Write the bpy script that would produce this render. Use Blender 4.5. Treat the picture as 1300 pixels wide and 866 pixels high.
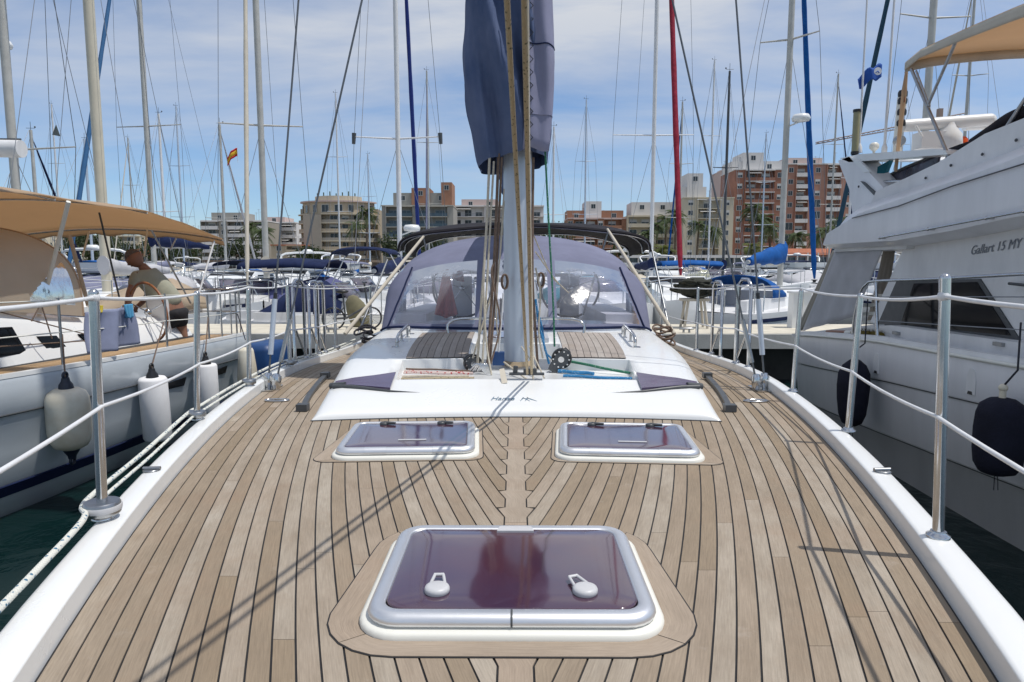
import bpy, math, random
from math import sin, cos, pi, radians, sqrt, atan2
from mathutils import Vector, Matrix

random.seed(7)
R = random.random
def U(a, b): return a + (b - a) * random.random()

# ------------------------------------------------------------------ clear
for o in list(bpy.data.objects): bpy.data.objects.remove(o)
scene = bpy.context.scene
COL = scene.collection

# ------------------------------------------------------------------ camera
FPX, TH, YAW, EYE = 867.0, math.atan(98 / 867.0), radians(.33), .8
cam_data = bpy.data.cameras.new("camera")
cam_data.lens = 24.0 * 867 / 866.67
cam_data.sensor_width = 36
cam_data.clip_start = .05
cam_data.clip_end = 6000
cam = bpy.data.objects.new("camera", cam_data)
COL.objects.link(cam)
cam.location = (0, 0, EYE)
cam.rotation_euler = (radians(90) - TH, 0, YAW)
scene.camera = cam

# ------------------------------------------------------------------ world, sun, exposure
SUN_DIR = Vector((.40, -.09, 1.0)).normalized()
world = bpy.data.worlds.new("World"); scene.world = world
world.use_nodes = True
wn, wl = world.node_tree.nodes, world.node_tree.links
wn.clear()
sky = wn.new("ShaderNodeTexSky"); sky.sky_type = 'NISHITA'; sky.sun_disc = False
sky.sun_elevation = math.asin(SUN_DIR.z)
sky.sun_rotation = atan2(SUN_DIR.x, SUN_DIR.y)
sky.air_density = 1.0; sky.dust_density = .0; sky.ozone_density = 3.0; sky.altitude = 0
tc = wn.new("ShaderNodeTexCoord")
sep = wn.new("ShaderNodeSeparateXYZ"); wl.new(tc.outputs['Generated'], sep.inputs[0])
mx = wn.new("ShaderNodeMath"); mx.operation = 'MAXIMUM'; mx.inputs[1].default_value = .02
wl.new(sep.outputs['Z'], mx.inputs[0])
ad = wn.new("ShaderNodeMath"); ad.operation = 'ADD'; ad.inputs[1].default_value = .16
wl.new(mx.outputs[0], ad.inputs[0])
dx = wn.new("ShaderNodeMath"); dx.operation = 'DIVIDE'; wl.new(sep.outputs['X'], dx.inputs[0]); wl.new(ad.outputs[0], dx.inputs[1])
dy = wn.new("ShaderNodeMath"); dy.operation = 'DIVIDE'; wl.new(sep.outputs['Y'], dy.inputs[0]); wl.new(ad.outputs[0], dy.inputs[1])
cmb = wn.new("ShaderNodeCombineXYZ"); wl.new(dx.outputs[0], cmb.inputs[0]); wl.new(dy.outputs[0], cmb.inputs[1])
mp = wn.new("ShaderNodeMapping"); mp.inputs['Scale'].default_value = (.75, 1.5, 1); mp.inputs['Location'].default_value = (3.3, 1.2, 0)
mp.inputs['Rotation'].default_value = (0, 0, radians(8))
wl.new(cmb.outputs[0], mp.inputs[0])
nz = wn.new("ShaderNodeTexNoise"); nz.inputs['Scale'].default_value = 1.1; nz.inputs['Detail'].default_value = 9
nz.inputs['Roughness'].default_value = .56; nz.inputs['Distortion'].default_value = .35
wl.new(mp.outputs[0], nz.inputs['Vector'])
rp = wn.new("ShaderNodeValToRGB"); rp.color_ramp.elements[0].position = .34; rp.color_ramp.elements[1].position = .64
rp.color_ramp.elements[0].color = (0, 0, 0, 1); rp.color_ramp.elements[1].color = (1, 1, 1, 1)
wl.new(nz.outputs['Fac'], rp.inputs[0])
# thin cloud veil grows with height above the horizon and towards the west side (left)
hg = wn.new("ShaderNodeMapRange"); hg.inputs['From Min'].default_value = .06; hg.inputs['From Max'].default_value = .34
hg.inputs['To Min'].default_value = .12; hg.inputs['To Max'].default_value = 1.0
wl.new(sep.outputs['Z'], hg.inputs['Value'])
mu = wn.new("ShaderNodeMath"); mu.operation = 'MULTIPLY'; wl.new(rp.outputs[0], mu.inputs[0]); wl.new(hg.outputs[0], mu.inputs[1])
mixc = wn.new("ShaderNodeMix"); mixc.data_type = 'RGBA'
CLOUD = (5.3, 5.55, 6.0, 1)
tint = wn.new("ShaderNodeMix"); tint.data_type = 'RGBA'; tint.blend_type = 'MULTIPLY'; tint.inputs[0].default_value = 1
hz = wn.new("ShaderNodeMapRange"); hz.inputs['From Min'].default_value = 0; hz.inputs['From Max'].default_value = .30; wl.new(sep.outputs['Z'], hz.inputs['Value'])
tmx = wn.new("ShaderNodeMix"); tmx.data_type = 'RGBA'; tmx.inputs[6].default_value = (.60, .745, .94, 1); tmx.inputs[7].default_value = (1.0, 1.0, 1.05, 1)
wl.new(hz.outputs[0], tmx.inputs[0]); wl.new(tmx.outputs[2], tint.inputs[7])
wl.new(sky.outputs[0], tint.inputs[6])
wl.new(mu.outputs[0], mixc.inputs[0]); wl.new(tint.outputs[2], mixc.inputs[6]); mixc.inputs[7].default_value = CLOUD
bg = wn.new("ShaderNodeBackground"); bg.inputs['Strength'].default_value = .122
wl.new(mixc.outputs[2], bg.inputs[0])
wo = wn.new("ShaderNodeOutputWorld"); wl.new(bg.outputs[0], wo.inputs[0])

sun_data = bpy.data.lights.new("sun", 'SUN'); sun_data.energy = 3.45; sun_data.angle = radians(.53)
sun_data.color = (1.0, .955, .89)
sun = bpy.data.objects.new("sun", sun_data); COL.objects.link(sun)
sun.rotation_euler = SUN_DIR.to_track_quat('Z', 'Y').to_euler()
sun.location = (6, -3, 20)
scene.view_settings.view_transform = 'Standard'
scene.view_settings.look = 'None'
scene.view_settings.exposure = 0.0
scene.view_settings.gamma = 1
scene.render.engine = 'CYCLES'
scene.cycles.transparent_max_bounces = 16
scene.cycles.max_bounces = 8

# ------------------------------------------------------------------ measuring helpers: photograph direction -> point in the place
def ray(px, py):
    u = (px - 650) / FPX; v = (433 - py) / FPX
    x = u; y = cos(TH) + v * sin(TH); z = -sin(TH) + v * cos(TH)
    c, s = cos(YAW), sin(YAW)
    return (x * c - y * s, x * s + y * c, z)
def G(px, py, z=0):
    r = ray(px, py); t = (z - EYE) / r[2]; return (r[0] * t, r[1] * t, z)
def P(px, py, d):
    r = ray(px, py); t = d / r[1]; return (r[0] * t, d, EYE + r[2] * t)
def SX(px, py, c):
    r = ray(px, py); t = c / r[0]; return (c, r[1] * t, EYE + r[2] * t)

# ------------------------------------------------------------------ materials
MATS = {}
def nt(name):
    m = bpy.data.materials.new(name); m.use_nodes = True
    n = m.node_tree.nodes; l = m.node_tree.links
    b = n['Principled BSDF']
    return m, n, l, b
def pm(name, col, rough=.5, metal=0, var=.12, vscale=3., bump=0., bscale=40., coat=0., spec=.5, stretch=None, col2=None, emit=None, streak=0, sub=0):
    """procedural principled material: two tones mixed by noise, optional bump"""
    m, n, l, b = nt(name)
    tcn = n.new('ShaderNodeTexCoord'); mpn = n.new('ShaderNodeMapping')
    if stretch: mpn.inputs['Scale'].default_value = stretch
    l.new(tcn.outputs['Object'], mpn.inputs[0])
    nz1 = n.new('ShaderNodeTexNoise'); nz1.inputs['Scale'].default_value = vscale; nz1.inputs['Detail'].default_value = 6
    nz1.inputs['Roughness'].default_value = .62
    l.new(mpn.outputs[0], nz1.inputs['Vector'])
    mr = n.new('ShaderNodeMapRange'); mr.inputs['From Min'].default_value = .32; mr.inputs['From Max'].default_value = .68
    l.new(nz1.outputs['Fac'], mr.inputs['Value'])
    mixn = n.new('ShaderNodeMix'); mixn.data_type = 'RGBA'
    c2 = col2 if col2 else tuple(max(0, c * (1 - var)) for c in col)
    mixn.inputs[6].default_value = (*col, 1); mixn.inputs[7].default_value = (*c2, 1)
    l.new(mr.outputs[0], mixn.inputs[0]); l.new(mixn.outputs[2], b.inputs['Base Color'])
    b.inputs['Roughness'].default_value = rough; b.inputs['Metallic'].default_value = metal
    b.inputs['Specular IOR Level'].default_value = spec
    if coat: b.inputs['Coat Weight'].default_value = coat; b.inputs['Coat Roughness'].default_value = .08
    rr = n.new('ShaderNodeMapRange'); rr.inputs['To Min'].default_value = max(0, rough - .06); rr.inputs['To Max'].default_value = min(1, rough + .08)
    l.new(nz1.outputs['Fac'], rr.inputs['Value']); l.new(rr.outputs[0], b.inputs['Roughness'])
    if bump:
        nb = n.new('ShaderNodeTexNoise'); nb.inputs['Scale'].default_value = bscale; nb.inputs['Detail'].default_value = 4
        l.new(mpn.outputs[0], nb.inputs['Vector'])
        bp = n.new('ShaderNodeBump'); bp.inputs['Strength'].default_value = bump; bp.inputs['Distance'].default_value = .01
        l.new(nb.outputs['Fac'], bp.inputs['Height']); l.new(bp.outputs[0], b.inputs['Normal'])
    if emit: b.inputs['Emission Color'].default_value = (*emit, 1); b.inputs['Emission Strength'].default_value = 1
    MATS[name] = m
    return m

def teak_mat(name, a, b2, c, vy=.9):
    m, n, l, b = nt(name)
    tcn = n.new('ShaderNodeTexCoord'); oi = n.new('ShaderNodeObjectInfo')
    off = n.new('ShaderNodeVectorMath'); off.operation = 'SCALE'
    cmbn = n.new('ShaderNodeCombineXYZ'); l.new(oi.outputs['Random'], cmbn.inputs[0]); l.new(oi.outputs['Random'], cmbn.inputs[1])
    l.new(cmbn.outputs[0], off.inputs[0]); off.inputs['Scale'].default_value = 37
    addv = n.new('ShaderNodeVectorMath'); l.new(tcn.outputs['UV'], addv.inputs[0]); l.new(off.outputs[0], addv.inputs[1])
    mpn = n.new('ShaderNodeMapping'); mpn.inputs['Scale'].default_value = (1, .045, 1); l.new(addv.outputs[0], mpn.inputs[0])
    g1 = n.new('ShaderNodeTexNoise'); g1.inputs['Scale'].default_value = 260; g1.inputs['Detail'].default_value = 5; g1.inputs['Roughness'].default_value = .7
    l.new(mpn.outputs[0], g1.inputs['Vector'])
    mp2 = n.new('ShaderNodeMapping'); mp2.inputs['Scale'].default_value = (1, .35, 1); l.new(addv.outputs[0], mp2.inputs[0])
    g2 = n.new('ShaderNodeTexNoise'); g2.inputs['Scale'].default_value = 9; g2.inputs['Detail'].default_value = 6; g2.inputs['Roughness'].default_value = .6
    l.new(mp2.outputs[0], g2.inputs['Vector'])
    # board to board tone
    r1 = n.new('ShaderNodeValToRGB'); r1.color_ramp.elements[0].color = (*a, 1); r1.color_ramp.elements[1].color = (*b2, 1)
    e = r1.color_ramp.elements.new(.5); e.color = tuple((a[i] + b2[i]) / 2 * (1.03 if i == 0 else 1) for i in range(3)) + (1,)
    l.new(oi.outputs['Random'], r1.inputs[0])
    mr = n.new('ShaderNodeMapRange'); mr.inputs['From Min'].default_value = .38; mr.inputs['From Max'].default_value = .75; l.new(g2.outputs['Fac'], mr.inputs['Value'])
    mr.inputs['To Max'].default_value = .75
    m1 = n.new('ShaderNodeMix'); m1.data_type = 'RGBA'; l.new(mr.outputs[0], m1.inputs[0]); l.new(r1.outputs[0], m1.inputs[6]); m1.inputs[7].default_value = (*c, 1)
    mg = n.new('ShaderNodeMapRange'); mg.inputs['From Min'].default_value = .3; mg.inputs['From Max'].default_value = .7
    mg.inputs['To Min'].default_value = .80; mg.inputs['To Max'].default_value = 1.14; l.new(g1.outputs['Fac'], mg.inputs['Value'])
    sc = n.new('ShaderNodeVectorMath'); sc.operation = 'SCALE'; l.new(m1.outputs[2], sc.inputs[0]); l.new(mg.outputs[0], sc.inputs['Scale'])
    # pale scuffs
    g3 = n.new('ShaderNodeTexNoise'); g3.inputs['Scale'].default_value = 4.5; g3.inputs['Detail'].default_value = 8; g3.inputs['Roughness'].default_value = .75
    l.new(addv.outputs[0], g3.inputs['Vector'])
    ms = n.new('ShaderNodeMapRange'); ms.inputs['From Min'].default_value = .60; ms.inputs['From Max'].default_value = .78; ms.inputs['To Max'].default_value = .45
    l.new(g3.outputs['Fac'], ms.inputs['Value'])
    m2 = n.new('ShaderNodeMix'); m2.data_type = 'RGBA'; l.new(ms.outputs[0], m2.inputs[0]); l.new(sc.outputs[0], m2.inputs[6]); m2.inputs[7].default_value = (.46, .41, .36, 1)
    # brown damp stains with a shape of their own, shared by neighbouring boards
    geo = n.new('ShaderNodeNewGeometry')
    g4 = n.new('ShaderNodeTexNoise'); g4.inputs['Scale'].default_value = 1.6; g4.inputs['Detail'].default_value = 7; g4.inputs['Roughness'].default_value = .7
    l.new(geo.outputs['Position'], g4.inputs['Vector'])
    m4 = n.new('ShaderNodeMapRange'); m4.inputs['From Min'].default_value = .52; m4.inputs['From Max'].default_value = .74; m4.inputs['To Max'].default_value = .55
    l.new(g4.outputs['Fac'], m4.inputs['Value'])
    m3 = n.new('ShaderNodeMix'); m3.data_type = 'RGBA'; l.new(m4.outputs[0], m3.inputs[0]); l.new(m2.outputs[2], m3.inputs[6]); m3.inputs[7].default_value = (.27, .185, .125, 1)
    l.new(m3.outputs[2], b.inputs['Base Color'])
    b.inputs['Roughness'].default_value = .72; b.inputs['Specular IOR Level'].default_value = .25
    bp = n.new('ShaderNodeBump'); bp.inputs['Strength'].default_value = .35; bp.inputs['Distance'].default_value = .0012
    l.new(g1.outputs['Fac'], bp.inputs['Height']); l.new(bp.outputs[0], b.inputs['Normal'])
    MATS[name] = m
    return m

def translucent(m, amt, col):
    n = m.node_tree.nodes; l = m.node_tree.links; b = n['Principled BSDF']; out = [x for x in n if x.type == 'OUTPUT_MATERIAL'][0]
    t = n.new('ShaderNodeBsdfTranslucent'); t.inputs[0].default_value = (*col, 1)
    mm = n.new('ShaderNodeMixShader'); mm.inputs[0].default_value = amt
    l.new(b.outputs[0], mm.inputs[1]); l.new(t.outputs[0], mm.inputs[2]); l.new(mm.outputs[0], out.inputs[0]); return m
def fleck_mat(name, base, fleck, scale=60, thr=.22, rough=.85):
    m, n, l, b = nt(name)
    tcn = n.new('ShaderNodeTexCoord')
    v = n.new('ShaderNodeTexVoronoi'); v.inputs['Scale'].default_value = scale; l.new(tcn.outputs['Object'], v.inputs['Vector'])
    mr = n.new('ShaderNodeMapRange'); mr.inputs['From Min'].default_value = thr; mr.inputs['From Max'].default_value = thr + .1; l.new(v.outputs['Distance'], mr.inputs['Value'])
    mixn = n.new('ShaderNodeMix'); mixn.data_type = 'RGBA'; mixn.inputs[6].default_value = (*fleck, 1); mixn.inputs[7].default_value = (*base, 1)
    l.new(mr.outputs[0], mixn.inputs[0]); l.new(mixn.outputs[2], b.inputs['Base Color'])
    b.inputs['Roughness'].default_value = rough
    w = n.new('ShaderNodeTexWave'); w.inputs['Scale'].default_value = 90; w.inputs['Distortion'].default_value = 1; w.bands_direction = 'DIAGONAL'; l.new(tcn.outputs['Object'], w.inputs['Vector'])
    bp = n.new('ShaderNodeBump'); bp.inputs['Strength'].default_value = .5; bp.inputs['Distance'].default_value = .002
    l.new(w.outputs['Fac'], bp.inputs['Height']); l.new(bp.outputs[0], b.inputs['Normal'])
    MATS[name] = m
    return m

def film_mat(name, tint_c, opac=.25, rough=.06, ior=1.45, wob=.15, dcol=(.55, .57, .65)):
    """clear vinyl / thin glass: see-through sheet with mirror-like reflections"""
    m, n, l, b = nt(name)
    n.remove(b)
    out = [x for x in n if x.type == 'OUTPUT_MATERIAL'][0]
    tr = n.new('ShaderNodeBsdfTransparent'); tr.inputs[0].default_value = (*tint_c, 1)
    df = n.new('ShaderNodeBsdfDiffuse'); df.inputs[0].default_value = (*dcol, 1)
    gl = n.new('ShaderNodeBsdfGlossy'); gl.inputs['Roughness'].default_value = rough
    fr = n.new('ShaderNodeFresnel'); fr.inputs['IOR'].default_value = ior
    tcn = n.new('ShaderNodeTexCoord'); nb = n.new('ShaderNodeTexNoise'); nb.inputs['Scale'].default_value = 5; nb.inputs['Detail'].default_value = 3
    l.new(tcn.outputs['Object'], nb.inputs['Vector'])
    bp = n.new('ShaderNodeBump'); bp.inputs['Strength'].default_value = wob; bp.inputs['Distance'].default_value = .05
    l.new(nb.outputs['Fac'], bp.inputs['Height']); l.new(bp.outputs[0], gl.inputs['Normal']); l.new(bp.outputs[0], fr.inputs['Normal'])
    nd = n.new('ShaderNodeTexNoise'); nd.inputs['Scale'].default_value = 3.; nd.inputs['Detail'].default_value = 6; l.new(tcn.outputs['Object'], nd.inputs['Vector'])
    mr = n.new('ShaderNodeMapRange'); mr.inputs['From Min'].default_value = .3; mr.inputs['From Max'].default_value = .75
    mr.inputs['To Min'].default_value = opac * .4; mr.inputs['To Max'].default_value = min(1, opac * 1.6); l.new(nd.outputs['Fac'], mr.inputs['Value'])
    m1 = n.new('ShaderNodeMixShader'); l.new(mr.outputs[0], m1.inputs[0]); l.new(tr.outputs[0], m1.inputs[1]); l.new(df.outputs[0], m1.inputs[2])
    m2 = n.new('ShaderNodeMixShader'); l.new(fr.outputs[0], m2.inputs[0]); l.new(m1.outputs[0], m2.inputs[1]); l.new(gl.outputs[0], m2.inputs[2])
    l.new(m2.outputs[0], out.inputs[0])
    MATS[name] = m
    return m

def water_mat():
    m, n, l, b = nt('harbour_water')
    geo = n.new('ShaderNodeNewGeometry')
    n1 = n.new('ShaderNodeTexNoise'); n1.inputs['Scale'].default_value = 1.4; n1.inputs['Detail'].default_value = 5; n1.inputs['Distortion'].default_value = .6
    l.new(geo.outputs['Position'], n1.inputs['Vector'])
    n2 = n.new('ShaderNodeTexNoise'); n2.inputs['Scale'].default_value = .25; n2.inputs['Detail'].default_value = 3; l.new(geo.outputs['Position'], n2.inputs['Vector'])
    mixn = n.new('ShaderNodeMix'); mixn.data_type = 'RGBA'; mixn.inputs[6].default_value = (.003, .013, .014, 1); mixn.inputs[7].default_value = (.005, .020, .019, 1)
    l.new(n2.outputs['Fac'], mixn.inputs[0]); l.new(mixn.outputs[2], b.inputs['Base Color'])
    b.inputs['Roughness'].default_value = .07; b.inputs['IOR'].default_value = 1.33
    b.inputs['Specular IOR Level'].default_value = .42
    bp = n.new('ShaderNodeBump'); bp.inputs['Strength'].default_value = .45; bp.inputs['Distance'].default_value = .12
    l.new(n1.outputs['Fac'], bp.inputs['Height']); l.new(bp.outputs[0], b.inputs['Normal'])
    return m

WATER = water_mat()
TEAK = teak_mat('weathered_teak', (.262, .203, .138), (.385, .338, .275), (.220, .172, .122))
TEAK_ROOF = teak_mat('grey_weathered_teak', (.30, .265, .235), (.40, .365, .33), (.25, .215, .185))
TEAK_KING = teak_mat('king_plank_teak', (.32, .255, .19), (.37, .31, .245), (.27, .215, .16))
HONEY = pm('honey_teak', (.50, .335, .18), .6, var=.3, vscale=4, stretch=(6, .5, 1), bump=.1)
CAULK = pm('black_caulk', (.018, .018, .02), .6, var=.4, vscale=20)
GEL = pm('white_gelcoat', (.80, .81, .80), .28, var=.05, vscale=1.5, coat=.25)
GELW = pm('worn_white_gelcoat', (.78, .78, .78), .42, var=.18, vscale=2.5, stretch=(1, 1, .35), bump=.03, bscale=15)
HULLG = pm('white_hull_gelcoat', (.62, .66, .70), .22, var=.10, vscale=.7, coat=.3, stretch=(1, 1, 3))
HULLB = pm('grey_blue_hull_paint', (.56, .61, .65), .22, var=.18, vscale=.8, coat=.3, stretch=(1, .5, 2.5))
HULLR = pm('motor_yacht_gelcoat', (.80, .80, .82), .32, var=.15, vscale=2.0, coat=.2, stretch=(1, 1.4, .25))
CREAM = pm('cream_gelcoat', (.76, .75, .68), .4, var=.06)
STEEL = pm('polished_steel', (.62, .63, .64), .16, 1, var=.15, vscale=30)
DSTEEL = pm('dull_steel', (.42, .43, .44), .35, 1, var=.25, vscale=25)
ALU = pm('satin_aluminium', (.80, .81, .83), .40, .85, var=.08, vscale=8, bump=.02)
MASTM = pm('anodised_mast', (.56, .62, .70), .40, .30, var=.10, vscale=5, stretch=(1, 1, .3))
MASTB = pm('weathered_mast_alloy', (.52, .51, .47), .5, .2, var=.2, vscale=3)
MASTW = pm('white_painted_mast', (.72, .72, .72), .4, 0, var=.1, vscale=3)
MASTC = pm('cream_mast_paint', (.62, .57, .45), .5, 0, var=.12, vscale=3)
WIRE = pm('rigging_wire', (.16, .17, .18), .4, .6, var=.2)
WIREL = pm('pale_rigging_wire', (.30, .31, .33), .4, .5, var=.2)
BLACK = pm('black_plastic', (.022, .023, .026), .35, var=.3, vscale=15)
RUB = pm('dark_grey_plastic', (.07, .075, .08), .4, var=.2, vscale=15)
GREYP = pm('light_grey_plastic', (.55, .55, .56), .4, var=.08, vscale=20)
ACRY = pm('purple_tinted_acrylic', (.052, .028, .055), .05, var=.45, vscale=2.4, coat=1.0, spec=1.0, col2=(.080, .026, .040))
ACRYD = pm('faded_purple_acrylic', (.12, .09, .16), .16, var=.3, vscale=3., coat=.4, spec=.6)
GLASSD = pm('dark_window_glass', (.008, .009, .011), .08, var=.4, vscale=2, spec=.15)
GLASSB = pm('blue_building_glass', (.05, .085, .12), .12, var=.5, vscale=.3, spec=.6)
VINYL = film_mat('clear_vinyl', (.86, .87, .95), .12, .07, ior=1.33, wob=.09)
VINYLD = film_mat('smoked_vinyl', (.40, .38, .48), .80, .12, ior=1.35, dcol=(.22, .21, .26))
DENIM = pm('faded_blue_canvas', (.062, .095, .185), .9, var=.35, vscale=2.2, bump=.25, bscale=220, spec=.15, col2=(.125, .155, .255))
LILAC = pm('lilac_grey_canvas', (.20, .21, .30), .85, var=.2, vscale=3, bump=.2, bscale=260, spec=.15)
LILACL = pm('light_lilac_canvas', (.28, .285, .40), .85, var=.2, vscale=3, bump=.2, bscale=260, spec=.15)
BLACKC = pm('black_canvas', (.026, .024, .03), .8, var=.35, vscale=6, bump=.2, bscale=200, spec=.2)
NAVY = pm('navy_canvas', (.012, .022, .075), .8, var=.35, vscale=5, bump=.2, bscale=160, spec=.2)
ROYAL = pm('royal_blue_canvas', (.008, .10, .36), .75, var=.3, vscale=4, bump=.2, bscale=120, spec=.2)
TAN = pm('tan_canvas', (.62, .50, .37), .85, var=.12, vscale=2.5, bump=.15, bscale=200, spec=.15)
SAND = pm('sand_canvas', (.62, .53, .42), .85, var=.14, vscale=2.5, bump=.15, bscale=200, spec=.15)
translucent(TAN, .50, (.78, .59, .40)); translucent(SAND, .50, (.86, .75, .60))
WHITEC = pm('pale_grey_canvas', (.50, .50, .52), .85, var=.14, vscale=3, bump=.15, bscale=150, spec=.15)
CREAMC = pm('cream_canvas', (.60, .55, .46), .85, var=.15, vscale=3, bump=.1, bscale=100, spec=.15)
REDC = pm('faded_red_canvas', (.34, .035, .06), .85, var=.4, vscale=6, bump=.3, bscale=60, spec=.15)
GREENC = pm('olive_net', (.045, .048, .036), .9, var=.5, vscale=20, bump=.5, bscale=90)
TEALC = pm('teal_canvas', (.01, .16, .22), .8, var=.3, vscale=8)
FEND = pm('cream_white_fender', (.76, .73, .62), .42, var=.3, vscale=3.5, bump=.05, col2=(.60, .52, .38))
FENW = pm('white_fender_sock', (.80, .80, .81), .75, var=.08, vscale=6, bump=.25, bscale=300)
FENB = pm('navy_fender_sock', (.014, .015, .03), .85, var=.4, vscale=5, bump=.5, bscale=90, spec=.3)
BLUEP = pm('blue_plastic', (.01, .06, .20), .45, var=.2, vscale=5)
ORANGE = pm('orange_lens', (.75, .10, .02), .25, var=.1)
PINK = pm('salmon_cloth', (.62, .16, .14), .9, var=.35, vscale=4, bump=.2, bscale=80)
YELLOW = pm('yellow_cloth', (.65, .5, .05), .85, var=.2, vscale=9)
TOWEL = pm('periwinkle_towel', (.27, .30, .43), .95, var=.25, vscale=5, bump=.5, bscale=200)
BRISTLE = pm('ochre_bristles', (.23, .17, .03), .95, var=.5, vscale=40, bump=.9, bscale=200)
WOODB = pm('varnished_wood', (.30, .12, .05), .4, var=.3, vscale=8, stretch=(1, .2, 1))
ROPET = fleck_mat('tan_flecked_rope', (.42, .34, .22), (.14, .13, .08), 75, .2)
ROPEW = fleck_mat('white_blue_flecked_rope', (.66, .66, .60), (.05, .15, .24), 62, .22)
ROPEC = pm('cream_rope', (.62, .56, .45), .9, var=.25, vscale=60, bump=.6, bscale=300)
ROPEB = pm('brown_rope', (.23, .16, .12), .9, var=.4, vscale=60, bump=.6, bscale=300)
ROPEG = fleck_mat('green_rope', (.03, .17, .10), (.30, .4, .32), 80, .2)
ROPEBL = fleck_mat('blue_rope', (.03, .20, .42), (.30, .45, .6), 80, .2)
ROPER = fleck_mat('red_white_rope', (.62, .5, .46), (.42, .05, .05), 60, .3)
ROPEK = pm('dark_rope', (.03, .03, .04), .9, var=.3, vscale=50)
LIFEL = pm('white_coated_lifeline', (.74, .75, .76), .35, var=.12, vscale=12)
CONC = pm('light_grey_concrete', (.62, .61, .56), .9, var=.25, vscale=2., bump=.3, bscale=30)  # even light grey of the pontoon face and quay wall
CONCT = pm('pale_pontoon_top', (.66, .61, .50), .92, var=.25, vscale=2.6, bump=.3, bscale=40)
PILE_SHADE = pm('pile_shade_dark', (.05, .05, .045), .7, var=.4, vscale=3)  # near-black colour carries the shade among the piles under the pontoon
EARTH = pm('promenade_ground', (.33, .30, .25), .95, var=.25, vscale=.05)
SKIN = pm('sunburnt_skin', (.30, .15, .095), .55, var=.15, vscale=12)
SHIRT = pm('khaki_cotton', (.36, .36, .28), .9, var=.15, vscale=6, bump=.3, bscale=30)
TROUS = pm('black_cotton', (.02, .02, .024), .9, var=.3, vscale=6)
HAIR = pm('grey_hair', (.16, .14, .13), .9, var=.4, vscale=60, bump=.6, bscale=90)
LETTER = pm('grey_lettering', (.20, .215, .24), .4, var=.1)
LETTERB = pm('blue_grey_lettering', (.16, .24, .32), .4, var=.1)

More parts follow.
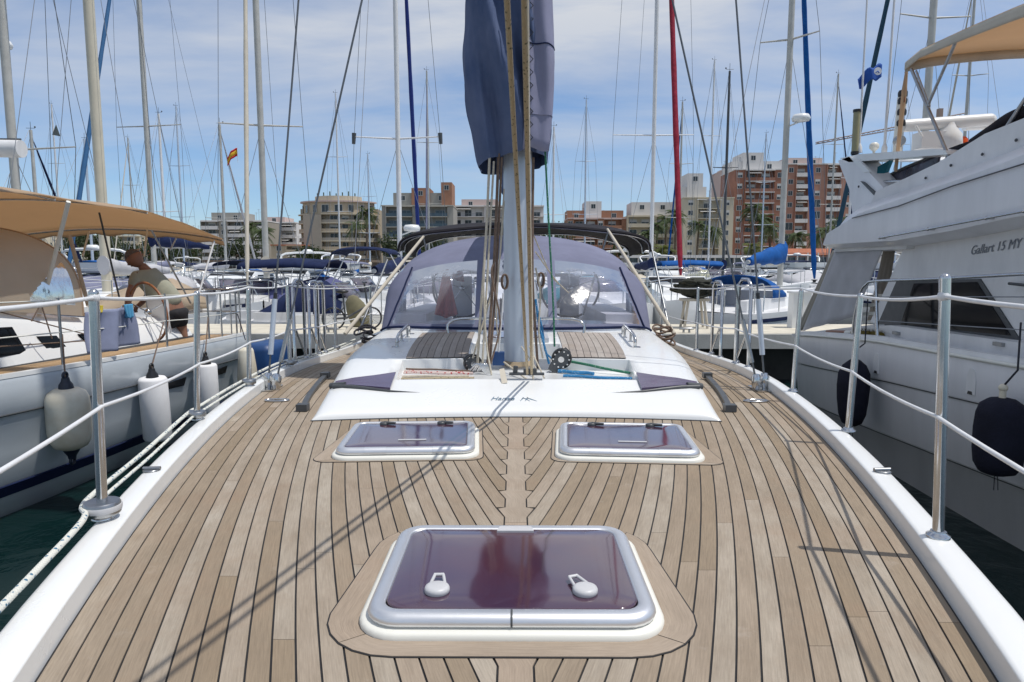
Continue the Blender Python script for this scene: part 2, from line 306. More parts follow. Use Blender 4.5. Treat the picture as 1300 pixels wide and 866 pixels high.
# ------------------------------------------------------------------ mesh helpers
def V(*a): return Vector(a)
ORG = [Vector((0, 0, 0))]
class MB:
    def __init__(s): s.v = []; s.f = []; s.sm = []
    def add(s, vs, fs, smooth=False):
        o = len(s.v); s.v += [tuple(v) for v in vs]
        for f in fs: s.f.append([i + o for i in f]); s.sm.append(smooth)
        return s
    def box(s, x0, x1, y0, y1, z0, z1):
        vs = [(x, y, z) for z in (z0, z1) for y in (y0, y1) for x in (x0, x1)]
        return s.add(vs, [(0, 2, 3, 1), (4, 5, 7, 6), (0, 1, 5, 4), (2, 6, 7, 3), (0, 4, 6, 2), (1, 3, 7, 5)])
    def tube(s, pts, r, n=8, cap=True, flat=1.0, smooth=True):
        pts = [Vector(p) for p in pts]; m = len(pts)
        if not isinstance(r, (list, tuple)): r = [r] * m
        rings = []; pu = None
        for i, p in enumerate(pts):
            t = (pts[min(i + 1, m - 1)] - pts[max(i - 1, 0)])
            if t.length < 1e-9: t = Vector((0, 0, 1))
            t.normalize()
            if pu is None:
                a = Vector((0, 0, 1)) if abs(t.z) < .9 else Vector((1, 0, 0))
                u = t.cross(a).normalized()
            else:
                u = (pu - t * pu.dot(t))
                u = u.normalized() if u.length > 1e-6 else t.orthogonal().normalized()
            w = t.cross(u); pu = u
            rings.append([p + (u * cos(2 * pi * k / n) + w * sin(2 * pi * k / n) * flat) * r[i] for k in range(n)])
        return s.loft(rings, True, cap, smooth)
    def loft(s, rings, closed=True, cap=False, smooth=True):
        n = len(rings[0]); vs = [v for rg in rings for v in rg]; fs = []
        for i in range(len(rings) - 1):
            for k in range(n if closed else n - 1):
                a = i * n + k; b = i * n + (k + 1) % n
                fs.append((a, b, b + n, a + n))
        s.add(vs, fs, smooth)
        if cap:
            s.add(rings[0], [tuple(range(n - 1, -1, -1))], False); s.add(rings[-1], [tuple(range(n))], False)
        return s
    def prism(s, pts, ext):
        """polygon pts (3d) extruded by vector ext"""
        ext = Vector(ext); a = [Vector(p) for p in pts]; b = [p + ext for p in a]; n = len(a)
        s.add(a + b, [tuple(range(n - 1, -1, -1)), tuple(range(n, 2 * n))] + [(i, (i + 1) % n, n + (i + 1) % n, n + i) for i in range(n)])
        return s
    def lathe(s, prof, c=(0, 0, 0), n=16, axis=None, smooth=True):
        c = Vector(c); M = Matrix.Identity(3)
        if axis is not None: M = Vector(axis).to_track_quat('Z', 'Y').to_matrix()
        rings = [[c + M @ Vector((r * cos(2 * pi * k / n), r * sin(2 * pi * k / n), z)) for k in range(n)] for r, z in prof]
        return s.loft(rings, True, True, smooth)
    def sheet(s, P_, t=.004, smooth=True):
        """grid of points with thickness t along its normals"""
        m, n = len(P_), len(P_[0]); P_ = [[Vector(p) for p in row] for row in P_]
        N = []
        for i in range(m):
            row = []
            for j in range(n):
                a = P_[min(i + 1, m - 1)][j] - P_[max(i - 1, 0)][j]; b = P_[i][min(j + 1, n - 1)] - P_[i][max(j - 1, 0)]
                c = a.cross(b); row.append(c.normalized() if c.length > 1e-9 else Vector((0, 0, 1)))
            N.append(row)
        top = [P_[i][j] for i in range(m) for j in range(n)]
        bot = [P_[i][j] - N[i][j] * t for i in range(m) for j in range(n)]
        fs = []
        for i in range(m - 1):
            for j in range(n - 1):
                a = i * n + j; fs.append((a, a + n, a + n + 1, a + 1)); q = m * n
                fs.append((q + a, q + a + 1, q + a + n + 1, q + a + n))
        q = m * n
        bd = [(i * n, (i + 1) * n) for i in range(m - 1)] + [((i + 1) * n + n - 1, i * n + n - 1) for i in range(m - 1)] + \
             [(j + 1, j) for j in range(n - 1)] + [((m - 1) * n + j, (m - 1) * n + j + 1) for j in range(n - 1)]
        for a, b in bd: fs.append((b, a, q + a, q + b))
        s.add(top + bot, fs, smooth)
        return s
    def ball(s, c, r, n=12, m=8):
        c = Vector(c); rr = r if isinstance(r, (tuple, list)) else (r, r, r)
        rings = [[c + Vector((rr[0] * sin(pi * i / m) * cos(2 * pi * k / n), rr[1] * sin(pi * i / m) * sin(2 * pi * k / n), -rr[2] * cos(pi * i / m))) for k in range(n)] for i in range(m + 1)]
        return s.loft(rings, True, False, True)
    def build(s, name, mat, parent=None, **kw):
        me = bpy.data.meshes.new(name); o0 = ORG[0]
        me.from_pydata([(v[0] - o0.x, v[1] - o0.y, v[2] - o0.z) for v in s.v], [], s.f)
        for p, b in zip(me.polygons, s.sm): p.use_smooth = b
        if getattr(s, 'uv', None):
            lay = me.uv_layers.new(name='UVMap')
            for lp in me.loops: lay.data[lp.index].uv = s.uv[lp.vertex_index]
        me.materials.append(mat)
        if not getattr(s, 'uv', None): me.validate()
        return link(name, me, parent, **kw)
def link(name, me, parent=None, label=None, loc=None, rot=None, kind=None, cat=None, group=None):
    o = bpy.data.objects.new(name, me); COL.objects.link(o)
    if parent is not None: o.parent = parent
    if loc is not None: o.location = loc
    if rot is not None: o.rotation_euler = rot
    if label: o['label'] = label
    if kind: o['kind'] = kind
    if cat: o['category'] = cat
    if group: o['group'] = group
    return o
def thing(name, label, cat, loc=(0, 0, 0), rotz=0, group=None, local=False):
    """an Empty at the base of a thing; meshes are given in world metres unless local"""
    o = bpy.data.objects.new(name, None); COL.objects.link(o); o.empty_display_size = .2
    o.location = loc; o.rotation_euler = (0, 0, rotz); o['label'] = label; o['category'] = cat
    if group: o['group'] = group
    ORG[0] = Vector((0, 0, 0)) if local else Vector(loc)
    return o
def spl(pts, k=8):
    """Catmull-Rom through points"""
    p = [Vector(q) for q in pts]; p = [p[0] * 2 - p[1]] + p + [p[-1] * 2 - p[-2]]; out = []
    for i in range(1, len(p) - 2):
        for j in range(k):
            t = j / k; a, b, c, d = p[i - 1], p[i], p[i + 1], p[i + 2]
            out.append(.5 * ((2 * b) + (c - a) * t + (2 * a - 5 * b + 4 * c - d) * t * t + (3 * b - a - 3 * c + d) * t ** 3))
    out.append(p[-2]); return out
def interp(tab, x):
    """monotone cubic through table"""
    n = len(tab)
    if x <= tab[0][0]: return tab[0][1]
    if x >= tab[-1][0]: return tab[-1][1]
    d = [(tab[i + 1][1] - tab[i][1]) / (tab[i + 1][0] - tab[i][0]) for i in range(n - 1)]
    m = [d[0]] + [0 if d[i - 1] * d[i] <= 0 else 2 * d[i - 1] * d[i] / (d[i - 1] + d[i]) for i in range(1, n - 1)] + [d[-1]]
    for i in range(n - 1):
        if x <= tab[i + 1][0]:
            h = tab[i + 1][0] - tab[i][0]; t = (x - tab[i][0]) / h
            return tab[i][1] * (2 * t ** 3 - 3 * t * t + 1) + h * m[i] * (t ** 3 - 2 * t * t + t) + tab[i + 1][1] * (-2 * t ** 3 + 3 * t * t) + h * m[i + 1] * (t ** 3 - t * t)
def lin(tab, x):
    if x <= tab[0][0]: return tab[0][1]
    for (a, b), (c, d) in zip(tab, tab[1:]):
        if x <= c: return b + (d - b) * (x - a) / (c - a)
    return tab[-1][1]
def rrect(w, l, r, n=6):
    """rounded rectangle outline, centred"""
    out = []
    for cx, cy, a0 in ((w / 2 - r, l / 2 - r, 0), (-w / 2 + r, l / 2 - r, 90), (-w / 2 + r, -l / 2 + r, 180), (w / 2 - r, -l / 2 + r, 270)):
        for k in range(n + 1):
            a = radians(a0 + 90 * k / n); out.append((cx + r * cos(a), cy + r * sin(a)))
    return out
def text_mesh(s, size, shear=0., extrude=.001):
    cu = bpy.data.curves.new('lettering', 'FONT'); cu.body = s; cu.size = size; cu.shear = shear; cu.extrude = extrude
    cu.align_x = 'CENTER'; cu.align_y = 'CENTER'; cu.resolution_u = 3
    to = bpy.data.objects.new('lettering', cu); COL.objects.link(to)
    bpy.context.view_layer.update()
    me = bpy.data.meshes.new_from_object(to.evaluated_get(bpy.context.evaluated_depsgraph_get()))
    bpy.data.objects.remove(to); bpy.data.curves.remove(cu)
    return me

# ------------------------------------------------------------------ setting: water, land
WZ = -1.3
ORG[0] = V(0, 0, 0)
MB().add([(-900, -300, WZ), (900, -300, WZ), (900, 128, WZ), (-900, 128, WZ)], [(0, 1, 2, 3)]).build('water', WATER, kind='structure')
g = MB().add([(-3000, 128, -.35), (3000, 128, -.35), (3000, 5000, -.35), (-3000, 5000, -.35), (-3000, 128, -3), (3000, 128, -3)], [(0, 1, 2, 3), (4, 5, 1, 0)])
g.build('ground', EARTH, kind='structure')
# ================================================================== the yacht we stand on
BT = [(-1.35, .05), (-1.1, .20), (-.6, .45), (0, .63), (.6, .785), (1.23, .925), (1.8, 1.115), (2.25, 1.225), (2.7, 1.335), (3.2, 1.44), (4.0, 1.57), (4.5, 1.63), (5.0, 1.675), (5.6, 1.705), (7, 1.73), (9, 1.72), (11.4, 1.60)]
def bt(y): return max(.03, .4779 + .4094 * y - .03398 * y * y) if y < 5.6 else interp([(5.6, 1.7050), (6.5, 1.722), (8, 1.73), (9.5, 1.70), (11.4, 1.60)], y)
def zd(y):
    t = max(0, min(1, (y - 4.2) / 3.6)); return -.13 * t * t * (3 - 2 * t)
def gw(y): return lin([(-1.3, .085), (1.3, .100), (2.0, .086), (2.6, .084), (4, .075), (6, .07), (12, .07)], y)   # gunwale width
yacht = thing('sailing_yacht', 'white sailing yacht in the foreground with bare teak deck, blue sail cover and sprayhood', 'yacht', (0, 5, WZ))
hull = MB()
for sgn in (-1, 1):
    rings = []
    for i in range(53):
        y = -1.35 + 12.75 * i / 52; b = bt(y) + gw(y); z = zd(y)
        fl = 1.0 if y > 3 else .55 + .45 * (y + 1.35) / 4.35
        pts = [(b - .004, y, z + .045), (b - .004, y, z), (b * (.5 + .5 * fl) - .015, y, z - .5), (b * (.28 + .68 * fl) - .04, y, -1.05), (b * (.22 + .62 * fl) - .08, y, -1.35), (b * .5, y, -1.7), (0, y, -1.85)]
        rings.append([(sgn * p[0], p[1], p[2]) for p in pts])
    if sgn < 0: rings = rings[::-1]
    hull.loft(rings, False, False, True)
hull.add([(x, 11.4, z) for x, z in ((-1.66, -.1), (1.66, -.1), (1.4, -1.35), (-1.4, -1.35))], [(0, 1, 2, 3)])
hull.build('hull', GEL, yacht)
for sgn in (-1, 1):
    rings = []
    for i in range(70):
        y = -1.35 + 12.75 * i / 69; b = bt(y); w = gw(y); z = zd(y)
        pts = [(b, z - .01), (b + .001, z + .053), (b + .003, z + .0575), (b + .012, z + .0605), (b + w * .5, z + .062), (b + w - .016, z + .060), (b + w - .004, z + .054), (b + w + .004, z + .042), (b + w + .004, z - .03)]
        rings.append([(sgn * p[0], y, p[1]) for p in pts])
    if sgn > 0: rings = rings[::-1]
    tr_ = MB().loft(rings, False, False, True)
    for q in range(len(tr_.sm)):
        if (q % 8 if sgn < 0 else q % 8) == 0: tr_.sm[q] = False
    tr_.build('toe_rail', GEL, yacht)

# ---- deck: black caulking bed, with every teak plank laid proud of it
deckm = MB(); rows = []
for i in range(65):
    y = -1.3 + 12.7 * i / 64; b = bt(y) + .01
    rows.append([(-b, y, zd(y) - .0035), (0, y, zd(y) - .0035), (b, y, zd(y) - .0035)])
deckm.loft(rows[::-1], False, False, True)
deck = deckm.build('deck', CAULK, yacht)

PW, GAP, KW, NIB = .0478, .0024, .036, .024
ES = [(bt(-1.3 + .05 * i), -1.3 + .05 * i) for i in range(255)]
def seam(k):
    out = []
    for i in range(1, len(ES) - 1):
        tx, ty = ES[i + 1][0] - ES[i - 1][0], ES[i + 1][1] - ES[i - 1][1]; L = sqrt(tx * tx + ty * ty)
        nx, ny = -ty / L, tx / L
        out.append((ES[i][0] + nx * (k * PW + .004), ES[i][1] + ny * (k * PW + .004)))
    # keep where inside of the deck and y increasing
    res = []
    for x, y in out:
        if x > 0 and (not res or y > res[-1][1] + .005): res.append((x, y))
    return res if len(res) > 3 else [(-.2, -1.3), (-.2, 11.5)]
seams = [seam(k) for k in range(38)]
def sx(k, y):
    s = seams[k]
    lo, hi = 0, len(s) - 1
    if y <= s[0][1]: return s[0][0] - (s[0][1] - y) * .6
    if y >= s[-1][1]: return s[-1][0]
    while hi - lo > 1:
        m = (lo + hi) // 2
        if s[m][1] > y: hi = m
        else: lo = m
    t = (y - s[lo][1]) / (s[hi][1] - s[lo][1]); return s[lo][0] + t * (s[hi][0] - s[lo][0])
def cross(k, X):
    y = -1.3
    while y < 11.5 and sx(k, y) < X: y += .01
    return y
def wb(y): return interp([(3.42, 1.05), (4.3, 1.17), (5.2, 1.295), (6.5, 1.38), (8.0, 1.40), (12, 1.38)], y)
A = [cross(k, KW + NIB) for k in range(38)]
def plank_poly(pl, pr, name, mat, parent, th=.0035):
    """pl, pr: lists of (x, y) from fore to aft; right and left edge"""
    m = MB(); n = len(pl)
    top = [(x, y, zd(y)) for x, y in pl] + [(x, y, zd(y)) for x, y in pr]
    bot = [(x, y, zd(y) - th) for x, y in pl] + [(x, y, zd(y) - th) for x, y in pr]
    fs = []; q = 2 * n
    for i in range(n - 1):
        fs.append((i, i + 1, n + i + 1, n + i)); fs.append((i, q + i, q + i + 1, i + 1)); fs.append((n + i + 1, q + n + i + 1, q + n + i, n + i))
    fs.append((0, n, q + n, q)); fs.append((n - 1, q + n - 1, q + 2 * n - 1, 2 * n - 1))
    m.add(top + bot, fs)
    ax = sum(p[0] for p in pl) / n
    uvl = [(0, y) for x, y in pl]; uvr = [(((pr[i][0] - pl[i][0]) ** 2) ** .5, pr[i][1]) for i in range(n)]
    m.uv = (uvl + uvr) * 2
    return m.build(name, mat, parent)
kings_r = []
KEND = 3.62
nplank = 0
for sgn in (-1, 1):
    edge = []
    random.seed(11 if sgn < 0 else 23)
    for k in range(37):
        a0 = A[k]
        # king plank edge with its nib for this plank
        if k > 0 and a0 < KEND:
            edge += [(KW + NIB, a0), (KW, a0 + .012), (KW, min(A[k + 1] - .075, A[k + 1] - .3 * (A[k + 1] - a0)) if A[k + 1] - a0 > .03 else a0 + .02)]
        if a0 > KEND - .02: break
        # run of this plank
        yend = a0
        if k < 1: ystart = -1.0
        else: ystart = a0
        y = max(ystart, 3.45); stop = 11.3
        yy = max(ystart + .1, 3.4)
        while yy < 11.3:
            if sx(k, yy) < wb(yy) - .02 and yy > 3.5: stop = yy + .04; break
            yy += .03
        cuts = [ystart]; c = ystart + U(.7, 2.6)
        while c < stop - .5: cuts.append(c); c += U(1.9, 3.6)
        cuts.append(stop)
        for ci in range(len(cuts) - 1):
            y0, y1 = cuts[ci], cuts[ci + 1]
            if ci > 0: y0 += .0016
            n = max(3, int((y1 - y0) / .16)); po, pi_ = [], []
            for i in range(n + 1):
                y = y0 + (y1 - y0) * i / n
                xo = sx(k, y) - GAP; xi = max(sx(k + 1, y) + GAP, 0)
                po.append((sgn * xo, y)); pi_.append((sgn * xi, y))
            if ci == 0 and k > 0:
                # shaped fore end that fits the notch of the king plank
                ak1 = A[k + 1]; yb = min(ak1 - .075, ak1 - .3 * (ak1 - a0)) if ak1 - a0 > .03 else a0 + .02
                kx = KW + GAP
                ys = [a0 + .014, a0 + .02, yb, ak1 + .004] + [ak1 + (y1 - ak1) * (i + 1) / n for i in range(n)] if y1 > ak1 + .05 else None
                if ys:
                    po = []; pi_ = []
                    for j, y in enumerate(ys):
                        po.append((sgn * (sx(k, y) - GAP), y))
                        if j == 0: xi = kx
                        elif j == 1: xi = kx
                        elif j == 2: xi = kx
                        else: xi = max(sx(k + 1, y) + GAP, kx)
                        pi_.append((sgn * xi, y if j else y))
                else:
                    pi_ = [(sgn * max(abs(x), kx), y) for x, y in pi_]
            elif ci == 0:
                pi_ = [(sgn * max(abs(x), .004), y) for x, y in pi_]
            if sgn < 0: pass
            plank_poly(pi_ if sgn > 0 else po, po if sgn > 0 else pi_, 'plank', TEAK, deck); nplank += 1
    kings_r.append([(sgn * x, y) for x, y in edge])
# king plank as pieces laid end to end, its notched edges following the nibs
def edge_x(edge, y):
    for (x0, y0), (x1, y1) in zip(edge, edge[1:]):
        if y0 <= y <= y1 and y1 > y0: return x0 + (x1 - x0) * (y - y0) / (y1 - y0)
    return edge[-1][0]
eL = [(-x, y) for x, y in kings_r[0]]; eR = kings_r[1]
ys_all = sorted(set([round(y, 4) for x, y in eR if -.2 < y < KEND]))
ys_all = [y for y in ys_all]
brk = [ys_all[0], 1.32, 2.05, 2.9, ys_all[-1]]
for i in range(len(brk) - 1):
    ys = [brk[i] + .001] + [y for y in ys_all if brk[i] < y < brk[i + 1]] + [brk[i + 1] - .001]
    l_ = [(-(max(edge_x(eR, y), KW) - GAP), y) for y in ys]; r_ = [(max(edge_x(eR, y), KW) - GAP, y) for y in ys]
    plank_poly(l_, r_, 'king_plank', TEAK_KING, deck)

# ---- margin boards round the hatches (laid over the plank ends, black seam round them)
def zflat(pts, z): return [(x, y, z) for x, y in pts]
def scaled(pts, cx, cy, d):
    out = []
    n = len(pts)
    for i, (x, y) in enumerate(pts):
        a = Vector(pts[i - 1]); b = Vector(pts[(i + 1) % n]); t = (b - a).normalized(); nn = Vector((t.y, -t.x)); out.append((x + nn.x * d, y + nn.y * d))
    return out
def margin(outer, inner, joints):
    """outer, inner: outlines (ccw) with the same number of points; joints = indices where boards meet"""
    MB().prism(zflat(scaled(outer, 0, 0, .004), .0002), (0, 0, .0009)).build('seam_line', CAULK, deck)
    n = len(outer)
    for a, b in zip(joints, joints[1:] + [joints[0] + n]):
        vs = []; fs = []; m = b - a + 1
        for i in range(a, b + 1):
            o_ = Vector(outer[i % n]); q = Vector(inner[i % n])
            if i in (a, b):
                t = (Vector(outer[(i + 1) % n]) - Vector(outer[(i - 1) % n])).normalized() * (.0014 if i == a else -.0014); o_ = o_ + t; q = q + t
            vs += [(o_.x, o_.y, .0027), (q.x, q.y, .0027), (o_.x, o_.y, .0006), (q.x, q.y, .0006)]
        for i in range(m - 1):
            p = 4 * i; r = p + 4
            fs += [(p, r, r + 1, p + 1), (p + 2, r + 2, r, p)]
        fs += [(0, 1, 3, 2), (4 * m - 4, 4 * m - 2, 4 * m - 1, 4 * m - 3)]
        mb_ = MB().add(vs, fs); L_ = [0]
        for i in range(1, m): L_.append(L_[-1] + (Vector(outer[(a + i) % n]) - Vector(outer[(a + i - 1) % n])).length)
        mb_.uv = [((0, .08)[k % 2], L_[k // 4]) for k in range(4 * m)]
        mb_.build('margin_board', TEAK_KING, deck)
def hatch(cx, cy, w, l, rot, big):
    M = Matrix.Rotation(rot, 3, 'Z'); T = lambda x, y, z: tuple(M @ Vector((x, y, z)) + Vector((cx, cy, 0)))
    rr = .075 if big else .06
    m = MB(); prof = [(.020, .0015), (.020, .012), (.012, .0175), (-.02, .0185)]
    rings = []
    for d, z in prof: rings.append([T(x, y, z) for x, y in rrect(w + 2 * d, l + 2 * d, rr + d)])
    m.loft(rings, True, False, True).add(rings[-1], [tuple(range(len(rings[-1])))])
    h = m.build('hatch', CREAM, yacht)
    # aluminium frame: rounded section swept round the opening
    fw = .038 if big else .032; m = MB(); rings = []
    sec = [(.0, .022), (.002, .029), (-.001, .038), (-.007, .0445), (-.015, .0475), (-.024, .0478), (-fw + .004, .0462), (-fw, .0445), (-fw, .038)]
    sec = [(.0 - .012, .0185)] + sec
    for d, z in sec: rings.append([T(x, y, z) for x, y in rrect(w + 2 * d, l + 2 * d, max(.02, rr + d))])
    m.loft(rings, True, False, True)
    fr = m.build('frame', ALU, h)
    m = MB().add([T(x, y, .0195) for x, y in rrect(w - .03, l - .03, rr)], [tuple(range(28))]); m.build('gasket', BLACK, h)
    # joint covers of the frame extrusion
    for jx in ((0,) if big else (-.12, .16)):
        jw = .0022 if big else .045
        m = MB(); mm = []
        for s_ in (-1, 1):
            mm.append([T(jx + s_ * jw, -l / 2 - d * 1.0 - .0012, z + .0010) for d, z in sec[1:8]])
        m.loft(mm, False, False, True).build('joint_cover', ALU if not big else RUB, h)
    # tinted pane, slightly crowned
    m = MB(); rings = []
    for f, z in ((1, .0400), (1, .0450), (.985, .0458), (.7, .0468), (.3, .0474), (.02, .0475)):
        rings.append([T(x * f, y * f, z) for x, y in rrect(w - 2 * fw - .001, l - 2 * fw - .001, rr - .025)])
    m.loft(rings, True, False, True); m.add(rings[-1], [tuple(range(28))])
    m.build('pane', ACRY, h)
    if big:
        for hx, hy, a in ((w * -.268, -l * .285, radians(92)), (w * .262, -l * .29, radians(112))):
            m = MB().lathe([(.027, .046), (.029, .048), (.0295, .055), (.027, .060), (.020, .0625), (.001, .0630)], T(hx, hy, 0), 20)
            d = Vector((cos(a), sin(a), 0)); s_ = Vector((-sin(a), cos(a), 0))
            c = Vector(T(hx, hy, 0))
            for q in (-1, 1): m.tube([c + d * .018 + s_ * q * .017 + V(0, 0, .056), c + d * .062 + s_ * q * .010 + V(0, 0, .058)], .0042, 6)
            m.tube([c + d * .062 + s_ * .012 + V(0, 0, .058), c + d * .062 - s_ * .012 + V(0, 0, .058)], .0045, 6)
            m.build('handle', GREYP, h)
        p0 = T(0.008, l / 2 - .045, 0); m = MB()
        m.prism([(p0[0] - .045, p0[1] + .012, .0465), (p0[0] + .045, p0[1] + .012, .0465), (p0[0] + .052, p0[1] - .022, .0465), (p0[0] - .052, p0[1] - .022, .0465)][::-1], (0, 0, .006))
        m.build('hinge_cover', GREYP, h)
    else:
        for hx in (-.14, .13):
            m = MB().lathe([(.020, .046), (.021, .054), (.015, .058)], T(hx, l * .36, 0), 14)
            m.tube([T(hx, l * .36, .054), T(hx + .055, l * .33, .055)], [.009, .006], 6); m.build('handle', RUB, h)
        m = MB().box(-.06, .06, -.007, .007, 0, .003); m.v = [T(x + .02, y - l * .24, z + .0474) for x, y, z in m.v]; m.build('sticker', GREYP, h)
    return h
# large fore hatch
hatch(-.009, 1.655, .645, .53, 0, True)
ow, ol = .83, .70
inner = rrect(.66, .545, .07)
outer = rrect(ow, ol, .17)
outer = [(x * (1.0 if y < 0 else .93), y) for x, y in outer]
sh = lambda L, cx, cy: [(x + cx, y + cy) for x, y in L]
margin(sh(outer, -.009, 1.665), sh(inner, -.009, 1.655), [3, 10, 17, 24])
# two smaller hatches just ahead of the coachroof
for cx, cy, rot, s_ in ((-.472, 2.985, radians(3.2), -1), (.484, 2.96, radians(-4.0), 1)):
    hatch(cx, cy, .575, .50, rot, False)
    inn = rrect(.585, .51, .05)
    hx, hy = .36, .31
    oc = [(hx, hy), (-hx, hy), (-hx, -hy), (hx, -hy)]
    out = []
    for (x, y) in inn:
        out.append((max(-.328, min(.328, x * 1.10)), max(-.283, min(.283, y * 1.09))))
    # outboard fore corner drawn out to a point along the plank run
    out = [(x * (1.16 if (x * s_ > .25 and y < 0) else 1) , y) for x, y in out]
    c_, s2 = cos(rot), sin(rot)
    rt = lambda L: [(x * c_ - y * s2 + cx, x * s2 + y * c_ + cy) for x, y in L]
    margin(rt(out), rt(inn), [3, 10, 17, 24])

# ---- coachroof as one moulded surface with the mast well sunk into it
def yf(s): return 3.515 - .095 * s * s
def base_z(v): return lin([(0, 0), (.012, .030), (.03, .036), (.3, .078), (.50, .100), (.535, .108), (.57, .110), (1.10, .152), (1.60, .178), (2.6, .230), (3.0, .262), (4.0, .31), (4.6, .32)], v)
def roof_h(s, v):
    a = abs(s); y = yf(s) + v
    f = lin([(0, 1), (.80, 1), (.90, .96), (.95, .86), (.975, .66), (.992, .30), (1.0, 0)], a)
    camber = .030 * (1 - a * a) * min(1, max(0, (v - .6) / 1.5))
    z = base_z(v) * f + camber
    return z + zd(y)
SL = [0, .1, .2, .255, .261, .3, .4, .5, .6, .628, .634, .70, .76, .80, .85, .90, .93, .955, .975, .988, 1.0]
SL = [-s for s in SL[::-1]] + SL[1:]
VL = [0, .006, .012, .02, .03, .1, .2, .3, .4, .47, .52, .55, .566, .572, .9, 1.092, 1.10, 1.13, 1.3, 1.5, 1.76, 1.768, 1.9, 2.0, 2.3, 2.6, 2.8, 3.0, 3.3, 3.6, 3.8]
WELL = .084
rows = []
for v in VL:
    row = []
    for s in SL:
        y = yf(s) + v; z = roof_h(s, v)
        if (abs(s) <= .6285 and .570 < v < 1.095) or (abs(s) <= .2555 and .57 < v < 1.763): z = WELL + zd(y)
        row.append((s * wb(y), y, z))
    rows.append(row)
cr = MB().loft(rows[::-1], False, False, False)
for i, f in enumerate(cr.f):
    zs = [cr.v[j][2] for j in f]; cr.sm[i] = True
# sharp walls of the well: split by marking them flat
for i, f in enumerate(cr.f):
    ss = [cr.v[j] for j in f]
    if max(p[2] for p in ss) - min(p[2] for p in ss) > .045 and abs(ss[0][0]) < .95: cr.sm[i] = False
roof = cr.build('coachroof', GEL, yacht)
def RS(x, y, dz=0):
    """point on the roof at plan position x, y"""
    s = max(-1, min(1, x / wb(y))); return (x, y, roof_h(s, y - yf(s)) + dz)
def seam_on_roof(pts, w=.004, dz=.002, name='trim_line', mat=CAULK):
    m = MB(); m.tube([RS(x, y, dz) for x, y in pts], w, 6); return m.build(name, mat, roof)
MB().tube([(s_ / 20 * wb(yf(s_ / 20)), yf(s_ / 20) - .003, .002) for s_ in range(-20, 21)], .0035, 6).build('sealant_bead', RUB, roof)
# teak panels either side of the companion channel
for sg in (-1, 1):
    e0, e1 = .27, .615
    m = MB(); rws = []
    for j in range(9):
        v = 1.13 + 1.47 * j / 8
        rws.append([(sg * s * wb(yf(s) + v), yf(s) + v, roof_h(s, v) + .004) for s in (e0, (e0 + e1) / 2, e1)])
    if sg > 0: rws = rws[::-1]
    m.loft(rws, False, False, True); panel = m.build('teak_panel', CAULK, roof)
    N = 9
    for i in range(N):
        sa = e0 + (e1 - e0) * i / N + .0012; sb = e0 + (e1 - e0) * (i + 1) / N - .0018
        for (va, vb) in ((1.135, 2.595),):
            L_, Rr = [], []
            for j in range(6):
                v = va + (vb - va) * j / 5
                # planks run parallel to the centreline, so slide sideways with distance
                k = wb(yf(0) + 1.67) / wb(yf(0) + v)
                for lst, s in ((L_, sa), (Rr, sb)):
                    x = sg * s * wb(yf(0) + v) * (1 - .0 * k); y = yf(s) + v; lst.append((x, y, roof_h(s, v) + .0085))
            if sg < 0: L_, Rr = Rr, L_
            vs = L_ + Rr + [(x, y, z - .005) for x, y, z in L_] + [(x, y, z - .005) for x, y, z in Rr]; fs = []
            n = 6; q = 12
            for j in range(n - 1):
                fs += [(j, n + j, n + j + 1, j + 1), (j, j + 1, q + j + 1, q + j), (n + j, q + n + j, q + n + j + 1, n + j + 1)]
            fs += [(0, q, q + n, n), (n - 1, 2 * n - 1, q + 2 * n - 1, q + n - 1)]
            mm_ = MB().add(vs, fs); mm_.uv = ([(0, q[1]) for q in L_] + [(.04, q[1]) for q in L_]) * 2; mm_.build('roof_plank', TEAK_ROOF, panel)
# centre hatch, purple, in the channel behind the mast
m = MB(); pts = []
hc = [(-.26, 5.35), (.26, 5.35), (.26, 5.80), (-.26, 5.80)]
m.prism([RS(x, y, .004) for x, y in hc], (0, 0, .03)); ch = m.build('centre_hatch', ALU, roof)
MB().prism([RS(x * .88, 5.575 + (y - 5.575) * .86, .035) for x, y in hc], (0, 0, .004)).build('pane', ACRY, roof)
# flush side windows of the coachroof (seen as purple wedges) with dark drip trim
for sg in (-1, 1):
    def W(x, y, dz=.006): return RS(sg * x, y, dz)
    m = MB(); a = []
    L0 = [(.715, 3.83), (.83, 3.855), (.95, 3.89), (1.055, 3.925)]
    L1 = [(.735, 4.13), (.845, 4.05), (.955, 3.99), (1.058, 3.955)]
    rows = []
    for j in range(4):
        t = j / 3; rows.append([tuple(Vector(W(*L0[i])) * (1 - t) + Vector(W(*L1[i])) * t + V(0, 0, -.002 + .010 * t)) for i in range(4)])
    if sg < 0: rows = rows[::-1]
    m.sheet(rows, .012, False)
    wdw = m.build('side_window', ACRYD, roof)
    m = MB()
    m.tube([W(1.06, 3.90, .010), W(.95, 3.87, .008), W(.83, 3.835, .006), W(.715, 3.80, .004), W(.52, 3.795, -.002)], [.014, .012, .010, .007, .001], 6)
    m.tube([W(1.085, 3.945, .012), W(.99, 3.905, .012)], [.020, .015], 8)
    m.build('window_trim', RUB, wdw)
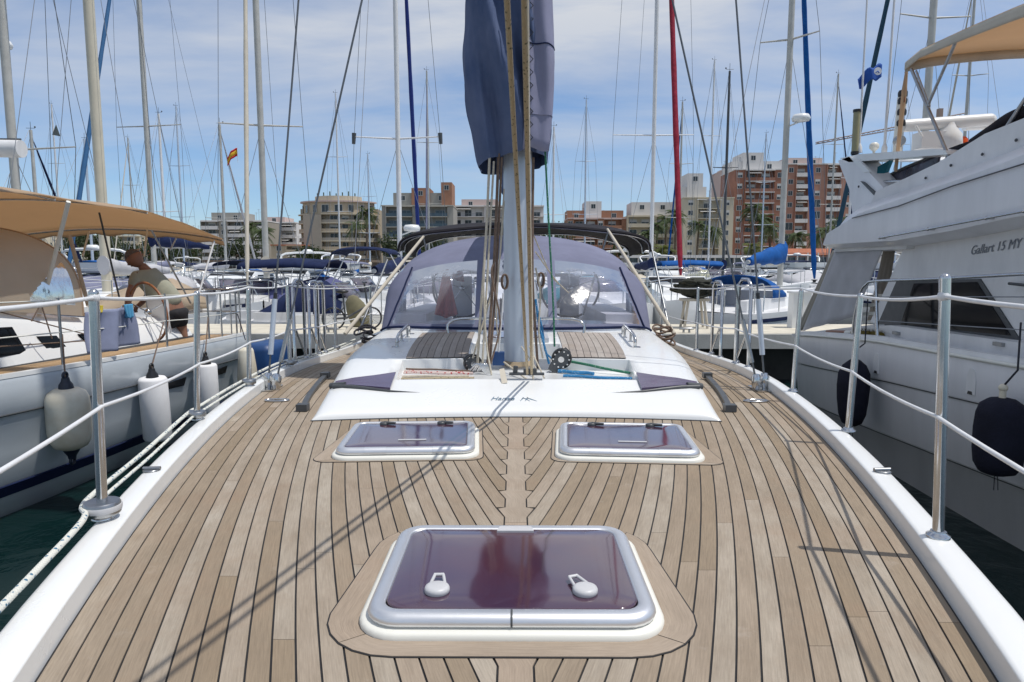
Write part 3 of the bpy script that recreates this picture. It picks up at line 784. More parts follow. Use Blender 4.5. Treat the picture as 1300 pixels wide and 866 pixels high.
# maker's lettering and mark on the fore face of the coachroof
me = text_mesh('Hanse', .052, .35, .0006)
me.materials.append(LETTERB)
o = link('lettering', me, roof); o.location = (-.075, 3.70 - 5, roof_h(.05, .185) - WZ + .0022); o.rotation_euler = (radians(9.2), 0, 0); o.scale = (1, 1.5, 1)
m = MB()
for k, (x0, dxx) in enumerate(((.035, .030), (.058, .045))):
    m.tube([RS(x0 - .012 + k * .004, 3.665, .001), RS(x0 + .006, 3.715, .001), RS(x0 + .018, 3.70, .001), RS(x0 + dxx + .012, 3.665, .001)], [.001, .0045, .004, .001], 6)
m.build('maker_mark', LETTERB, roof)
# stainless grab rails on the roof
for sg in (-1, 1):
    m = MB(); a = [RS(sg * .905, 5.15, 0), RS(sg * .905, 5.19, .075), RS(sg * .93, 5.6, .085), RS(sg * .95, 6.0, .08), RS(sg * .95, 6.05, 0)]
    m.tube(spl(a, 6), .0125, 8)
    for y in (5.48, 5.78): m.tube([RS(sg * .925, y, .0), RS(sg * .925, y, .083)], .009, 8)
    for y in (5.15, 6.05, 5.48, 5.78): m.lathe([(.022, 0), (.02, .006)], RS(sg * .925, y, 0), 10)
    m.build('grab_rail', STEEL, roof)
    m = MB(); a = [RS(sg * .60, 6.02, 0), RS(sg * .60, 6.03, .085), RS(sg * .50, 6.06, .125), RS(sg * .22, 6.08, .125), RS(sg * .16, 6.08, .1)]
    m.tube(spl(a, 6), .0125, 8).build('dodger_rail', STEEL, roof)

# ---- deck hardware
for sg in (-1, 1):
    # genoa track
    a = [(sg * 1.165, 3.66, .018), (sg * 1.235, 4.0, .020), (sg * 1.30, 4.4, .020), (sg * 1.345, 4.75, .02)]
    m = MB(); rg = []
    for p in spl(a, 5): rg.append([(p.x - .016, p.y, .004), (p.x - .016, p.y, .024), (p.x + .016, p.y, .024), (p.x + .016, p.y, .004)])
    if sg > 0: pass
    m.loft(rg, True, True, False)
    for p in (a[0], a[-1]): m.box(p[0] - .03, p[0] + .03, p[1] - .025, p[1] + .03, .003, .040)
    tr = m.build('genoa_track', RUB, yacht)
    # chainplate, toggles, turnbuckles
    cx = sg * 1.575
    m = MB().box(cx - .06, cx + .045, 4.22, 4.42, .003, .011)
    for xx, yy in ((cx + sg * .02, 4.34), (cx - sg * .045, 4.30)):
        m.tube([(xx, yy, .0), (xx, yy, .10)], [.022, .016], 10); m.box(xx - .026, xx + .026, yy - .02, yy + .02, .055, .085)
        m.lathe([(.02, .0), (.03, .03), (.028, .08), (.02, .1)], (xx, yy, .003), 12)
    m.build('chainplate', STEEL, yacht)
    # fold-down padeye ahead of it
    m = MB(); cc = V(sg * 1.40, 3.93, .006); m.tube([cc + V(.07 * cos(t), .03 * sin(t), 0) for t in [i * pi / 8 for i in range(17)]], .006, 6); m.build('deck_ring', STEEL, yacht)
    # small fairlead in the toe rail
    yy = 2.38; xx = sg * (bt(yy) + .05)
    m = MB(); m.lathe([(.026, 0), (.030, .003), (.026, .006)], (xx, yy, .0605), 14)
    m.tube([(xx - .03, yy, .069), (xx + .03, yy + .006, .069)], .007, 6); m.build('deck_fitting', DSTEEL, yacht)
# ---- stanchions: base socket, post, cap
def stanchion(x, y, z0, h=.65, top=None, leanx=0, leany=0, r=.0145, name='stanchion'):
    m = MB(); m.lathe([(.030, 0), (.030, .006), (.021, .010), (.020, .016)], (x, y, z0), 16)
    m.tube([(x, y, z0), (x + leanx * .5, y + leany * .5, z0 + h * .5), (x + leanx, y + leany, z0 + h)], [r, r, r * .93], 14)
    m.ball((x + leanx, y + leany, z0 + h), r * .96, 10, 6)
    return m.build(name, STEEL, yacht)
GWZ = .062
LSt = [(-1.205, 1.915, .655, .018), (-1.525, 3.195, .60, .03), (-1.627, 4.10, .58, .02), (-1.69, 5.05, .60, .0), (-1.755, 6.6, .6, .0), (-1.77, 8.3, .6, 0)]
RSt = [(1.150, 1.795, .70, -.03), (1.478, 2.98, .60, .02), (1.615, 3.93, .58, .02), (1.70, 5.25, .6, 0), (1.755, 6.6, .6, .0), (1.77, 8.3, .6, 0)]
for x, y, h, lx in LSt + RSt: stanchion(x, y, GWZ + zd(y), h, leanx=lx)
# gate posts with their diagonal braces
for x, y, s_ in ((-1.64, 5.30, -1), (-1.60, 5.75, -1), (-1.60, 5.95, -1), (1.60, 5.80, 1), (1.63, 5.0, 1)):
    x = s_ * (bt(y) + .04)
    m = MB(); z0 = zd(y) + .06
    m.tube([(x, y, z0), (x, y, z0 + .60), (x, y + .07, z0 + .64), (x, y + .20, z0 + .64), (x, y + .27, z0 + .60), (x, y + .27, z0)], .0135, 10)
    m.lathe([(.028, 0), (.02, .012)], (x, y, z0), 12); m.lathe([(.028, 0), (.02, .012)], (x, y + .27, z0), 12)
    m.tube([(x, y + .27, z0 + .02), (x, y + .05, z0 + .25)], .009, 8)
    m.build('gate_frame', STEEL, yacht)
# lifelines (white coated wire) sagging between the stanchions; the pulpit stands beside the camera
def sag(a, b, s=.012, n=8):
    a, b = Vector(a), Vector(b); return [a + (b - a) * (i / n) - V(0, 0, s * 4 * (i / n) * (1 - i / n)) for i in range(n)]
for St, sg in ((LSt, -1), (RSt, 1)):
    top = [(sg * .86, .62, .74)]; mid = [(sg * .86, .62, .40)]
    for i, (x, y, h, lx) in enumerate(St):
        zt = .705 if i < 1 else .66; z = zd(y) + zt
        if sg > 0 and i == 0: z = .715
        top.append((x + lx * .95, y, z)); mid.append((x + lx * .5 - sg * .012, y, zd(y) + (.395 if i == 0 else .33)))
    for lst, nm in ((top, 'lifeline'), (mid, 'lifeline')):
        pts = []
        for a, b in zip(lst, lst[1:]): pts += sag(a, b)
        pts.append(Vector(lst[-1])); MB().tube(pts, .0058 if nm == 'lifeline' else .005, 8).build(nm, LIFEL, yacht)
    x, y, h, lx = St[0]
    m = MB(); m.ball((x + lx, y, top[1][2]), .017, 8, 6); m.build('lifeline_knot', LIFEL, yacht)
    # bow pulpit, behind and beside the camera
    m = MB(); m.tube(spl([(sg * .74, .05, .06), (sg * .80, .1, .72), (sg * .60, -.55, .78), (sg * .25, -1.15, .8), (0, -1.25, .8)], 6), .0145, 10)
    m.tube([(sg * .84, .62, .06), (sg * .86, .62, .76), (sg * .80, .1, .73)], .0145, 10)
    m.build('pulpit', STEEL, yacht)
# block on the left stanchion foot leading the furling line, and the line itself along the toe rail
sxx, syy = -1.205, 1.915
m = MB(); m.lathe([(.046, .014), (.050, .020), (.050, .046), (.046, .052)], (sxx, syy, GWZ), 20)
m.build('lead_block', DSTEEL, yacht)
m = MB(); m.lathe([(.052, .026), (.053, .030), (.053, .038), (.052, .042)], (sxx, syy, GWZ), 20); m.build('block_strap', GREYP, yacht)
for (x, y, h, lx) in LSt[1:5]:
    m = MB(); m.lathe([(.04, .012), (.042, .018), (.042, .034), (.038, .04)], (x, y, GWZ + zd(y)), 16); m.build('lead_block', DSTEEL, yacht)
pts = [(-.80, .35, .11), (-.93, .8, .095), (-1.045, 1.22, .085), (-1.135, 1.55, .082), (-1.20, 1.82, .095), (-1.262, 1.915, .098), (-1.33, 2.10, .085), (-1.43, 2.55, .080), (-1.555, 3.16, .095), (-1.59, 3.35, .088), (-1.665, 4.05, .09), (-1.73, 5.0, .08), (-1.765, 6.2, .0), (-1.78, 7.5, -.03)]
pts = spl(pts, 6)
MB().tube(pts, .0085, 10).build('furling_line', ROPEW, yacht)
MB().tube([p + V(.028 if p.y > 2 else .0, 0, -.013) for p in pts if p.y > 2.0], .006, 8).build('spare_line', ROPEW, yacht)

# ---- mast with its collar, boom and covers
MX, MY = .012, 4.86
def oval(cx, cy, z, a, b, n=24, rot=0): return [(cx + a * cos(2 * pi * k / n), cy + b * sin(2 * pi * k / n), z) for k in range(n)]
m = MB(); m.loft([oval(MX, MY, z, .100, .135) for z in (.03, .5, 1.6, 4, 8, 15.5)], True, True)
mast = m.build('mast', MASTM, yacht)
m = MB(); m.loft([oval(MX, MY, z, a, a + .03) for z, a in ((.0, .135), (.075, .135), (.078, .118), (.115, .116), (.118, .107))], True, False); m.build('mast_collar', pm('tan_mast_boot', (.40, .31, .20), .7, var=.25, vscale=12), mast)
m = MB(); m.box(-.26, .26, 4.60, 5.08, WELL - .03, WELL + .004); m.build('mast_step', DSTEEL, yacht)
for zz in (6.4, 10.8):
    for sg in (-1, 1): MB().tube([(MX + sg * .08, MY, zz), (MX + sg * 1.15, MY + .35, zz + .08)], [.04, .025], 8).build('spreader', MASTM, mast)
m = MB(); m.tube([(MX, 5.0, 1.46), (MX, 9.6, 1.58)], .085, 12, flat=1.3); boom = m.build('boom', MASTM, yacht)
# rigid vang
MB().tube([(MX, 5.0, .28), (MX, 6.6, 1.42)], .025, 10).build('vang', MASTM, yacht)
for sg in (-1, 1):
    cx = sg * 1.595
    up = (MX + sg * 1.15, MY + .35, 6.48)
    m = MB(); m.tube([(cx, 4.34, .06), up, (MX + sg * .08, MY, 15.2)], .0065, 8); m.build('shroud', WIRE, yacht)
    low = (MX + sg * .10, MY, 6.25); a = V(sg * 1.53, 4.30, .06)
    MB().tube([a, low], .0065, 8).build('shroud', WIRE, yacht)
    d = (Vector(up) - V(cx, 4.34, .06)).normalized()
    MB().tube([V(cx, 4.34, .06) + d * .16, V(cx, 4.34, .06) + d * .52], .0165, 10).build('turnbuckle_cover', MASTM, yacht)
    MB().tube([V(cx, 4.34, .06) + d * .52, V(cx, 4.34, .06) + d * .56], .012, 8).build('cover_clip', BLACK, yacht)
    d = (Vector(low) - a).normalized()
    MB().tube([a + d * .12, a + d * .40], .0135, 10).build('turnbuckle_cover', DSTEEL, yacht)
# sail cover: folded canvas bag whose fore end wraps the mast, running aft over the boom
m = MB(); rings = []
NN = 128; NZ = 90
for i in range(NZ + 1):
    t = i / NZ; z = 1.525 + 2.90 * t
    xl = lin([(1.475, -.205), (1.53, -.262), (1.75, -.318), (2.0, -.360), (2.3, -.362), (2.6, -.34), (4.5, -.22)], z)
    xr = lin([(1.475, .212), (1.55, .225), (1.8, .242), (2.1, .252), (2.3, .245), (2.6, .23), (4.5, .20)], z)
    yfr = lin([(1.42, 4.66), (1.6, 4.58), (2.2, 4.52), (4.5, 4.60)], z)
    cx = (xl + xr) / 2; hw = (xr - xl) / 2; ring = []
    for k in range(NN):
        a = 2 * pi * k / NN; ca, sa = cos(a), sin(a)
        x = cx + hw * (abs(ca) ** .72) * (1 if ca > 0 else -1)
        y = (MY + .16) + (.50 if sa > 0 else (MY + .16 - yfr)) * (abs(sa) ** .8) * (1 if sa > 0 else -1)
        # vertical pleats plus long diagonal drapes that start at the top left
        q = x * 1.0 + (z - 1.45) * .30
        w = .034 * sin(q * 24 + 1.2 * sin(z * 2.1)) + .014 * sin(x * 55 + z * 7) + .040 * (1 - abs((((x + .18) + (z - 1.9) * .42) % .30) / .15 - 1)) + .006 * sin(x * 140 + z * 17)
        fall = max(0, -sa) ** .5
        y -= w * fall * 1.25; x += (.012 * sin(z * 7 + y * 18) + .006 * sin(z * 19)) * (1 - fall)
        dz = .010 * sin(x * 11 + .6) * (1 - t) ** 6 + (-.05 * max(0, -x - .05) / .25 * (1 - t) ** 10)
        ring.append((x, y, z + dz))
    rings.append(ring)
m.loft(rings, True, False, True)
cov = m.build('sail_cover', DENIM, yacht)
# right-hand flap of the cover, a lighter lilac panel lapped over the front
m = MB(); rows = []
for i in range(41):
    z = 1.53 + 2.90 * i / 40; row = []
    for j in range(15):
        u = j / 14; x = .045 + (.238 - .045 + .012) * u + .012 * sin(z * 4.0)
        x = min(x, lin([(1.42, .185), (1.5, .212), (1.8, .240), (2.1, .252), (2.3, .246), (2.6, .23), (4.5, .21)], z))
        y = 4.492 + .14 * u ** 5 + .016 * sin(u * 9 + z * 2.0 + .8 * sin(z * 1.5)) - .016 * (1 - abs(((u + (z - 1.6) * .9) % .8) / .4 - 1)) + .03 * max(0, 1.6 - z)
        row.append((x, y, z + .012 * sin(u * 7) * (1 if i < 2 else 0)))
    rows.append(row)
m.sheet(rows[::-1], .003); m.build('cover_flap', LILACL, cov)
MB().tube([rows[int(k)][j] + (0, -.004, 0) if False else (rows[9][j][0], rows[9][j][1] - .004, rows[9][j][2]) for j in range(15) for k in (0,)], .004, 6).build('cover_seam', NAVY, cov)
for r0 in (3, 24): MB().tube([(rows[r0][j][0], rows[r0][j][1] - .003, rows[r0][j][2]) for j in range(15)], .0025, 6).build('cover_seam', LILAC, cov)
m = MB(); lace = []
for i in range(27): lace.append((.085 + (.022 if i % 2 else -.016), 4.470 - .004 * (i % 2), 1.56 + i * .040))
m.tube(lace, .0035, 5).build('lacing', BLACK, cov)
for i in range(0, 40, 2): pass
m = MB(); rows = []
for i in range(12):
    y = 5.0 + 4.5 * i / 11; ring = []
    for k in range(20):
        a = 2 * pi * k / 20; h = .36 - .015 * i; ring.append((MX - .05 + .13 * cos(a) * (1 + .1 * sin(y * 5 + k)), y, 1.56 + h * .5 + .5 * h * sin(a) + (-.10 if sin(a) < 0 and i < 3 else 0) * abs(sin(a)) + .012 * sin(y * 9 + k)))
    rows.append(ring)
m.loft(rows[::-1], True, True); m.build('boom_cover', DENIM, cov)

# ---- running rigging at the mast
def rope(pts, r, mat, nm='rope', k=4, parent=yacht):
    return MB().tube(spl(pts, k) if len(pts) > 2 else pts, r, 8).build(nm, mat, parent)
# two thick flecked lines rising from the padeye past the camera towards the bow
sl = .53
for dx0, dx1, r in ((.068, -.022, .0074), (.094, .018, .0074)):
    pts = [(dx0 + (dx1 - dx0) * t, 4.02 - t * 2.385, .150 + t * 2.385 * sl) for t in (0, .25, .5, .75, 1.0, 1.4, 1.9)]
    rope(pts, r, ROPET, 'jib_sheet')
m = MB(); yy = 4.06; m.box(-.04, .17, yy - .022, yy + .018, .137, .149); m.box(.045, .125, yy - .02, yy + .014, .149, .175); m.tube([(-.005, yy, .15), (.0, yy, .19)], .014, 8)
m.build('padeye_track', RUB, roof)
def PR(*q): return [P(px, py, d) for px, py, d in q]
rope(PR((670, -60, 4.42), (672, 205, 4.43), (675, 380, 4.35), (677, 486, 4.12)), .0065, ROPEC, 'halyard')
rope(PR((677, 200, 4.62), (676, 350, 4.6), (683, 470, 4.65)), .009, ROPEB, 'halyard')
rope(PR((682, 470, 4.3), (662, 440, 4.6)), .004, ROPEC, 'lashing')
rope(PR((640, 460, 4.55), (672, 484, 4.1)), .006, ROPEC, 'lashing'); rope(PR((672, 440, 4.5), (691, 480, 4.15)), .005, ROPEC, 'lashing')
LB = [((622, 190, 4.6), (617, 300, 4.55), (610, 400, 4.5), (606, 462, 4.5), .0085, ROPEC), ((627, 205, 4.6), (621, 310, 4.55), (616, 400, 4.5), (612, 468, 4.45), .007, ROPEC),
      ((633, 195, 4.65), (628, 320, 4.6), (623, 400, 4.55), (619, 465, 4.5), .010, ROPEB), ((637, 200, 4.65), (631, 330, 4.62), (626, 410, 4.6), (622, 460, 4.55), .008, ROPEB),
      ((640, 255, 4.72), (633, 340, 4.65), (622, 380, 4.6), (600, 455, 4.5), .006, ROPEC), ((640, 240, 4.7), (634, 330, 4.6), (630, 400, 4.6), (634, 440, 4.6), .005, ROPEC),
      ((618, 300, 4.5), (614, 350, 4.48), (617, 430, 4.45), (624, 476, 4.35), .006, ROPEC), ((629, 330, 4.58), (624, 350, 4.55), (635, 410, 4.55), (623, 462, 4.5), .006, ROPEB)]
for q in LB: rope(PR(*q[:4]), q[4], q[5], 'halyard')
rope(PR((639, 372, 4.6), (637, 400, 4.6), (633, 447, 4.6)), .006, LIFEL, 'halyard')
rope(PR((692, 190, 4.6), (697, 290, 4.6), (702, 380, 4.6), (704, 440, 4.62)), .0065, ROPEG, 'halyard')
rope(PR((680, 380, 4.6), (684, 410, 4.62), (690, 435, 4.6), (697, 462, 4.6)), .0075, ROPEBL, 'halyard')
rope(PR((683, 395, 4.65), (689, 420, 4.62), (692, 445, 4.6), (700, 455, 4.6)), .006, ROPEBL, 'halyard')
rope(PR((680, 340, 4.62), (686, 372, 4.62), (684, 420, 4.6), (689, 455, 4.6)), .006, ROPEC, 'halyard')
rope(PR((678, 300, 4.62), (700, 350, 5.6), (715, 365, 6.3)), .005, ROPEC, 'line'); rope(PR((680, 320, 4.7), (705, 355, 5.6), (722, 372, 6.3)), .005, ROPEC, 'line')
# cleated coils on the mast
for (px, py) in ((640, 352), (686, 350)):
    c = Vector(P(px, py, 4.7)); m = MB()
    for q in range(3): m.tube([c + V(.02 * cos(t) + .004 * q, -.01 * q, .05 * sin(t) - .03) for t in [i * pi / 6 for i in range(13)]], .006, 6, False)
    m.build('rope_coil', ROPEB, yacht)
# big turning blocks on each side
def block(c, ax, up, r, name='turning_block'):
    c = Vector(c); ax = Vector(ax).normalized(); up = Vector(up).normalized()
    m = MB()
    m.lathe([(r * .98, -.020), (r, -.012), (r * .82, -.006), (r * .82, .006), (r, .012), (r * .98, .020)], c, 28, ax)
    b_ = m.build(name, BLACK, yacht)
    m = MB(); s_ = ax.cross(up)
    for k in (-1, 1):
        o = c + ax * .026 * k; pts = [o + up * r * .95 + s_ * r * .35, o + up * r * 1.0 - s_ * r * .35, o - s_ * r * .72 + up * r * .1, o - s_ * r * .45 - up * r * 1.5, o + s_ * r * .45 - up * r * 1.5, o + s_ * r * .72 + up * r * .1]
        m.prism(pts, ax * .005 * k)
    m.build('cheek', RUB, b_)
    m = MB()
    for k in range(10):
        a = 2 * pi * k / 10; q = c + (up * sin(a) + s_ * cos(a)) * r * .78; m.lathe([(r * .085, -.034), (r * .085, .034)], q, 8, ax)
    m.lathe([(r * .30, -.037), (r * .30, .037)], c, 14, ax); m.build('bearing', STEEL, b_)
    m = MB(); e = c - up * r * 1.45; m.tube([e, e - up * r * .9], .012, 8); m.ball(e - up * r * .5, .02, 8, 6); m.build('shackle', STEEL, b_)
block(P(600, 461, 4.55), (-.25, 1, .05), (-.75, 0, .65), .062)
block(P(592, 458, 4.75), (.2, 1, .05), (-.2, 0, .9), .05)
block(P(713, 455, 4.5), (.15, 1, .1), (.62, 0, .78), .068)
m = MB()
for k in range(7): m.tube(spl([P(597 + 3 * k, 470 + (k % 2), 4.42), P(606 + 2 * k, 462, 4.4), P(616 + k, 474, 4.4)], 4), .007, 6)
m.build('shackle_cluster', STEEL, yacht)
c = Vector(P(633, 455, 4.62)); MB().box(c.x - .04, c.x + .04, c.y - .03, c.y + .03, c.z - .045, c.z + .045).build('blue_sheave_box', BLUEP, yacht)
m = MB(); m.prism([P(634, 470, 4.12), P(640, 469, 4.12), P(644, 486, 3.98), P(637, 487, 3.98)], (0, .02, .004)); m.build('webbing_strap', CREAMC, yacht)
# lines led aft along the floor of the well
def wl_(px, y, dz): return None
for i, (x0, y0, x1, y1, mt, r) in enumerate(((-.28, 4.40, -.74, 4.48, ROPER, .008), (-.3, 4.34, -.73, 4.38, ROPER, .008), (-.3, 4.28, -.72, 4.27, ROPEC, .007), (-.3, 4.46, -.74, 4.55, ROPEB, .006), (-.26, 4.22, -.71, 4.17, ROPET, .008),
                                             (.32, 4.62, .74, 4.36, ROPEG, .009), (.30, 4.30, .72, 4.18, ROPEBL, .010), (.28, 4.45, .5, 4.35, ROPEBL, .012), (.3, 4.5, .45, 4.42, ROPEG, .010))):
    pts = [(x0 + (x1 - x0) * t, y0 + (y1 - y0) * t + .012 * sin(t * 9 + i), WELL + zd(4.6) + .012 + .006 * (i % 2) + (.05 * (1 - t) if i == 5 else 0)) for t in (0, .2, .4, .6, .8, 1)]
    rope(pts, r, mt, 'control_line')

# ---- sprayhood
ZB = .25
def superarc(phi, X, Y, Z0, Zt, p=.62, yk=0):
    return V(X * cos(phi), Y + yk * cos(phi) ** 2, Z0 + (Zt - Z0) * max(0, sin(phi)) ** p)
def hoodpt(u, phi):
    """u 0..1 window slope, 1..2 roof canvas"""
    if u <= 1:
        yb = 6.12 + .42 * cos(phi) ** 2; xb = 1.30 * cos(phi); s = max(-1, min(1, xb / wb(yb)))
        a = V(xb, yb, roof_h(s, yb - yf(s)) + .012)
        b = superarc(phi, 1.31, 6.82, ZB - .03, .90, .46, .05)
        c = a.lerp(b, u); c.y -= .05 * sin(pi * u) * sin(phi); return c
    b = superarc(phi, 1.31, 6.82, ZB - .03, .90, .46, .05); c = superarc(phi, 1.33, 7.5, ZB - .05, 1.10, .46); d = superarc(phi, 1.32, 8.2, ZB - .08, 1.13, .46)
    t = u - 1
    q = b * (1 - t) ** 2 + c * 2 * t * (1 - t) + d * t * t; q.z += .03 * sin(pi * t) * sin(phi)
    return q
NP, NU = 150, 26
groups = {'canvas': MB(), 'a': MB(), 'b': MB(), 'c': MB()}
def inwin(u, phi):
    if u > .91 or u < .07: return None
    x = 1.30 * cos(phi)
    q = hoodpt(u, phi); xo = 1.20 - .20 * u
    if -.30 < q.x < .30: return 'b'
    if .37 < q.x < xo: return 'c'
    if -xo < q.x < -.37: return 'a'
    return None
for i in range(NU):
    for j in range(NP):
        u0, u1 = i / NU, (i + 1) / NU; p0, p1 = pi * j / NP, pi * (j + 1) / NP
        w = inwin((u0 + u1) / 2, (p0 + p1) / 2)
        q = [hoodpt(u0, p0), hoodpt(u0, p1), hoodpt(u1, p1), hoodpt(u1, p0)]
        if w: groups[w].add(q, [(0, 1, 2, 3)], True)
        else: groups['canvas'].add(q, [(0, 1, 2, 3)], True)
for i in range(12):
    for j in range(NP):
        u0, u1 = 1 + i / 12, 1 + (i + 1) / 12; p0, p1 = pi * j / NP, pi * (j + 1) / NP
        f0 = min(p0, pi - p1)
        q = [hoodpt(u0, p0), hoodpt(u0, p1), hoodpt(u1, p1), hoodpt(u1, p0)]
        if .04 < f0 < .50 and 1 <= u0 < 1.62 and i > 0: groups.setdefault('s' + ('r' if p0 < 1.5 else 'l'), MB()).add(q, [(0, 1, 2, 3)], True)
        else: groups['canvas'].add(q, [(0, 1, 2, 3)], True)
def weld(m):
    d = {}; nv = []; mp_ = []
    for v in m.v:
        k = (round(v[0], 5), round(v[1], 5), round(v[2], 5))
        if k not in d: d[k] = len(nv); nv.append(v)
        mp_.append(d[k])
    m.v = nv; m.f = [[mp_[i] for i in f] for f in m.f]; m.f, m.sm = zip(*[(f, s) for f, s in zip(m.f, m.sm) if len(set(f)) > 2]) if m.f else ([], [])
    m.f = [list(dict.fromkeys(f)) for f in m.f]; m.sm = list(m.sm); return m
hood = weld(groups['canvas']).build('sprayhood', LILAC, yacht)
for k, gmb in groups.items():
    if k != 'canvas': weld(gmb).build('clear_window', VINYL, hood)
# dark binding along the windows' foot, piping along the corner seams
m = MB(); m.tube([hoodpt(.03, pi * j / 40) + V(0, -.008, 0) for j in range(41)], .011, 6); m.build('binding', NAVY, hood)
for f in (.30, .70):
    pass
for sg in (-1, 1):
    pts = []
    for u in range(11):
        best = min((abs(hoodpt(u / 10, f * pi / 400).x - (1.235 - .20 * u / 10)), f) for f in range(1, 200))[1]; q = hoodpt(u / 10, best * pi / 400)
        pts.append(V(sg * q.x, q.y - .008, q.z + .003))
    MB().tube(pts, .008, 6).build('zip_seam', NAVY, hood)
# hoops inside the hood
for u in (1.0, 1.75):
    MB().tube([hoodpt(u, pi * j / 24) + V(0, .01, -.025) for j in range(25)], .0125, 8).build('hoop', STEEL, hood)

# ---- cockpit: coamings, seats, wheels, table (seen through the windows)
m = MB()
for sg in (-1, 1):
    m.prism([(sg * 1.37, 7.2, .05), (sg * 1.37, 11.3, -.05), (sg * 1.0, 11.3, -.05), (sg * .95, 7.2, .05)][::sg], (0, 0, .22))
m.box(-.95, -.60, 7.6, 11.2, -.4, -.02); m.box(.60, .95, 7.6, 11.2, -.4, -.02); m.box(-1.35, 1.35, 7.28, 7.34, -.4, .19)
m.box(-.28, .28, 8.2, 9.3, -.4, .14)
m.build('cockpit', GELW, yacht)
MB().box(-.60, .60, 7.35, 11.2, -.47, -.42).build('cockpit_sole', TEAK_ROOF, yacht)
def wheel(cx, cy, cz, r, mat, parent, ax=(0, 1, 0), nm='steering_wheel', spokes=5):
    M = Vector(ax).to_track_quat('Z', 'Y').to_matrix(); c = V(cx, cy, cz)
    rim = [c + M @ V(r * cos(t), r * sin(t), 0) for t in [2 * pi * i / 40 for i in range(41)]]
    m = MB().tube(rim, .016, 8, False); w = m.build(nm, mat, parent)
    m = MB()
    for k in range(spokes):
        a = 2 * pi * k / spokes + .3; m.tube([c, c + M @ V(r * cos(a), r * sin(a), 0)], .007, 6)
    m.ball(c, .045, 10, 6); m.build('spokes', STEEL, w); return w
for sx_ in (-.78, .78):
    wheel(sx_, 9.9, .45, .42, BLACK, yacht)
    m = MB(); m.loft([[(sx_ - .14, y, z), (sx_ + .14, y, z), (sx_ + .10, y + .16, z), (sx_ - .10, y + .16, z)] for y, z in ((9.95, -.4), (9.98, .3), (9.93, .62))], True, True, False); m.build('pedestal', GELW, yacht)
# clothes hung up inside the hood
def cloth(pts_top, drop, mat, name, label, cat, amp=.03, flare=1.3, n=12, k=16, loc=None, group=None):
    a, b = Vector(pts_top[0]), Vector(pts_top[1]); mid = (a + b) / 2
    ORG[0] = Vector((mid.x, mid.y, mid.z - drop)); rows = []
    side = (b - a); nrm = side.cross(V(0, 0, 1)).normalized()
    for i in range(n + 1):
        t = i / n; row = []
        for j in range(k + 1):
            u = j / k - .5; w = 1 + (flare - 1) * t
            row.append(mid + side * u * w + V(0, 0, -drop * t * (1 - .08 * abs(u) * 2)) + nrm * (amp * sin(u * 15 + 2 * t) * (.3 + t)))
        rows.append(row)
    o = MB().sheet(rows, .006).build(name, mat, None, label=label, cat=cat, group=group)
    o.location = ORG[0]; return o
cloth((P(563, 342, 7.3), P(569, 342, 7.3)), .52, PINK, 'towel', 'salmon pink towel hanging behind the left window of the foreground sprayhood', 'towel', .03, 5.0)
cloth((P(575, 341, 7.6), P(588, 345, 7.6)), .12, REDC, 'cap_cloth', 'small red cloth hung up high behind the left sprayhood window beside the pink towel', 'cloth', .02, 1.2)
ORG[0] = Vector((0, 5, WZ))

# ---- bimini over the cockpit
def bim(t, phi):
    y = 8.2 + 2.3 * t; X = lin([(0, 1.50), (.5, 1.62), (1, 1.62)], t); top = lin([(0, 1.245), (.4, 1.34), (1, 1.27)], t); ed = lin([(0, .95), (.4, .98), (1, .90)], t)
    q = superarc(phi, X, y, ed, top, .62); q.x += .10; q.z += .01 * sin(9 * t + phi * 5); return q
rows = [[bim(i / 12, pi * j / 36) for j in range(37)] for i in range(13)]
bm = MB().sheet(rows[::-1], .012).build('bimini', BLACKC, yacht)
for t in (0.02, .5, .97): MB().tube([bim(t, pi * j / 30) - V(0, 0, .02) for j in range(31)], .0125, 8).build('hoop', STEEL, bm)
m = MB(); m.tube([bim(.0, pi * j / 36) + V(0, -.004, -.008) for j in range(37)], .014, 6); m.build('hem', BLACKC, bm)
# padded pale support legs
for a, b in (((538, 300, 8.2), (438, 424, 7.0)), ((771, 291, 8.2), (856, 424, 7.0))):
    p, q = Vector(P(*a)), Vector(P(*b)); MB().tube([p, p.lerp(q, .3), q], [.016, .021, .021], 10).build('support_leg', CREAMC, yacht)
for a, b in (((492, 330, 8.4), (455, 424, 7.2)), ((828, 318, 8.4), (850, 420, 7.4)), ((538, 303, 8.3), (560, 400, 8.4)), ((772, 295, 8.3), (740, 400, 8.4))):
    MB().tube([P(*a), P(*b)], .013, 8).build('hoop_leg', DSTEEL, bm)
# boom-end gear and coiled lines lying by the hood feet
for sg, cx in ((-1, -1.50), (1, 1.50)):
    m = MB()
    for q in range(5):
        c = V(cx + U(-.05, .05), 6.9 + U(-.1, .1), .0 + .04 * q); m.tube([c + V(.09 * cos(t), .12 * sin(t), .02 * sin(2 * t + q)) for t in [i * pi / 7 for i in range(15)]], .010, 6, False)
    m.build('coiled_line', ROPEB if sg > 0 else ROPEK, yacht)
# backstay
MB().tube([(0, 11.3, 0), (MX, MY + .1, 15.4)], .006, 6).build('backstay', WIRE, yacht)
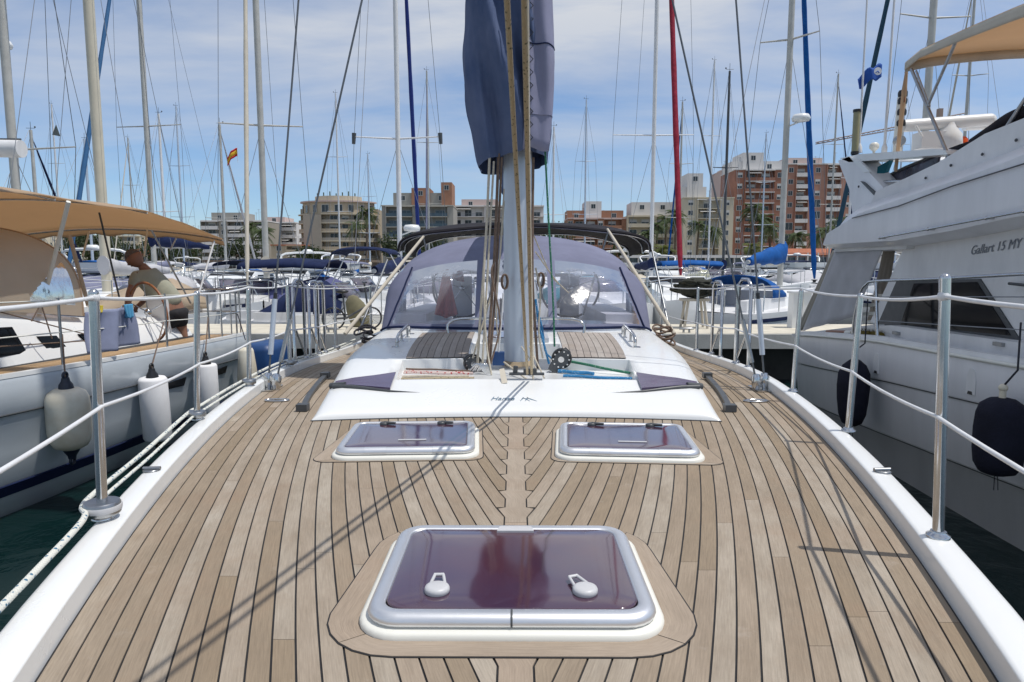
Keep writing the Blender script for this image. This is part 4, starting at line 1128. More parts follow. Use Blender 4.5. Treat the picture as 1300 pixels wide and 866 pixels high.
# ================================================================== neighbouring sailing yacht on the left
LY = thing('sailing_yacht', 'white sailing yacht with honey teak deck and tan awnings moored close on the left', 'yacht', (-5.85, 6, WZ))
LE = [(1.0, -5.15), (2.2, -4.72), (3.6, -4.36), (5.25, -4.06), (6.0, -3.94), (7.0, -3.84), (8.4, -3.74), (9.4, -3.72)]      # y -> x of the near deck edge
def lz(y): return lin([(1, .02), (5, -.10), (7, -.135), (9.4, -.175)], y)
def le(y): return interp(LE, y)
CL = -5.85
m = MB()
for sg in (1, -1):
    rings = []
    for i in range(41):
        y = 1.0 + 8.4 * i / 40; e = le(y) - CL; z = lz(y)
        pts = [(e, z), (e + .015, z - .04), (e + .01, z - .28), (e - .005, z - .30), (e - .03, z - .6), (e - .13, -1.02), (e - .27, -1.3), (e - .6, -1.6), (0, -1.8)]
        rings.append([(CL + sg * p[0], y, p[1]) for p in pts])
    if sg < 0: rings = rings[::-1]
    m.loft(rings, False, False, True)
m.add([(CL + a, 9.4, z) for a, z in ((2.13, -.17), (-2.13, -.17), (-1.5, -1.5), (1.5, -1.5))], [(0, 1, 2, 3)])
lh = m.build('hull', HULLB, LY)
m = MB(); m.tube([(le(y) + .012, y, lz(y) - .29) for y in [1 + .3 * i for i in range(29)]], .009, 6); m.build('styling_groove', RUB, lh)
m = MB(); rg = []
for i in range(30):
    y = 1 + 8.4 * i / 29; e = le(y); rg.append([(e - .115, y, -1.00), (e - .165, y, -1.09), (e - .17, y, -1.10), (e - .12, y, -.99)])
m.loft(rg, True, False, False); m.v = [(x + .012, y, z) for x, y, z in m.v]; m.build('boot_stripe', NAVY, lh)
# dark long hull windows
for y0, y1 in ((7.25, 7.7), (8.35, 8.7)):
    m = MB(); m.prism([(le(y0) + .004, y0, lz(y0) - .36), (le(y1) + .004, y1, lz(y1) - .34), (le(y1) - .004, y1 - .05, lz(y1) - .43), (le(y0) - .006, y0 + .08, lz(y0) - .43)], (.008, 0, 0)); m.build('hull_window', GLASSD, lh)
m = MB(); rings = []
for i in range(41):
    y = 1.0 + 8.4 * i / 40; e = le(y); z = lz(y); rings.append([(e + .006, y, z), (e + .004, y, z + .035), (e - .05, y, z + .035), (e - .055, y, z)])
m.loft(rings, False, False, False); m.build('toe_rail', GEL, LY)
# honey teak side deck boards
ld = MB(); rows = []
for i in range(30):
    y = 1.2 + 8.2 * i / 29; rows.append([(2 * CL - le(y) + .05, y, lz(y) - .0), (le(y) - .05, y, lz(y) + .0)])
ld.loft(rows[::-1], False, False, False); ldk = ld.build('deck', CAULK, LY)
for k in range(8):
    a, b = .056 + .06 * k, .056 + .06 * (k + 1) - .006; c = 1.3
    while c < 9.3:
        d = min(9.36, c + U(1.5, 3)); n = 6
        vs = []
        for i in range(n + 1):
            y = c + (d - .004 - c) * i / n; e = le(y); z = lz(y) + .006; vs += [(e - a, y, z), (e - b, y, z)]
        MB().add(vs, [(2 * i, 2 * i + 2, 2 * i + 3, 2 * i + 1) for i in range(n)]).build('plank', HONEY, ldk); c = d
# coachroof: tall white moulding with dark windows, flowing down into the cockpit coaming
cs = lambda y: lin([(1.6, -5.0), (3.5, -4.80), (5.2, -4.64), (9.2, -4.46)], y)
ch_ = lambda y: lin([(1.6, .0), (3.0, .34), (5.0, .46), (6.1, .43), (7.1, .27), (7.9, .17), (9.0, .12), (9.3, .05)], y)
m = MB(); rings = []
for i in range(36):
    y = 1.6 + 7.7 * i / 35; x = cs(y); w = x - CL; h = ch_(y); z = lz(y)
    inner = .55 if y > 7.3 else 0
    r = [(CL + w + .02, z), (CL + w, z + .05), (CL + w - .10, z + (h - z) * .72), (CL + w - .18, z + (h - z) * .95), (CL + w - .30, h)]
    r += [(CL + (w - .35) * .5, h + .03 * (1 if y < 7.2 else 0)), (CL, h + .05 * (1 if y < 7.2 else 0))] if y < 7.2 else [(CL + w - .42, h), (CL + w - .5, -.32)]
    if y >= 7.2: r = r[:5] + [(CL + w - .42, h - .01), (CL + w - .46, -.40)]
    rings.append([(a, y, b) for a, b in r])
m.loft(rings, False, False, True)
rings = [[(2 * CL - p[0], p[1], p[2]) for p in rg] for rg in rings][::-1]; m.loft(rings, False, False, True)
m.box(CL - 1.0, CL + 1.0, 7.18, 7.2, -.4, .27); m.add([(CL - 1.05, 7.2, -.38), (CL + 1.05, 7.2, -.38), (CL + 1.05, 9.3, -.38), (CL - 1.05, 9.3, -.38)], [(0, 1, 2, 3)])
lc = m.build('coachroof', GEL, LY)
for pts in (((0, 413), (16, 415), (28, 448), (0, 457)), ((44, 427), (66, 426), (75, 440), (52, 444)), ((93, 424), (114, 423), (118, 436), (101, 438))):
    m = MB(); q = []
    for px, py in pts:
        p = SX(px, py, -4.655); x = cs(p[1]); q.append(Vector((cs(p[1]) - .02 - max(0, (p[2] - lz(p[1]) - .05)) * .20 + .012, p[1], p[2])))
    if pts[0][0] == 0: q[0] = q[1] + V(-.06, -1.5, .08); q[3] = q[2] + V(-.02, -1.75, .02)
    m.prism(q, (-.02, 0, 0)); m.build('window', GLASSD, lc)
# tan sprayhood with clear panels
def lhood(u, phi):
    y = 5.15 + 2.15 * u; W_ = lin([(0, .95), (.35, 1.14), (1, 1.20)], u); top = lin([(0, .44), (.18, .78), (.45, 1.12), (.75, 1.22), (1, 1.20)], u)
    return superarc(phi, W_, y, lin([(0, .44), (.3, .42), (1, .24)], u), top, .62) + V(CL, 0, 0)
gA, gB, gC, gD = MB(), MB(), MB(), MB(); NPh = 300; NI = 96
for i_ in range(NI):
    i = i_ / 6
    for j in range(NPh):
        u0, u1 = i_ / NI, (i_ + 1) / NI; p0, p1 = pi * j / NPh, pi * (j + 1) / NPh; pm_ = min(p0, pi - p1)
        q = [lhood(u0, p0), lhood(u0, p1), lhood(u1, p1), lhood(u1, p0)]
        side = 10.5 <= i <= 15 and .03 < pm_ < .03 + (i - 10.2) * .085
        fro = 3 <= i <= 7.5 and .03 < pm_ < .42 - (i - 3) * .075
        (gB if side and p0 < 1.5 else gC if side else gD if fro and p0 < 1.5 else gA).add(q, [(0, 1, 2, 3)], True)
lhd = weld(gA).build('sprayhood', SAND, LY); [weld(g_).build('clear_window', VINYLD, lhd) for g_ in (gB, gC, gD)]
for u in (.0, .42, 1.0): MB().tube([lhood(u, pi * j / 30) + V(0, 0, .004) for j in range(31)], .012, 6).build('piping', TAN, lhd)
# tan awning over the cockpit
def laf(t, s):
    y = 4.6 + 5.25 * t; z = lin([(0, 1.40), (.3, 1.43), (.65, 1.42), (.82, 1.34), (1, 1.16)], t)
    xe = lin([(0, -4.35), (.7, -4.30), (1, -4.20)], t); w = -4.35 - CL
    return V(xe - (xe - (2 * CL - xe)) * s, y, z + .16 * sin(pi * s) ** .8 - .02 * sin(pi * ((t * 3) % 1)))
rows = [[laf(i / 26, j / 16) for j in range(17)] for i in range(27)]
aw = MB().sheet(rows, .006).build('awning', TAN, LY)
for t in (.0, .36, .66, 1.0):
    MB().tube([laf(t, j / 16) - V(0, 0, .025) for j in range(17)], .0125, 8).build('hoop', STEEL, aw)
rows = [[laf(1, j / 16) + V(0, .01 + .02 * k, -.035 * k + .008 * sin(j * 2.2) * k) for j in range(17)] for k in range(4)]
MB().sheet(rows, .004).build('valance', TAN, aw)
for a, b, r, mt in (((87, 256, 6.55), (56, 378, 6.9), .021, CREAM), ((88, 298, 7.6), (112, 388, 7.7), .022, SAND), ((272, 306, 9.7), (247, 392, 9.2), .013, LIFEL), ((224, 302, 9.9), (216, 318, 9.9), .012, LIFEL), ((187, 291, 9.6), (183, 326, 9.4), .014, CREAM), ((113, 294, 9.4), (105, 326, 9.2), .014, CREAM),
                    ((192, 292, 8.2), (242, 385, 8.9), .011, DSTEEL), ((126, 270, 7.9), (152, 380, 8.3), .011, RUB)):
    MB().tube([P(*a), P(*b)], r, 8).build('awning_pole', mt, aw)
# twin wheels, pedestals, stern rail, winches
for wx, wy in ((-4.60, 8.50), (-6.9, 8.72)):
    wheel(wx, wy, .20, .37, WOODB, LY, (.55, 1, .12))
    m = MB(); m.loft([[(wx - .12, y, z), (wx + .12, y, z), (wx + .08, y + .2, z), (wx - .08, y + .2, z)] for y, z in ((8.75, -.38), (8.78, .10), (8.70, .36))], True, True, False); m.build('pedestal', GELW, LY)
for wx, wy in ((-4.72, 7.6), (-4.68, 8.15)):
    MB().lathe([(.06, 0), (.055, .03), (.04, .08), (.045, .11), (.03, .13)], (wx, wy, .18), 16).build('winch', STEEL, LY)
for i, y in enumerate((5.93, 7.45, 8.35, 9.15)):
    x = le(y) - .04; m = MB(); m.tube([(x, y, lz(y)), (x, y, lz(y) + .62)], .012, 8); m.lathe([(.03, 0), (.02, .03)], (x, y, lz(y)), 10); m.build('stanchion', DSTEEL, LY)
m = MB(); x = le(9.2) - .05
m.tube(spl([(x, 8.7, lz(9) + .60), (x, 9.25, lz(9) + .62), (x - .3, 9.38, lz(9) + .62), (x - 1.1, 9.4, lz(9) + .62)], 5), .012, 8); m.tube([(x, 8.7, lz(9)), (x, 8.7, lz(9) + .60)], .012, 8)
m.tube(spl([(x, 8.7, lz(9) + .32), (x, 9.25, lz(9) + .32), (x - .3, 9.38, lz(9) + .32), (x - 1.1, 9.4, lz(9) + .32)], 5), .009, 8)
for q in (9.0, 9.3): m.tube([(x, q, lz(9)), (x, q, lz(9) + .61)], .010, 8)
m.build('stern_rail', STEEL, LY)
for dz in (.60, .32):
    pts = [(le(y) - .04, y, lz(y) + dz - .01 * (i % 2)) for i, y in enumerate((2.0, 3.9, 5.93, 6.7, 7.45, 7.9, 8.35, 9.15))]; MB().tube(pts, .006, 6).build('lifeline', CREAM, LY)
for a, b in (((0, 396, 5.9), (130, 430, 7.5)), ((0, 440, 5.6), (120, 432, 7.0)), ((40, 408, 6.3), (52, 385, 6.4)), ((52, 385, 6.4), (66, 430, 6.5))):
    MB().tube([P(*a), P(*b)], .006, 6).build('line', ROPEB, LY)
MB().tube([(CL, 3.0, .4), (CL, 3.0, 15)], .1, 14).build('mast', MASTM, LY)
MB().tube([(CL, 3.1, 1.55), (CL, 7.2, 1.62)], .07, 10).build('boom', MASTM, LY)
o = MB(); rr_ = []
for i in range(20):
    y = 3.1 + 4.0 * i / 19; rr_.append([(CL + .14 * cos(2 * pi * k / 12) * (1 + .1 * sin(i + k)), y, 1.72 + .18 * sin(2 * pi * k / 12)) for k in range(12)])
o.loft(rr_, True, True).build('boom_cover', SAND, LY)

# ---- towel on the rail, clips, cloths
tw = cloth(((le(6.3) - .02, 6.22, .36), (le(6.8) - .02, 6.85, .37)), .40, TOWEL, 'towel', 'periwinkle blue towel hanging over the rail of the left yacht', 'towel', .05, 1.30, 14, 26)
cloth(((le(6.3) - .015, 6.28, .41), (le(6.4) - .015, 6.44, .41)), .07, YELLOW, 'cloth', 'small yellow cloth pegged on the rail above the periwinkle towel', 'cloth', .01, .8)
cloth(((le(6.7), 6.72, .40), (le(6.8), 6.84, .40)), .14, pm('sky_blue_cloth', (.10, .36, .58), .9), 'cloth', 'small sky blue cloth hanging beside the periwinkle towel near the wheel', 'cloth', .02, .8)

# ---- fenders hanging from the left yacht
def fender(px, py0, py1, x, prof, mat, capm, label, nm='fender', tilt=(0, 0), rope_to=None, n=24):
    top = Vector(SX(px, py0, x)); bot = Vector(SX(px, py1, x)); L = top.z - bot.z
    o = thing(nm, label, 'fender', tuple(V(top.x, top.y, bot.z)), group=None)
    ax = V(tilt[0], tilt[1], 1).normalized()
    b = V(top.x, top.y, bot.z)
    MB().lathe([(r, z * L) for r, z in prof], b, n, ax).build('body', mat, o)
    for zz, s_ in ((0, -1), (L, 1)):
        if capm is None: break
        m = MB(); c = b + ax * zz
        m.lathe([(prof[0][0] if s_ < 0 else prof[-1][0], 0), (.055, s_ * .03), (.036, s_ * .06), (.030, s_ * .09)], c, 16, ax)
        m.tube([c + ax * s_ * .11 + V(0, .028 * cos(t), .028 * sin(t)) for t in [i * pi / 6 for i in range(13)]], .012, 6, False); m.build('eye', capm, o)
    if rope_to:
        MB().tube([b + ax * (L + .10), rope_to], .007, 6).build('lanyard', ROPEB if capm is not None else ROPEK, o)
    return o
fender(85, 492, 572, -3.86, [(.07, 0), (.13, .05), (.158, .15), (.17, .3), (.17, .72), (.165, .84), (.145, .93), (.10, .985), (.06, 1)], FEND, pm('navy_rubber', (.012, .018, .035), .4), 'fat yellowed white fender with navy ends, nearest of those hanging off the left yacht', tilt=(.02, -.05), rope_to=(le(5.93) - .04, 5.95, lz(6) + .3))
fender(196, 478, 560, -3.70, [(.06, -.01), (.125, .01), (.135, .04), (.138, .5), (.136, .96), (.12, .995), (.06, 1.0)], FENW, BLACK, 'white cylindrical fender in a cloth sock, second from the camera on the left yacht', tilt=(0, -.06), rope_to=(le(7.45) - .04, 7.4, lz(7) + .3))
fender(262, 462, 524, -3.60, [(.06, -.01), (.115, .01), (.122, .04), (.124, .5), (.122, .96), (.11, .995), (.06, 1.0)], FENW, BLACK, 'white cylindrical fender in a cloth sock, third along the hull of the left yacht', tilt=(0, -.03), rope_to=(le(8.35) - .04, 8.35, lz(8) + .3))
fender(313, 441, 487, -3.52, [(.07, -.01), (.125, .02), (.13, .1), (.115, .5), (.095, .9), (.08, .97), (.03, 1.0)], FEND, None, 'short tapered white fender at the stern corner of the left yacht', tilt=(-.02, 0), rope_to=(le(9.1), 9.1, lz(9) + .3))

# ---- man working at the wheel
def skinned(name, joints, bones, mat, parent, sub=2, root=0):
    me = bpy.data.meshes.new(name); o0 = ORG[0]
    me.from_pydata([tuple(Vector(j[0]) - o0) for j in joints], bones, [])
    o = bpy.data.objects.new(name, me); COL.objects.link(o); o.parent = parent
    sk = o.modifiers.new('skin', 'SKIN'); sk.use_smooth_shade = True
    for i, j in enumerate(joints):
        v = me.skin_vertices[0].data[i]; r = j[1]; v.radius = r if isinstance(r, tuple) else (r, r); v.use_root = (i == root)
    ss = o.modifiers.new('sub', 'SUBSURF'); ss.levels = sub; ss.render_levels = sub
    me.materials.append(mat); return o
man = thing('person', 'man in khaki T-shirt and black shorts leaning over the wheel of the left yacht', 'person', (-4.55, 8.97, -.38))
hp = V(-4.50, 8.98, .20)                                   # pelvis
ch2 = V(-4.72, 8.94, .55); nk = V(-4.84, 8.90, .75); hd = V(-4.93, 8.86, .865)
body = [(hp, .14), (V(-4.60, 8.96, .38), .14), (ch2, .16), (nk, .062), (V(-4.87, 8.88, .80), .058)]
bn = [(0, 1), (1, 2), (2, 3), (3, 4)]
def limb(pts, start):
    idx = len(body)
    for p, r in pts: body.append((V(*p), r))
    bn.append((start, idx)); bn.extend((idx + i, idx + i + 1) for i in range(len(pts) - 1)); return idx + len(pts) - 1
a = limb([((-4.86, 8.76, .64), .062), ((-4.90, 8.64, .42), .048), ((-4.91, 8.58, .22), .034), ((-4.91, 8.56, .16), .038)], 2)
for k in range(4): limb([((-4.94 + .022 * k, 8.53, .12), .0105), ((-4.94 + .022 * k, 8.53, .08 + .005 * abs(k - 1.5)), .009), ((-4.935 + .02 * k, 8.56, .055), .008)], a)
limb([((-4.875, 8.54, .14), .011), ((-4.865, 8.52, .11), .009)], a)
b_ = limb([((-4.80, 9.08, .64), .058), ((-4.88, 9.12, .44), .046), ((-4.96, 9.02, .28), .034), ((-4.98, 8.98, .25), .038)], 2)
for k in range(4): limb([((-5.01, 9.00 - .022 * k, .22), .0105), ((-5.02, 9.00 - .022 * k, .185), .009), ((-5.01, 9.00 - .022 * k, .16), .008)], b_)
limb([((-4.99, 8.92, .22), .011), ((-4.98, 8.91, .19), .009)], b_)
for dy, fx in ((-.09, -.10), (.10, .06)):
    limb([((-4.50 + fx * .3, 8.97 + dy, .10), .10), ((-4.52 + fx * .6, 8.97 + dy * 1.2, -.04), .07), ((-4.50 + fx, 8.97 + dy * 1.2, -.24), .046), ((-4.50 + fx, 8.97 + dy * 1.2, -.34), .038), ((-4.60 + fx, 8.96 + dy * 1.2, -.36), .034)], 0)
skinned('body', body, bn, SKIN, man)
# head with face
m = MB(); M = Matrix.Rotation(radians(-38), 3, 'Y')
def hpnt(x, y, z): return hd + M @ V(x, y, z)
rings = []
for i in range(17):
    t = pi * i / 16; z = -cos(t); rr_ = sin(t); ring = []
    for k in range(20):
        a_ = 2 * pi * k / 20; x = rr_ * cos(a_); y = rr_ * sin(a_)
        fx = .108
        jaw = 1 - .28 * max(0, -z) ** 1.2 * (1 if x > 0 else .6)
        ring.append(hpnt(-x * fx * jaw, y * .084 * jaw, z * .128 - .0))
    rings.append(ring)
m.loft(rings, True, False, True)
m.tube([hpnt(-.088, 0, .022), hpnt(-.112, 0, -.012), hpnt(-.10, 0, -.022)], [.008, .015, .009], 8)          # nose
for s_ in (-1, 1):
    m.ball(hpnt(.005, s_ * .077, -.005), (.012, .008, .024), 8, 6)                                      # ears
    m.tube([hpnt(-.088, s_ * .045, .030), hpnt(-.096, s_ * .018, .032)], .006, 6)                         # brow
m.tube([hpnt(-.088, -.02, -.052), hpnt(-.095, 0, -.050), hpnt(-.088, .02, -.052)], .006, 6)
head = m.build('head', SKIN, man)
m = MB()
for s_ in (-1, 1): m.ball(hpnt(-.090, s_ * .030, .014), .009, 8, 6)
m.build('eyes', BLACK, man)
m = MB(); rings = []
for i in range(8):
    t = pi * (.60 + .40 * i / 7); z = -cos(t); rr_ = sin(t); ring = []
    for k in range(16):
        a_ = 2 * pi * k / 16; x = rr_ * cos(a_); y = rr_ * sin(a_); off = 1.06 if x < .3 else .97
        ring.append(hpnt(-x * .113 * off, y * .089 * off, z * .132 * (1.02 if i > 1 else 1)))
    rings.append(ring)
m.loft(rings, True, True); m.build('hair', HAIR, man)
skinned('shirt', [(V(-4.52, 8.98, .20), .19), (V(-4.60, 8.96, .38), .178), (V(-4.72, 8.94, .57), .182), (V(-4.80, 8.91, .69), .11), (V(-4.86, 8.75, .63), .09), (V(-4.895, 8.67, .49), .08), (V(-4.80, 9.08, .64), .09), (V(-4.86, 9.11, .50), .08)],
        [(0, 1), (1, 2), (2, 3), (2, 4), (4, 5), (2, 6), (6, 7)], SHIRT, man)
skinned('shorts', [(V(-4.51, 8.98, .24), .188), (V(-4.50, 8.98, .12), .175), (V(-4.53, 8.88, .08), .11), (V(-4.56, 8.865, -.05), .095), (V(-4.49, 9.08, .08), .11), (V(-4.47, 9.10, -.05), .095)], [(0, 1), (1, 2), (2, 3), (1, 4), (4, 5)], TROUS, man)

# ================================================================== motor yacht on the right
RY = thing('motor_yacht', 'white flybridge motor yacht in shade moored close on the right', 'motor yacht', (5.4, 7, WZ))
CR = 5.55
REd = [(.8, 4.35), (2.0, 3.85), (3.2, 3.62), (4.8, 3.56), (6.5, 3.60), (8.2, 3.72), (9.3, 3.84)]
def re_(y): return interp(REd, y)
def rz(y): return lin([(0, .30), (3, .17), (4.8, .09), (5.9, .065), (6.85, .04), (8.7, -.10), (9.3, -.16)], y)
m = MB()
def rknuck(y): return lin([(3, -.17), (4.77, -.25), (6.6, -.34), (9.3, -.55)], y)
def rk2(y): return lin([(0, -.62), (3, -.72), (4.6, -.80), (6.3, -.88), (9.3, -1.05)], y)
for sg in (-1, 1):
    rings = []
    for i in range(41):
        y = .8 + 8.55 * i / 40; e = CR - re_(y); z = rz(y); k = rknuck(y); k2 = rk2(y)
        pts = [(e, z), (e + .006, z - .03), (e + .0, k + .015), (e - .004, k + .006), (e - .016, k - .004), (e - .028, k - .03), (e - .075, k2 + .02), (e - .09, k2), (e - .115, k2 - .01), (e - .18, -1.35), (e - .5, -1.7), (0, -1.9)]
        rings.append([(CR + sg * p[0], y, p[1]) for p in pts])
    if sg < 0: rings = rings[::-1]
    m.loft(rings[::-1] if sg < 0 else rings[::-1], False, False, True)
m.add([(CR + a, 9.35, z) for a, z in ((1.72, -.16), (-1.72, -.16), (-1.5, -1.6), (1.5, -1.6))], [(0, 1, 2, 3)])
rh = m.build('hull', HULLR, RY)
# rubbing grooves and hull fittings
for f in (rknuck, rk2):
    MB().tube([(re_(y) - .002 + (.02 if f is rknuck else .10), y, f(y)) for y in [1 + .3 * i for i in range(28)]], .010, 6).build('hull_groove', RUB, rh)
for px, py in ((1112, 460), (1240, 483)):
    p = SX(px, py, 3.60); y = p[1]; m = MB(); c = V(re_(y) - .004, y, p[2])
    pts = [c + V(0, .055 * cos(t), .095 * sin(t) if t < pi else 0) for t in [pi * i / 10 for i in range(11)]] + [c + V(0, -.055, -.11), c + V(0, .055, -.11)]
    m.prism(pts, (-.006, 0, 0)); m.build('vent', GELW, rh)
    MB().prism([c + V(-.007, .03, -.11), c + V(-.007, -.03, -.11), c + V(-.007, -.02, -.085), c + V(-.007, .02, -.085)], (-.003, 0, 0)).build('drain_slot', BLACK, rh)
m = MB(); rings = []
for i in range(41):
    y = .8 + 8.5 * i / 40; e = re_(y); z = rz(y); rings.append([(e + .35, y, z + .0), (e + .06, y, z + .0), (e + .05, y, z + .045), (e + .008, y, z + .04), (e, y, z)])
m.loft(rings, False, False, False); m.build('gunwale', GELW, RY)
MB().tube([(re_(y) - .012, y, rz(y) - .01) for y in [1 + .3 * i for i in range(28)]], .018, 6).build('rubbing_strake', CREAM, RY)
m = MB(); rows = []
for i in range(20):
    y = .9 + 8.4 * i / 19; rows.append([(re_(y) + .2, y, rz(y) - .01), (2 * CR - re_(y) - .2, y, rz(y) - .01)])
m.loft(rows, False, False, False).build('deck', GELW, RY)
XS = 3.98                                                   # plane of the cabin side
def poly(pts, x0, x1): return MB().prism([SX(px, py, x0) for px, py in pts], (x1 - x0, 0, 0))
def ext(pt, dpx): return (pt[0] + dpx, pt[1])
# cabin side between deck and flybridge, runs on past the frame towards the bow
cab = [(1150, 309), (1340, 281), (1600, 240), (1700, 520), (1340, 447), (1118, 415), (1105, 408)]
m = poly(cab, XS, 2 * CR - XS); m.build('cabin', GELW, RY)
# big slanted dark side window in a grey band
band = [(1136, 357), (1278, 353), (1340, 352), (1700, 380), (1700, 500), (1340, 436), (1118, 408)]
wband = poly([(1138, 357), (1244, 354), (1296, 434), (1114, 412)], XS - .012, XS + .01).build('window_band', RUB, RY)
MB().prism([SX(px, py, XS - .016) for px, py in ((1160, 360), (1240, 358), (1283, 426), (1143, 412))], (.006, 0, 0)).build('pane', GLASSD, wband)
poly([(1300, 432), (1700, 470), (1700, 520), (1300, 436)], XS - .014, XS + .01).build('window_band', RUB, RY)
# lower moulding under the window
poly([(1104, 414), (1130, 413), (1300, 436), (1700, 500), (1700, 560), (1300, 457), (1104, 430)], XS - .16, XS + .1).build('side_moulding', GELW, RY)
for px, py in ((1137, 423), (1267, 437)): 
    p = V(*SX(px, py, XS - .18)); MB().box(p.x - .01, p.x + .02, p.y - .05, p.y + .05, p.z - .015, p.z + .015).build('deck_light', DSTEEL, RY)
# flybridge: big moulding bulging over the side deck
fo = [(1058, 316), (1063, 302), (1082, 275), (1105, 260), (1140, 247), (1180, 233), (1240, 212), (1300, 189), (1600, 60), (1600, 240), (1300, 286), (1230, 300), (1152, 312)]
m = MB(); A_ = [Vector(SX(px, py, XS - .10)) for px, py in fo]; B_ = [Vector((XS - .26, p.y, p.z)) for p in A_]
cen = sum(A_, V(0, 0, 0)) / len(A_)
rings = [[Vector((2 * CR - XS + .1, p.y, p.z)) for p in A_], A_, [p + (cen - p) * .0 + V(-.07, 0, 0) + V(0, 0, (-.01 if p.z > 1.2 else .015)) for p in A_], [p + V(-.14, -.02, (-.10 if p.z > 1.2 else .05)) for p in A_]]
m.loft(rings, True, True, True)
for i in range(len(m.sm)): m.sm[i] = i >= 13 and i < 39
fly = m.build('flybridge', HULLR, RY)
m = poly([(1104, 262), (1140, 249), (1180, 235), (1240, 214), (1300, 191), (1600, 62), (1600, 30), (1300, 150), (1250, 170), (1190, 207), (1150, 226), (1112, 243)], XS - .06, XS + .02); m.build('flybridge_coaming', GELW, RY)
# mould line and side rail
a = [SX(px, py, XS - .262) for px, py in ((1082, 277), (1140, 262), (1210, 236), (1300, 208), (1560, 110))]; MB().tube(a, .006, 6).build('mould_line', RUB, fly)
a = [SX(px, py, XS - .30) for px, py in ((1117, 302), (1178, 291), (1252, 277), (1300, 268), (1600, 200))]; m = MB(); m.tube(a, .011, 8)
for q in a[:4]: m.tube([q, (q[0] + .06, q[1], q[2] + .0)], .012, 6); m.ball(q, .017, 8, 6)
m.build('hand_rail', STEEL, fly)
for px, py in ((1207, 210), (1247, 196), (1290, 178), (1090, 237), (1175, 226)):
    p = SX(px, py, XS - .075); MB().ball(p, (.01, .014, .014), 8, 6).build('screw_cap', RUB, fly)
# lettering on the cabin side
me = text_mesh('Gallart 15 MY', .118, .35, .0015); me.materials.append(LETTER)
p0 = Vector(SX(1232, 319, XS)); p1 = Vector(SX(1297, 309, XS)); ax = (p1 - p0).normalized(); nrm = V(-1, 0, 0); up = nrm.cross(ax)
o = link('lettering', me, RY)
Mx = Matrix((ax, up, nrm)).transposed().to_4x4(); wd = max(v.co.x for v in me.vertices) - min(v.co.x for v in me.vertices)
sc = (p1 - p0).length / wd
o.matrix_local = Matrix.Translation((p0 + p1) / 2 + V(-.006, 0, -.0) - ORG[0]) @ Mx @ Matrix.Diagonal((sc, sc * 1.05, 1, 1))
# cockpit: canvas curtains, steps, side wing
def cloth_poly(pts, x, mat, nm, par, n=10, amp=.02, dx=.0):
    a, b, c, d = [Vector(SX(px, py, x)) for px, py in pts]; rows = []
    for i in range(n + 1):
        t = i / n; l, r = a.lerp(d, t), b.lerp(c, t); row = []
        for j in range(25):
            u = j / 24; p = l.lerp(r, u); p.x += amp * sin(u * 19 + 1.2 * sin(t * 3)) * (.4 + .6 * t) + dx * t; row.append(p)
        rows.append(row)
    return MB().sheet(rows, .004).build(nm, mat, par)
cloth_poly([(1060, 318), (1122, 314), (1084, 402), (1018, 420)], XS - .06, WHITEC, 'curtain', RY, amp=.012)
cloth_poly([(1057, 318), (1062, 318), (1022, 420), (1010, 420)], XS + .25, pm('dull_beige_canvas', (.36, .33, .28), .9), 'curtain', RY, amp=.006)  # inner curtain, one even beige darker than the outer canvas
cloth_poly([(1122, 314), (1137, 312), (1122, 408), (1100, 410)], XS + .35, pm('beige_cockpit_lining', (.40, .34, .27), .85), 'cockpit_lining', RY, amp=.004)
for k in range(4): poly([(1092 - 4 * k + 4, 375 + 11 * k), (1122 - k, 373 + 11 * k), (1121 - k, 377 + 11 * k), (1090 - 4 * k + 4, 379 + 11 * k)], XS + .1, XS + .5).build('step', CREAM, RY)
poly([(1060, 315), (1152, 311), (1150, 316), (1058, 320)], XS - .08, 2 * CR - XS).build('overhang', GELW, RY)
poly([(1005, 424), (1110, 412), (1112, 434), (1008, 428)], XS - .12, XS + .0).build('quarter_coaming', GELW, RY)
# guard rail on the side deck
zt = lambda y: 0
a = [V(*SX(px, py, 3.68)) for px, py in ((1082, 425), (1085, 400), (1092, 372), (1100, 361), (1112, 357), (1190, 354), (1300, 348), (1600, 335))]
m = MB(); m.tube(spl(a, 5), .0135, 8)
m.build('guard_rail', STEEL, RY)
MB().tube([SX(1112, 355, 3.68), SX(1114, 434, 3.68)], .016, 8).build('rail_post', STEEL, RY)
for (p, q) in (((1092, 377), (1300, 377)), ((1112, 407), (1300, 419))): MB().tube([SX(*p, 3.68), SX(*q, 3.68), SX(q[0] + 300, q[1] + 10, 3.68)], .005, 6).build('guard_wire', WIREL, RY)
MB().tube([SX(1193, 353, 3.68), SX(1195, 450, 3.68)], .012, 8).build('rail_post', STEEL, RY)
MB().tube([SX(1281, 360, XS - .05), SX(1300, 362, XS - .05), SX(1340, 364, XS - .05)], .012, 8).build('boathook', RUB, RY)
